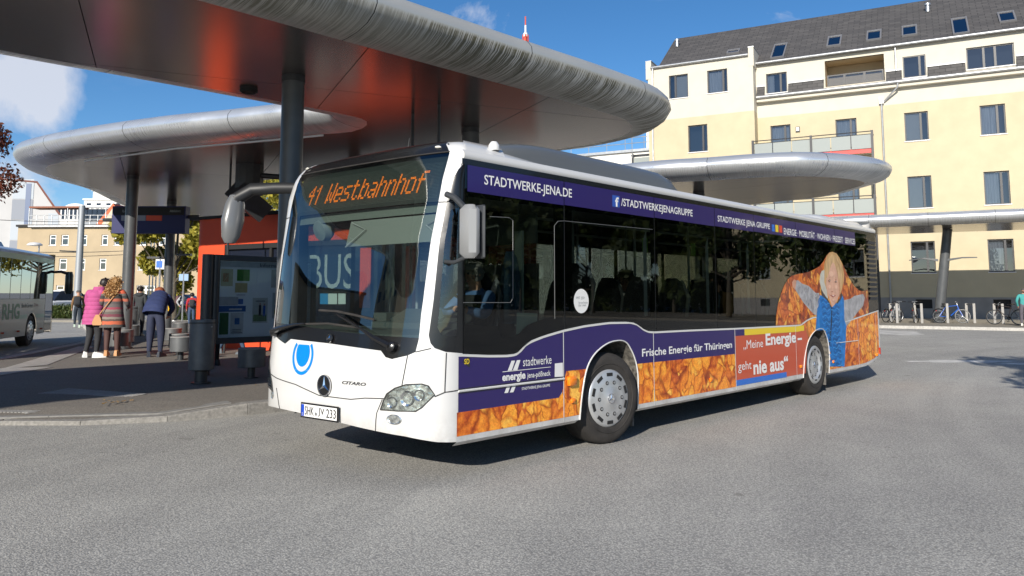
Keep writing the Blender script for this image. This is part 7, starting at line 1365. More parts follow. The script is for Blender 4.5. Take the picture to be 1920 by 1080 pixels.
mb = MB(); mb.rings([[B2F(x, .01, z) for x, z in ac], [B2F(x, .5, z) for x, z in ac]], caps=False, closed=False); mb.build('arch_liner', M_black, lb)
bq('green_stripe', .86, 1.75, .86, .98, M_b2g, .003); bq('green_stripe', 2.6, 3.6, .86, .98, M_b2g, .003)
M_g2 = glass_mat('second_bus_glass', (.06, .07, .065), .5, base=.0)
for a, b in ((.86, 1.72), (1.75, 2.4), (2.43, 3.3), (3.33, 4.2), (4.23, 5.08)): bq('side_window', a, b, 1.46, 2.62, M_g2)
bq('window_header', .12, 11.9, 2.62, 2.78, M_b2g); 
for a, b in ((.10, .82), (5.12, 5.75), (5.77, 6.38)): bq('door_window', a, b, .42, 2.60, M_g2); 
for a in (.05, .82, 5.08, 5.74, 6.37, 1.72, 2.40, 3.30, 4.20): bq('window_post', a, a+.045, .36 if a in (.05, .82, 5.08, 5.74, 6.37) else 1.45, 2.62, M_blk, .002)
for a, b in ((6.42, 8), (8.03, 9.9), (9.93, 11.85)): bq('side_window', a, b, 1.46, 2.62, M_g2)
mb = MB(); mb.rings([[B2F(x, y, z) for y, z in ((0, 2.78), (.03, 2.86), (.22, 2.96), (1.25, 3.0), (2.3, 2.96), (2.5, 2.80))] for x in (.02, 12)], closed=False, caps=False); mb.build('roof', M_roof2, lb, True)
mb = MB(); mb.box(tuple(B2F(6, 1.3, 3.08)), (.1, .1, .1)); mb.rings([[B2F(x, y, z) for y, z in ((.5, 2.98), (.6, 3.15), (1.9, 3.15), (2.0, 2.98))] for x in (3.3, 5.3)]); mb.build('roof_hatch', M_b2w, lb)
mb = MB(); cf = [(0, .0), (-.05, .12), (-.08, .5), (-.1, 1.25), (-.08, 2.0), (-.05, 2.4), (0, 2.5)]; mb.rings([[B2F(x, y, z) for x, y in cf] for z in (.34, 1.1)], closed=False, caps=False); mb.build('front_panel', M_b2w, lb, True); mb = MB(); mb.rings([[B2F(x*k, y, z) for x, y in cf] for z, k in ((1.1, 1), (2.3, .9), (2.8, .6), (2.95, .1))], closed=False, caps=False); mb.build('windscreen', M_g2, lb, True)
mb = MB(); mb.add([B2F(0, 2.5, .34), B2F(12, 2.5, .34), B2F(12, 2.5, 1.4), B2F(0, 2.5, 1.4)], [(0,1,2,3)]); mb.add([B2F(12, 0, .34), B2F(12, 2.5, .34), B2F(12, 2.5, 2.9), B2F(12, 0, 2.9)], [(0,1,2,3)]); mb.build('rear_panel', M_b2w, lb)
mb = MB()
for a in (0, 2.2, 4.4, 6.6, 8.8, 11): mb.add([B2F(a, 2.5, 1.4), B2F(a+.15, 2.5, 1.4), B2F(a+.15, 2.5, 2.8), B2F(a, 2.5, 2.8)], [(0,1,2,3)])
mb.build('offside_posts', M_blk, lb)
mb = MB(); mb.add([B2F(0, .1, .4), B2F(12, .1, .4), B2F(12, 2.45, .4), B2F(0, 2.45, .4)], [(0,1,2,3)]); mb.build('floor', M_fl, lb); mb = MB(); mb.add([B2F(0, .05, 2.77), B2F(12, .05, 2.77), B2F(12, 2.45, 2.77), B2F(0, 2.45, 2.77)], [(3,2,1,0)]); mb.build('ceiling', M_cei, lb)
for i, x in enumerate((1.6, 2.6, 3.4, 4.3, 7, 8, 9, 10)):
    mb = MB(); fbox(mb, lambda s, n, z: B2F(s, n, z), x, x+.12, .25, 1.1, .8, 1.75); mb.build('passenger_seat', mat('seat_green', (.12, .18, .08), .9), lb)
mb = MB(); 
for x in (1.3, 3.0, 4.8, 6.0): mb.tube([B2F(x, .9, .4), B2F(x, .9, 2.7)], .02, 6)
mb.build('grab_rail', mat('rail_yellow', (.6, .5, .05), .4), lb)
text_mesh('RHG', lambda u, v: B2F(u, -.004, v), (4.75, .86, 3.3, 1.32), M_b2t, 'lettering', lb, bold=.03); text_mesh('Bau&Garten', lambda u, v: B2F(u, -.004, v), (3.15, 1.19, 2.1, 1.32), mat('letters_dark', (.06, .07, .07), .5), 'lettering', lb, bold=.01); text_mesh('Zoo', lambda u, v: B2F(u, -.004, v), (2.0, 1.22, 1.6, 1.32), mat('letters_rose', (.28, .10, .10), .5), 'lettering', lb)
for x in (1.2, 3.4, 4.7): mb = MB(); mb.box(tuple(B2F(x, -.01, .5)), (.08, .08, .05)); mb.build('side_marker', mat('marker_red', (.4, .06, .02), .4), lb)
wt = wheel(0, 0, 0, .48); wt.parent = lb; p = B2F(2.15, .06, .48); wt.location = p; wt.rotation_euler = (0, 0, math.atan2(rd.y, rd.x)+math.pi)
if (Matrix.Rotation(wt.rotation_euler.z, 3, 'Z') @ Vector((0, -1, 0))).dot(ld) > 0: wt.rotation_euler.z += math.pi
mb = MB(); mb.tube([B2F(-.05, .1, 2.35), B2F(-.2, -.15, 2.38), B2F(-.25, -.38, 2.30)], [.04, .05, .05], 8); mb.build('mirror_arm', M_blk, lb); mb = MB(); mb.rings([[B2F(-.25+.10*math.cos(a)*k, -.40+.13*math.sin(a)*k, z) for a in np.linspace(0, 6.283, 12, endpoint=False)] for z, k in ((1.62, .7), (1.7, 1), (2.25, 1), (2.38, .7))]); mb.build('mirror_housing', mat('mirror_green_black', (.03, .045, .035), .25, coat=.5), lb, True)
for ob in lb.children:
    pass
lb['base'] = 0; del lb['base']
# ------------------------------------------------------------------ parked cars beyond the hedge
def car(lab, loc, rz, col, group='cars parked beyond the hedge', van=False):
    t = thing('parked_car', lab, 'car', loc, rz, group=group); mc = mat('car_paint_'+'_'.join('%d' % (c*100) for c in col), col, .25, coat=.8)
    h = 1.75 if van else 1.45; sec = [(-2.1, .45, .62, .80), (-2.05, .35, .78, .86), (-1.2, .30, .98, .9), (-.9, .30, 1.0, .9), (1.9, .30, 1.02, .9), (2.1, .40, .85, .84)]
    mb = MB(); mb.rings([[Vector((x, y*w_/.9*1, z)) for y, z in ((-.9, zl+.1), (-.86, zt_-.1), (-.75, zt_), (.75, zt_), (.86, zt_-.1), (.9, zl+.1), (.85, zl), (-.85, zl))] for x, zl, zt_, w_ in sec]); mb.build('body', mc, t, True)
    cab_ = [(-1.1, .99, .72), (-.45, h-.06, .60), (.2, h, .60), (1.3, h-.04, .60), (1.95 if van else 1.85, 1.0, .70)]
    mb = MB(); mb.rings([[Vector((x, y*w_, z_)) for y, z_ in ((-1.12, .98), (-1, z), (1, z), (1.12, .98))] for x, z, w_ in cab_]); mb.build('windows', M_kglass, t, True)
    mb = MB(); mb.rings([[Vector((x, y*.6, z_)) for y, z_ in ((-1, h-.09), (-.9, h+.01), (.9, h+.01), (1, h-.09))] for x in (-.42, .2, 1.3)]); mb.build('roof', mc, t, True)
    for sx in (-1.3, 1.3):
        for sy in (-1, 1): mb = MB(); mb.lathe([(.2, -.09), (.32, -.09), (.32, .09), (.2, .09)], (0, 0, 0), AX, 20); o = mb.build('wheel', M_rub, t, True); o.location = (sx, sy*.82, .32)
    for sy in (-1, 1): mb = MB(); mb.box((-2.08, sy*.62, .70), (.08, .3, .14), bev=.02); mb.build('headlight', M_chr, t, True); mb = MB(); mb.box((2.08, sy*.7, .8), (.05, .18, .2)); mb.build('tail_light', mat('lamp_red', (0, 0, 0)), t)
    mb = MB(); mb.box((-2.1, 0, .5), (.04, .9, .16)); mb.build('grille', M_black, t); mb = MB(); mb.box((-2.13, 0, .42), (.02, .5, .1)); mb.build('number_plate', M_wtx, t)
    return t
ca = R(YAW)
def pc(px, d, ang, col, lab, **k): q = W(px2(px, d), d, .1); car(lab, q, ca+R(ang), col, **k)
pc(116, 60, -20, (.75, .76, .77), 'white hatchback parked beyond the hedge beside the left bus', van=True); pc(137, 66, -25, (.04, .06, .09), 'dark blue car parked right of the white hatchback'); pc(160, 68, -20, (.4, .03, .03), 'red car parked behind the man with the black rucksack')
pc(272, 64, 80, (.10, .012, .03), 'dark red car passing behind the grey litter bin'); pc(350, 62, 85, (.03, .06, .22), 'blue car behind the walking man with the rucksack'); pc(205, 70, -15, (.3, .3, .3), 'grey car parked behind the women')
# small shop and signs beyond the tree
t = thing('shop_building', 'pale low shop front with blue sign behind the tree trunk', 'building', W(px2(340, 80), 80))
F4 = frame(px2(318, 82), 82, 0); bx(F4, 'wall', M_cream, t, 0, 10, -6, 0, 0, 8.5); bx(F4, 'shop_window', M_kglass, t, .5, 4.2, .01, .05, .6, 2.6); bx(F4, 'shop_sign', mat('sign_blue', (.1, .25, .55), .5), t, 3.0, 4.4, .06, .12, 4.3, 5.6); bx(F4, 'awning', mat('awning_red', (.5, .04, .05), .7), t, 4.6, 6.4, .05, .8, 4.6, 5.4); bx(F4, 'window', M_kglass, t, 1, 2.2, .02, .05, 3.2, 4.6)
t = thing('traffic_sign', 'white sign post with small blue board beside the second grey column', 'sign', W(px2(301, 40), 40)); mb = MB(); mb.tube([(0, 0, 0), (0, 0, 3.4)], .05, 8); mb.build('post', M_zinc, t); mb = MB(); mb.box((0, 0, 3.1), (.06, .45, .5), Matrix.Rotation(ca, 3, 'Z')); mb.build('board', M_framew, t); mb = MB(); mb.box((-.05, 0, 3.1), (.02, .3, .34), Matrix.Rotation(ca, 3, 'Z')); mb.build('sign_face', M_bl, t)
t = thing('traffic_sign', 'blue bus stop board on a thin post behind the tree trunk', 'sign', W(px2(346, 43), 43)); mb = MB(); mb.tube([(0, 0, 0), (0, 0, 2.8)], .04, 8); mb.build('post', M_zinc, t); mb = MB(); mb.box((0, 0, 2.5), (.05, .5, .36), Matrix.Rotation(ca, 3, 'Z')); mb.build('board', mat('sign_pale_blue', (.25, .38, .55), .5), t)
for i, x in enumerate((282, 288, 294)):
    mb = MB(); mb.tube([(0, 0, 0), (0, 0, 6.5)], .05, 6); o = mb.build('flag_pole', M_zinc); o.location = W(px2(x, 62), 62); tag(o, ['leftmost of the three thin flag poles before the beige house', 'middle one of the three thin flag poles before the beige house', 'rightmost of the three thin flag poles before the beige house'][i], 'flag pole', 'thin flag poles before the beige house')
# ------------------------------------------------------------------ people
M_skin = mat('skin', (.50, .27, .18), .55, var=.08, vscale=8)
def skinmesh(V, E, rad, mats, classify, sub=2):
    me = bpy.data.meshes.new('body'); me.from_pydata([tuple(v) for v in V], E, []); o = bpy.data.objects.new('body', me); COL.objects.link(o)
    m = o.modifiers.new('s', 'SKIN'); m.use_smooth_shade = True; m.branch_smoothing = .6
    for i, r_ in enumerate(rad): me.skin_vertices[0].data[i].radius = (r_ if isinstance(r_, tuple) else (r_, r_)); me.skin_vertices[0].data[i].use_root = (i == 0)
    s_ = o.modifiers.new('u', 'SUBSURF'); s_.levels = sub; s_.render_levels = sub
    dg = bpy.context.evaluated_depsgraph_get(); m2 = bpy.data.meshes.new_from_object(o.evaluated_get(dg)); bpy.data.objects.remove(o)
    m2.materials.clear()
    for mm in mats: m2.materials.append(mm)
    for p in m2.polygons: p.material_index = classify(p.center); p.use_smooth = True
    return m2
def person(lab, loc, rz, J, top, legs, shoe, hair, name='person', h=1.72, bulk=1.0, skirt=None, coat=None, hairkind='short', extras=(), group=None, head_r=None, sleeve='long', sockline=.12):
    """J: joints in metres for a 1.72 m figure, x right, y forward, z up"""
    t = thing(name, lab, 'person', loc, rz, group=group); k = h/1.72; t.scale = (k, k, k)
    base = dict(pel=(0, 0, .95), sp=(0, 0, 1.12), ch=(0, .0, 1.32), nk=(0, 0, 1.47), hd=(0, .02, 1.60), ht=(0, .01, 1.70), shl=(-.17, 0, 1.42), shr=(.17, 0, 1.42), ell=(-.23, -.03, 1.13), elr=(.23, -.03, 1.13), wrl=(-.24, .06, .88), wrr=(.24, .06, .88), hal=(-.24, .10, .80), har=(.24, .10, .80),
        hpl=(-.09, 0, .90), hpr=(.09, 0, .90), knl=(-.10, .02, .50), knr=(.10, .02, .50), anl=(-.10, 0, .09), anr=(.10, 0, .09), tol=(-.11, .14, .04), tor=(.11, .14, .04))
    base.update(J); P_ = {a: Vector(b) for a, b in base.items()}
    order = ['pel', 'sp', 'ch', 'nk', 'hd', 'ht', 'shl', 'shr', 'ell', 'elr', 'wrl', 'wrr', 'hal', 'har', 'hpl', 'hpr', 'knl', 'knr', 'anl', 'anr', 'tol', 'tor']
    ix = {a: i for i, a in enumerate(order)}; b_ = bulk
    E_ = [('pel', 'sp'), ('sp', 'ch'), ('ch', 'nk'), ('nk', 'hd'), ('hd', 'ht'), ('ch', 'shl'), ('ch', 'shr'), ('shl', 'ell'), ('shr', 'elr'), ('ell', 'wrl'), ('elr', 'wrr'), ('wrl', 'hal'), ('wrr', 'har'), ('pel', 'hpl'), ('pel', 'hpr'), ('hpl', 'knl'), ('hpr', 'knr'), ('knl', 'anl'), ('knr', 'anr'), ('anl', 'tol'), ('anr', 'tor')]
    rad = dict(pel=(.135*b_, .11*b_), sp=(.13*b_, .10*b_), ch=(.15*b_, .11*b_), nk=.055, hd=(.078, .095), ht=(.06, .07), shl=.075*b_, shr=.075*b_, ell=.052*b_, elr=.052*b_, wrl=.036, wrr=.036, hal=.030, har=.030, hpl=.095*b_, hpr=.095*b_, knl=.066*b_, knr=.066*b_, anl=.045, anr=.045, tol=.036, tor=.036)
    zt_ = top; mats = [M_skin, top, legs, shoe]
    segs = [(a, b, (2 if a in ('hpl', 'hpr', 'knl', 'knr', 'pel') and b not in ('sp',) else 3 if a in ('anl', 'anr') else 0 if a in ('nk', 'hd', 'wrl', 'wrr') else 1)) for a, b in E_]
    def cls(c):
        best = 9; m_ = 1
        for a, b, mi in segs:
            A, B = P_[a], P_[b]; d = B-A; q = max(0, min(1, (c-A).dot(d)/d.dot(d))); e = (c-A-d*q).length
            if e < best: best = e; m_ = mi; la = (a, q)
        if la[0] in ('pel',) and la[1] < .25: m_ = 2 if la[0] == 'pel' and c.z < P_['pel'].z+.05 else m_
        if la[0] in ('knl', 'knr') and la[1] > .93: m_ = 3
        return m_
    me = skinmesh([P_[a] for a in order], [(ix[a], ix[b]) for a, b in E_], [rad[a] for a in order], mats, cls); link('body', me, t)
    # fingers: five unequal bent digits on each hand
    mb = MB()
    for s_, w_, h_ in ((-1, 'wrl', 'hal'), (1, 'wrr', 'har')):
        d = (P_[h_]-P_[w_]).normalized(); sd_2 = d.orthogonal().normalized(); up = d.cross(sd_2); b0 = P_[h_]-d*.01
        for i, ln in enumerate((.055, .068, .072, .065, .05)):
            o_ = sd_2*((i-2)*.016); dd = d if i else (d*.6+sd_2*-.8).normalized(); mb.tube([b0+o_, b0+o_+dd*ln*.5+up*.004, b0+o_+dd*ln*.85+up*.022], [.0095, .009, .006], 5)
    mb.build('fingers', M_skin, t, True)
    hd = P_['hd']; fwd = (P_['ht']-P_['nk']).normalized(); face = Vector(extras_face(J)) if 'face' in J else Vector((0, 1, 0))
    if 'face' in J: face = Vector(J['face']).normalized()
    side_ = face.cross(fwd).normalized(); face = fwd.cross(side_).normalized()*1
    if face.dot(Vector(J.get('face', (0, 1, 0)))) < 0: face = -face
    # face: nose, eyes, ears, mouth
    mb = MB(); c0 = hd+fwd*.005; mb.tube([c0+face*.080+fwd*.03, c0+face*.112-fwd*.01, c0+face*.088-fwd*.018], [.010, .014, .010], 6); mb.build('nose', M_skin, t, True)
    mb = MB()
    for s_ in (-1, 1): mb.lathe([(0, -.012), (.012, 0), (0, .012)], c0+face*.083+side_*s_*.032+fwd*.028, n=8, caps=False)
    mb.build('eyes', M_tk, t, True); mb = MB(); mb.tube([c0+face*.088-side_*.026-fwd*.045, c0+face*.096-fwd*.048, c0+face*.088+side_*.026-fwd*.045], .005, 5); mb.build('mouth', mat('lips', (.35, .10, .09), .5), t)
    mb = MB()
    for s_ in (-1, 1): mb.lathe([(0, -.03), (.018, -.01), (.016, .02), (0, .03)], c0+side_*s_*.088-face*.005, n=8, caps=False)
    mb.build('ears', M_skin, t, True)
    M_ = Matrix((side_, face, fwd)).transposed()
    if hairkind == 'cap':
        mb = MB(); mb.lathe([(.103, .03), (.112, .06), (.10, .10), (.06, .125), (0, .13)], hd, M_, 20, caps=False); mb.rings([[hd+M_ @ Vector((x, y, .045+dz)) for x, y in ((-.07, .08), (.07, .08), (.05, .15), (-.05, .15))] for dz in (0, .012)]); mb.build('cap', hair, t, True)
    else:
        cap_ = []
        for zz, r_ in ((-.055, .085), (-.02, .105), (.03, .113), (.07, .106), (.10, .085), (.122, .05), (.13, .01)):
            ring = []
            for i in range(20):
                an = 2*math.pi*i/20; x, y = r_*math.cos(an)*.94, r_*math.sin(an)*1.08
                if zz < .05 and y > .03: y = .03+(y-.03)*.1; 
                ring.append(hd+M_ @ Vector((x, y-.012, zz)))
            cap_.append(ring)
        mb = MB(); mb.rings(cap_); mb.build('hair', hair, t, True)
        if hairkind == 'long':
            leaves('hair_curls', t, hair, [(tuple(hd+M_ @ Vector(v)), r_) for v, r_ in (((0, -.03, .05), .115), ((-.05, -.05, -.02), .11), ((.05, -.05, -.02), .11), ((-.07, -.07, -.12), .10), ((.07, -.07, -.12), .10), ((0, -.10, -.14), .115), ((-.06, -.11, -.24), .095), ((.06, -.11, -.24), .095), ((0, -.12, -.28), .09))], 2600, .022, 3)
        else: leaves('hair_strands', t, hair, [(tuple(hd+M_ @ Vector((0, -.015, .04))), .108)], 500, .02, 4)
    if coat:
        m_, rings_ = coat; mb = MB(); rs = []
        for (cx_, cy_, z, rx2, ry2) in rings_:
            rs.append([Vector((cx_+rx2*math.cos(2*math.pi*i/24), cy_+ry2*math.sin(2*math.pi*i/24), z)) for i in range(24)])
        mb.rings(rs, caps=False); mb.build('coat', m_, t, True)
    for s_, a in (('shl', 'tol'), ('shr', 'tor')): pass
    for sgn, an_, to_ in ((-1, 'anl', 'tol'), (1, 'anr', 'tor')):
        A, B = P_[an_], P_[to_]; d = (B-A); d.z = 0; d.normalize(); n_ = Vector((-d.y, d.x, 0)); z0 = A.z-.09; hl_ = A-d*.07
        out_ = [(0, .032), (.05, .04), (.16, .046), (.23, .04), (.275, .015)]
        pts = [hl_+d*x+n_*w2 for x, w2 in out_]+[hl_+d*x-n_*w2 for x, w2 in out_[::-1]]
        mb = MB(); rs = [[Vector((p.x, p.y, z0+.0)) for p in pts], [Vector((p.x, p.y, z0+.03)) for p in pts], [Vector((A.x+(p.x-A.x)*.8, A.y+(p.y-A.y)*.8, z0+.06+max(0, .05-.35*max(0, (p-A).dot(d)))) ) for p in pts]]; mb.rings(rs); mb.build('shoe', shoe, t, True)
    return t, P_
def extras_face(J): return J.get('face', (0, 1, 0))
def cloth(name, c, **k): return mat(name, c, .85, var=.14, vscale=7, bump=.3, bscale=14, **k)
M_pink = cloth('pink_quilted', (.42, .075, .22)); M_trz = cloth('black_trousers', (.025, .026, .03)); M_whs = mat('white_shoe', (.75, .75, .74), .5); M_dkh = mat('dark_hair', (.018, .012, .012), .5); M_blond = leafmat('blond_hair', (.55, .33, .14), (.42, .24, .09), (.62, .40, .19)); M_tan = mat('tan_leather', (.50, .25, .10), .6)
def rng(rows, quilt=0):
    """coat rings between given rows, pinched at every quilting seam"""
    out_ = []; 
    zs_ = [r_[2] for r_ in rows]; z = zs_[0]; st = .022 if quilt else .08; i = 0
    while z > zs_[-1]:
        f = lambda j: float(np.interp(-z, [-q for q in zs_], [r_[j] for r_ in rows])); e = (-.008 if (i % 4 == 0) else .003) if quilt else 0; out_.append((f(0), f(1), z, f(3)+e, f(4)+e)); z -= st; i += 1
    return out_
# stripes of the knitted dress: bands round the body by height
def stripes(name):
    m = bpy.data.materials.new(name); m.use_nodes = True; t = m.node_tree; b = t.nodes['Principled BSDF']; b.inputs['Roughness'].default_value = .95
    c = nd(t, 'ShaderNodeTexCoord'); s_ = nd(t, 'ShaderNodeSeparateXYZ'); n = nd(t, 'ShaderNodeTexNoise'); n.inputs['Scale'].default_value = 14; t.links.new(c.outputs['Object'], n.inputs[0]); t.links.new(c.outputs['Object'], s_.inputs[0])
    md = nd(t, 'ShaderNodeMath', operation='MULTIPLY_ADD'); md.inputs[1].default_value = .035; t.links.new(n.outputs[0], md.inputs[0]); t.links.new(s_.outputs[2], md.inputs[2]); mr = nd(t, 'ShaderNodeMapRange'); mr.inputs[1].default_value = .62; mr.inputs[2].default_value = 1.52; t.links.new(md.outputs[0], mr.inputs[0])
    r_ = nd(t, 'ShaderNodeValToRGB'); r_.color_ramp.interpolation = 'CONSTANT'; e = r_.color_ramp.elements
    data = [(0, (.09, .085, .08)), (.12, (.50, .12, .06)), (.20, (.10, .07, .06)), (.25, (.22, .19, .16)), (.30, (.17, .05, .07)), (.36, (.12, .10, .09)), (.42, (.20, .17, .15)), (.47, (.30, .06, .09)), (.52, (.13, .11, .11)), (.60, (.10, .085, .085)), (.66, (.45, .13, .08)), (.72, (.05, .05, .05)), (.80, (.14, .12, .11)), (.84, (.50, .10, .05)), (.92, (.42, .07, .04)), (.97, (.08, .07, .07))]
    e[0].position = 0; e[0].color = (*data[0][1], 1); e[1].position = data[1][0]; e[1].color = (*data[1][1], 1)
    for p_, c_ in data[2:]: q = e.new(p_); q.color = (*c_, 1)
    t.links.new(mr.outputs[0], r_.inputs[0]); t.links.new(r_.outputs[0], b.inputs['Base Color']); return m
M_str = stripes('striped_knit')
away = math.pi/2+0; RZ = R(YAW)-math.pi/2      # local +y looks away from the camera
def at_(px, d, h=.15): return W(px2(px, d), d, h)
t, P_ = person('woman in long pink quilted coat and white shoes, leaning to her companion', at_(182, 18.7), RZ-.25, dict(ch=(.01, .04, 1.32), nk=(.05, .10, 1.46), hd=(.11, .16, 1.57), ht=(.14, .18, 1.66), face=(.5, .8, -.35), elr=(.26, .12, 1.15), wrr=(.18, .30, 1.12), har=(.12, .34, 1.12), ell=(-.25, .05, 1.14), wrl=(-.12, .26, 1.08), hal=(-.06, .31, 1.08), knl=(-.10, .03, .5), anl=(-.16, -.02, .09), tol=(-.28, .08, .04), anr=(.10, .0, .09), tor=(.24, .08, .04), knr=(.10, .04, .5)), M_pink, M_trz, M_whs, M_dkh, h=1.86, bulk=1.22,
    coat=(M_pink, rng([(.03, .06, 1.46, .10, .09), (.01, .03, 1.38, .19, .15), (0, .01, 1.2, .20, .16), (0, 0, 1.0, .215, .175), (0, -.01, .85, .235, .19), (0, -.01, .70, .25, .20)], 1)))
mb = MB(); mb.rings([[Vector((.05+r_*math.cos(a), .06+r_*.8*math.sin(a), z)) for a in np.linspace(0, 6.283, 16, endpoint=False)] for z, r_ in ((1.40, .10), (1.43, .135), (1.48, .14), (1.52, .12), (1.50, .09))]); mb.build('hood', M_pink, t, True)
t, P_ = person('woman with long curly blond hair in striped knitted dress carrying a tan bag', at_(217, 18.5), RZ+.15, dict(nk=(0, .03, 1.46), hd=(.02, .07, 1.58), ht=(.03, .08, 1.68), face=(.2, .9, -.3), elr=(.27, .03, 1.15), wrr=(.25, .22, 1.08), har=(.22, .28, 1.06), ell=(-.26, .05, 1.15), wrl=(-.14, .25, 1.12), hal=(-.08, .3, 1.12), anl=(-.10, 0, .14), tol=(-.11, .12, .04), anr=(.11, 0, .14), tor=(.12, .12, .04)), M_str, mat('brown_tights', (.075, .035, .03), .7), M_tan, M_blond, h=1.87, bulk=1.1, hairkind='long',
    coat=(M_str, rng([(0, .02, 1.45, .10, .09), (0, .01, 1.38, .185, .14), (0, 0, 1.2, .185, .145), (0, 0, 1.0, .20, .16), (0, 0, .85, .225, .18), (0, 0, .66, .26, .21), (0, 0, .64, .265, .21)])))
mb = MB(); mb.tube([(.12, -.11, 1.42), (-.02, -.17, 1.2), (-.2, -.16, .95), (-.24, -.14, .86)], .012, 6); mb.build('bag_strap', M_tan, t); mb = MB(); mb.rings([[Vector((-.26+dx, -.12+dy, z)) for dx, dy in ((-w_, -.04), (w_, -.04), (w_, .05), (-w_, .05))] for z, w_ in ((.92, .03), (.84, .07), (.74, .10), (.70, .08))]); mb.build('shoulder_bag', M_tan, t, True)
M_nv = cloth('navy_quilted', (.020, .032, .10)); M_nvt = cloth('navy_trousers', (.022, .028, .06)); M_ginger = mat('ginger_hair', (.28, .09, .04), .6)
t, P_ = person('person in navy quilted jacket and navy trousers bending forward, seen from behind', at_(297, 18.9), RZ-.05, dict(pel=(.0, -.04, .95), sp=(-.02, .08, 1.10), ch=(-.06, .26, 1.22), nk=(-.13, .40, 1.30), hd=(-.19, .50, 1.33), ht=(-.23, .56, 1.37), face=(-.3, .5, -.8), shl=(-.22, .30, 1.26), shr=(.10, .32, 1.26), ell=(-.24, .36, 1.0), elr=(.14, .45, 1.0), wrl=(-.16, .48, .82), wrr=(.0, .55, .86), hal=(-.13, .54, .76), har=(-.04, .60, .80), knl=(-.10, .0, .5), knr=(.13, .0, .5), anl=(-.10, -.03, .09), tol=(-.16, .08, .04), anr=(.14, -.03, .09), tor=(.16, .1, .04)), M_nv, M_nvt, mat('dark_shoe', (.03, .035, .05), .4), M_ginger, h=1.93, bulk=1.3)
# jacket as rings along the bent back
mb = MB(); rs = []; spine = [Vector((.0, -.10, .90)), Vector((0, -.06, 1.0)), Vector((-.02, .06, 1.12)), Vector((-.05, .20, 1.20)), Vector((-.10, .34, 1.27)), Vector((-.12, .40, 1.29))]
for i in range(26):
    t_ = i/25*(len(spine)-1); a = int(min(t_, len(spine)-2)); c_ = spine[a].lerp(spine[a+1], t_-a); d = (spine[a+1]-spine[a]).normalized(); s_ = Vector((1, 0, 0)); u_ = s_.cross(d); wv = [.235, .235, .225, .215, .19, .10][a]*(1-(t_-a))+[.235, .225, .215, .19, .10, .1][a]*(t_-a); e = -.006 if i % 3 == 0 else .004
    rs.append([c_+s_*((wv+e)*math.cos(q))+u_*((wv*.72+e)*math.sin(q)) for q in np.linspace(0, 6.283, 22, endpoint=False)])
mb.rings(rs, caps=False); mb.build('jacket', M_nv, t, True)
M_gry = cloth('dark_grey_hoodie', (.035, .04, .045)); M_brn = cloth('brown_jacket', (.20, .11, .045)); M_lgh = cloth('light_grey_hoodie', (.38, .39, .40)); M_jn = cloth('blue_jeans', (.04, .07, .13)); M_rd = cloth('red_anorak', (.40, .02, .03)); M_tl = cloth('teal_jumper', (.05, .28, .27)); M_gt = cloth('grey_trousers', (.11, .10, .12)); M_bshoe = mat('dark_shoe2', (.02, .022, .025), .5)
t, P_ = person('man in dark grey hooded jacket standing behind the grey litter bin', at_(266, 28.0), RZ, {}, M_gry, M_trz, M_bshoe, M_dkh, h=1.74, bulk=1.25)
mb = MB(); mb.rings([[Vector((r_*math.cos(a), -.04+r_*.7*math.sin(a), z)) for a in np.linspace(0, 6.283, 16, endpoint=False)] for z, r_ in ((1.38, .12), (1.42, .15), (1.47, .14), (1.50, .09))]); mb.build('hood', M_gry, t, True)
def rucksack(t, m, c, s_=1.0): mb = MB(); mb.box(c, (.30*s_, .18*s_, .44*s_), bev=.05); mb.build('rucksack', m, t, True); mb = MB(); mb.box((c[0], c[1]-.11*s_, c[2]-.07), (.22*s_, .05, .2*s_), bev=.02); mb.build('rucksack_pocket', m, t, True)
t, P_ = person('man in brown jacket with black rucksack walking away by the hedge', at_(151, 38.5, 0), RZ+.5, dict(knl=(-.1, .10, .52), anl=(-.1, .14, .12), tol=(-.1, .28, .06), anr=(.1, -.10, .09), tor=(.1, .03, .04)), M_brn, mat('dark_jeans', (.02, .03, .045), .8), mat('pale_trainer', (.5, .6, .5), .6), mat('knit_hat', (.10, .085, .075), .9), hairkind='cap', h=1.78, bulk=1.2); rucksack(t, M_trz, (-.03, -.22, 1.22))
t, P_ = person('walking man in light grey hoodie with brown rucksack, in mid stride', at_(345, 43.5, 0), RZ-math.pi/2, dict(knl=(-.10, .26, .55), anl=(-.1, .36, .15), tol=(-.1, .48, .12), knr=(.1, -.10, .50), anr=(.1, -.38, .16), tor=(.1, -.28, .05), elr=(.25, -.18, 1.15), wrr=(.24, -.05, .95), har=(.24, 0, .9), ell=(-.24, .12, 1.17), wrl=(-.2, .33, 1.12), hal=(-.18, .4, 1.14)), M_lgh, M_trz, M_whs, M_dkh, h=1.76, bulk=1.05); rucksack(t, mat('brown_rucksack', (.12, .06, .06), .8), (0, -.22, 1.25))
t, P_ = person('person in red anorak with black rucksack and blue jeans left of the kiosk', at_(363, 39.5, 0), RZ+.3, {}, M_rd, M_jn, M_bshoe, M_dkh, h=1.66, bulk=1.1); rucksack(t, M_trz, (.03, -.2, 1.18), .9)
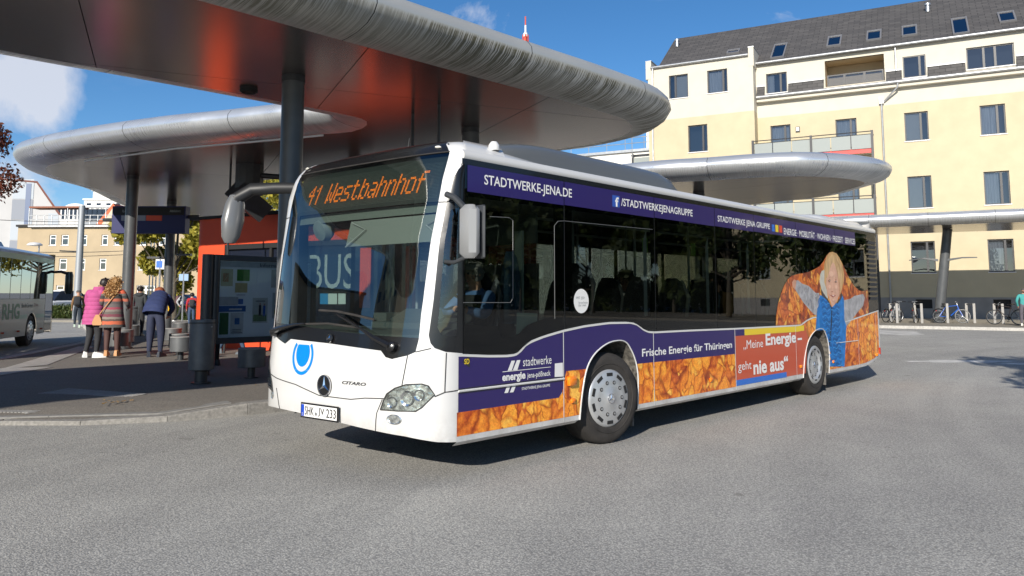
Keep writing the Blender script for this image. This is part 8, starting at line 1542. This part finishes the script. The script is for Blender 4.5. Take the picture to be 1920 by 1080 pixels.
t, P_ = person('man in teal jumper and flat grey cap walking at the right edge', at_(1914, 36.5, .13), RZ-.5, dict(hd=(.05, .08, 1.58), ht=(.06, .08, 1.68), nk=(.02, .05, 1.46), face=(.5, .8, 0), knl=(-.1, .12, .52), anl=(-.1, .18, .12), tol=(-.08, .3, .06), anr=(.1, -.12, .12), tor=(.1, .01, .04), ell=(-.27, -.08, 1.15), wrl=(-.22, .05, .92), hal=(-.2, .1, .86)), M_tl, M_gt, mat('cream_shoe', (.6, .58, .54), .6), mat('grey_cap', (.10, .085, .08), .9), hairkind='cap', h=1.74, bulk=1.18)
t, P_ = person('man in blue jeans walking past behind the information board', at_(450, 19.6, .15), RZ+math.pi/2, dict(knl=(-.1, .22, .54), anl=(-.1, .38, .13), tol=(-.1, .52, .10), knr=(.1, .0, .5), anr=(.1, -.14, .09), tor=(.1, 0, .04)), M_gry, M_jn, mat('grey_trainer', (.10, .12, .14), .7), M_dkh, h=1.78, bulk=1.1)
t, P_ = person('person in black trousers standing in shade just right of the dark litter bin', at_(407, 16.6, .15), RZ+1.2, {}, M_gry, cloth('black_cloth', (.008, .008, .009)), M_bshoe, M_dkh, h=1.75, bulk=1.15)
for (x_, y_, z_, lb_, c_) in ((4.28, .80, .62, 'passenger in dark coat seated inside the bus behind the third side window', M_gry), (5.85, .35, .62, 'passenger in brown jacket seated inside the bus behind the fourth side window', M_brn), (7.45, .8, .75, 'passenger in pale grey top seated near the rear of the bus', M_lgh)):
    person(lb_, (x_, y_, z_-.16), math.pi/2, dict(pel=(0, .0, .62), hpl=(-.1, .02, .60), hpr=(.1, .02, .60), sp=(0, -.03, .82), ch=(0, -.04, 1.05), nk=(0, -.01, 1.20), hd=(0, .03, 1.33), ht=(0, .03, 1.43), shl=(-.18, -.02, 1.14), shr=(.18, -.02, 1.14), ell=(-.23, .08, .88), elr=(.23, .08, .88), wrl=(-.16, .28, .80), wrr=(.16, .28, .80), hal=(-.12, .34, .80), har=(.12, .34, .80), knl=(-.12, .42, .60), knr=(.12, .42, .60), anl=(-.12, .48, .25), anr=(.12, .48, .25), tol=(-.12, .6, .2), tor=(.12, .6, .2)), c_, M_trz, M_bshoe, M_dkh, h=1.72, bulk=1.12)
# the bus driver and his jacket
t, P_ = person('bus driver with short grey hair in blue shirt and dark waistcoat at the wheel', (1.30, .62, .42), math.pi/2, dict(pel=(0, .0, .62), hpl=(-.1, .02, .60), hpr=(.1, .02, .60), sp=(0, -.03, .82), ch=(0, -.04, 1.05), nk=(0, -.01, 1.20), hd=(0, .04, 1.33), ht=(0, .04, 1.43), shl=(-.18, -.02, 1.14), shr=(.18, -.02, 1.14), ell=(-.27, .14, .95), elr=(.27, .14, .95), wrl=(-.22, .34, 1.0), wrr=(.22, .34, 1.0), hal=(-.2, .42, 1.01), har=(.2, .42, 1.01), knl=(-.14, .46, .62), knr=(.14, .46, .62), anl=(-.14, .62, .24), anr=(.14, .62, .24), tol=(-.14, .76, .2), tor=(.14, .76, .2)), cloth('blue_shirt', (.10, .20, .42)), M_trz, M_bshoe, mat('grey_hair', (.22, .21, .20), .7), h=1.76, bulk=1.15)
mb = MB(); mb.rings([[Vector((.19*w_*math.cos(a), -.03+.145*w_*math.sin(a), z)) for a in np.linspace(0, 6.283, 20, endpoint=False)] for z, w_ in ((.66, .95), (.85, 1.0), (1.05, 1.02), (1.14, .8))], caps=False); mb.build('waistcoat', M_trz, t, True)
mb = MB(); rs = []
for z, w_, dx in ((2.02, .03, 0), (1.96, .10, .0), (1.8, .14, .01), (1.55, .17, -.01), (1.3, .19, .02)): rs.append([Vector((1.52+dx+.05*math.cos(a)*(1+.3*math.sin(5*a)), .34+w_*.8*math.sin(a)*(1+.1*math.cos(7*a)), z)) for a in np.linspace(0, 6.283, 22, endpoint=False)])
mb.rings(rs); tag(mb.build('hanging_jacket', cloth('denim_blue', (.05, .11, .18)), None, True), 'blue grey jacket hanging behind the driver inside the white and purple bus', 'jacket')
# ------------------------------------------------------------------ bicycles and stands
def bike(lab, loc, rz, col, lean=0, steer=0, basket=False, scale=1.0):
    t = thing('bicycle', lab, 'bicycle', loc, rz, group='bicycles parked by the yellow building'); t.rotation_euler = (lean, 0, rz); t.scale = (scale,)*3; mc = mat('bike_paint_'+'_'.join('%d' % (c*100) for c in col), col, .3, coat=.5); r_ = .34
    def whl(x, z, ang=0):
        w_ = bpy.data.objects.new('wheel', None); COL.objects.link(w_); w_.parent = t; w_.location = (x, 0, z); w_.rotation_euler = (0, 0, ang)
        mb = MB(); n = 36; mb.rings([[Vector(((r_-.018+.018*math.cos(b))*math.cos(a), .02*math.sin(b), (r_-.018+.018*math.cos(b))*math.sin(a))) for b in np.linspace(0, 6.283, 6, endpoint=False)] for a in np.linspace(0, 6.2832, n)], caps=False); mb.build('tyre', M_blk, w_, True)
        mb = MB(); mb.rings([[Vector(((r_-.045+.010*math.cos(b))*math.cos(a), .012*math.sin(b), (r_-.045+.010*math.cos(b))*math.sin(a))) for b in np.linspace(0, 6.283, 4, endpoint=False)] for a in np.linspace(0, 6.2832, n)], caps=False)
        for k in range(16): a = 2*math.pi*k/16; mb.tube([(.02*math.cos(a), .02*(-1)**k, .02*math.sin(a)), ((r_-.05)*math.cos(a), 0, (r_-.05)*math.sin(a))], .0025, 3, caps=False)
        mb.tube([(0, -.04, 0), (0, .04, 0)], .02, 8); mb.build('rim', M_zinc, w_, True)
    whl(-.52, r_); whl(.53, r_, steer)
    mb = MB(); bb, st, hdt, hdb = (-.08, 0, .30), (-.20, 0, .80), (.34, 0, .86), (.38, 0, .70)
    for a, b, q in ((bb, st, .016), (st, hdt, .014), (bb, hdb, .018), (hdt, hdb, .018), (bb, (-.52, .05, r_), .009), (bb, (-.52, -.05, r_), .009), (st, (-.52, .05, r_), .008), (st, (-.52, -.05, r_), .008), (hdb, (.53, .05, r_), .012), (hdb, (.53, -.05, r_), .012)): mb.tube([a, b], q, 6)
    mb.build('frame', mc, t, True)
    mb = MB(); c_, s_ = math.cos(steer), math.sin(steer); mb.tube([hdt, (.33, 0, .98)], .012, 6); pts = [(.33+(-.06)*c_-(y)*s_*1, (y)*c_+(-.06)*s_, .98+.03) for y in (-.29, -.12, 0, .12, .29)]; mb.tube(pts, .012, 6); mb.build('handlebar', M_zinc, t, True)
    mb = MB(); mb.tube([pts[0], pts[1]], .017, 6); mb.tube([pts[3], pts[4]], .017, 6); mb.build('grips', M_blk, t)
    mb = MB(); mb.tube([st, (-.22, 0, .93)], .012, 6); mb.rings([[Vector((x, y*w_, .93+dz)) for y, dz in ((-1, 0), (0, .035), (1, 0), (0, -.02))] for x, w_ in ((-.36, .07), (-.25, .075), (-.08, .02))]); mb.build('saddle', M_blk, t, True)
    mb = MB(); mb.lathe([(.085, -.004), (.09, 0), (.085, .004)], (-.08, -.05, .30), AX, 18); mb.tube([(-.08, -.06, .30), (-.02, -.08, .15)], .008, 5); mb.tube([(-.08, .06, .30), (-.14, .08, .45)], .008, 5); mb.box((-.02, -.12, .15), (.09, .08, .02)); mb.box((-.14, .12, .45), (.09, .08, .02)); mb.build('crank', M_blk, t)
    mb = MB(); mb.box((-.66, 0, .60), (.03, .07, .04)); mb.build('rear_reflector', mat('lamp_red', (0, 0, 0)), t); mb = MB(); mb.tube([(-.85, 0, .42), (-.75, 0, .63), (-.55, 0, .72), (-.35, 0, .66)], .018, 5); mb.build('mudguard', M_blk, t)
    if basket: mb = MB(); mb.box((.56, 0, .9), (.26, .34, .2), bev=.03); mb.build('basket', mat('basket_tan', (.2, .1, .05), .8), t)
fa = math.atan2(FS.y, FS.x)
def onp(px, d, h=.13): return W(px2(px, d), d, h)
bike('white and grey city bicycle standing nearest the rear of the white bus', onp(1674, 41.5), fa+1.25, (.45, .46, .47), R(4), .5, scale=1.08); bike('black bicycle with pale handlebar locked to the second stand', onp(1712, 41.2), fa+1.45, (.02, .02, .025), R(-5), .3, scale=1.08)
bike('bright blue bicycle leaning right beside the leaning grey column', onp(1778, 40.6), fa+.35, (.01, .12, .60), R(-8), -.3, scale=1.05); bike('black bicycle with red rear lamp beside the man in teal', onp(1880, 38.6), fa+math.pi-.5, (.03, .02, .02), R(3), .4, scale=1.05)
bike('dark bicycle half hidden behind the white and grey one', onp(1667, 42.0), fa+1.0, (.05, .05, .055), R(5), -.2)
def rack(px, lab, d=40.6):
    q = onp(px, d); t = thing('bicycle_stand', lab, 'bicycle stand', q, fa, group='bicycle stands on the far pavement'); ms = mat('stand_galvanised', (.30, .29, .275), .6, .2, var=.12, vscale=6); md = mat('stand_flat_dark', (.09, .09, .09), .6)
    mb = MB(); mb.box((0, 0, .50), (.12, .05, 1.0), bev=.01); mb.build('post', ms, t); mb = MB(); mb.box((-.32, .55, .50), (.12, .05, 1.0), bev=.01); mb.build('post', ms, t); mb = MB(); mb.tube([(0, 0, .96), (-.32, .55, .96)], .022, 8); mb.build('crossbar', md, t)
rack(1677, 'grey bicycle stand behind the white and grey bicycle'); rack(1723, 'grey bicycle stand with the black bicycle, left of the leaning column'); rack(1821, 'empty grey bicycle stand right of the leaning column'); rack(1874, 'grey bicycle stand in front of the black bicycle by the man in teal', 39.6); rack(1771, 'grey bicycle stand behind the blue bicycle')
# fallen leaves and litter near the kerb
M_fl1 = mat('fallen_leaf', (.35, .20, .05), .8, var=.4, vscale=30)
mb = MB(); rr = random.Random(9)
for i in range(34):
    if i < 18: x, y = .15+rr.gauss(0, .16), 6.25+rr.gauss(0, .1)
    else: x, y = rr.uniform(-2, 6), rr.uniform(5.6, 14)
    a = rr.uniform(0, 6.28); s_ = rr.uniform(.018, .04); z = g(x, y)+.162; mb.add([(x+s_*math.cos(a), y+s_*math.sin(a), z), (x+s_*.6*math.cos(a+1.6), y+s_*.6*math.sin(a+1.6), z+.008), (x-s_*math.cos(a), y-s_*math.sin(a), z), (x+s_*.6*math.cos(a-1.6), y+s_*.6*math.sin(a-1.6), z+.004)], [(0,1,2,3)])
tag(mb.build('fallen_leaves', M_fl1), 'dry leaves scattered on the platform near the kerb', 'leaves', kind='stuff')
# ------------------------------------------------------------------ pivots at the feet of the things built in place
def rebase(o, loc):
    d = Vector(loc); o.location = d
    for ch in o.children: ch.matrix_parent_inverse = Matrix.Translation(-d)
rebase(BUS, (5.9, 1.275, 0)); rebase(lb, B2F(6, 1.25, 0)); rebase(yb, FP(24, -6, 0)); rebase(nb, FP(-16, -10, 0)); rebase(kio, KF(4.5, -2, 0)); rebase(kerb_root, (0, 5.2, 0)); rebase(bk, (1, 15.6, 0)); rebase(fk, FP(8, 13.3, 0))
for o in list(bpy.data.objects):
    if o.type == 'EMPTY' and not o.parent and o.location.length < 1e-6 and o.children:
        cs_ = [c for c in o.children if c.type == 'MESH'][:1]
        if cs_:
            bb = [Vector(v) for v in cs_[0].bound_box]; c_ = sum(bb, Vector())/8; rebase(o, (c_.x, c_.y, 0))
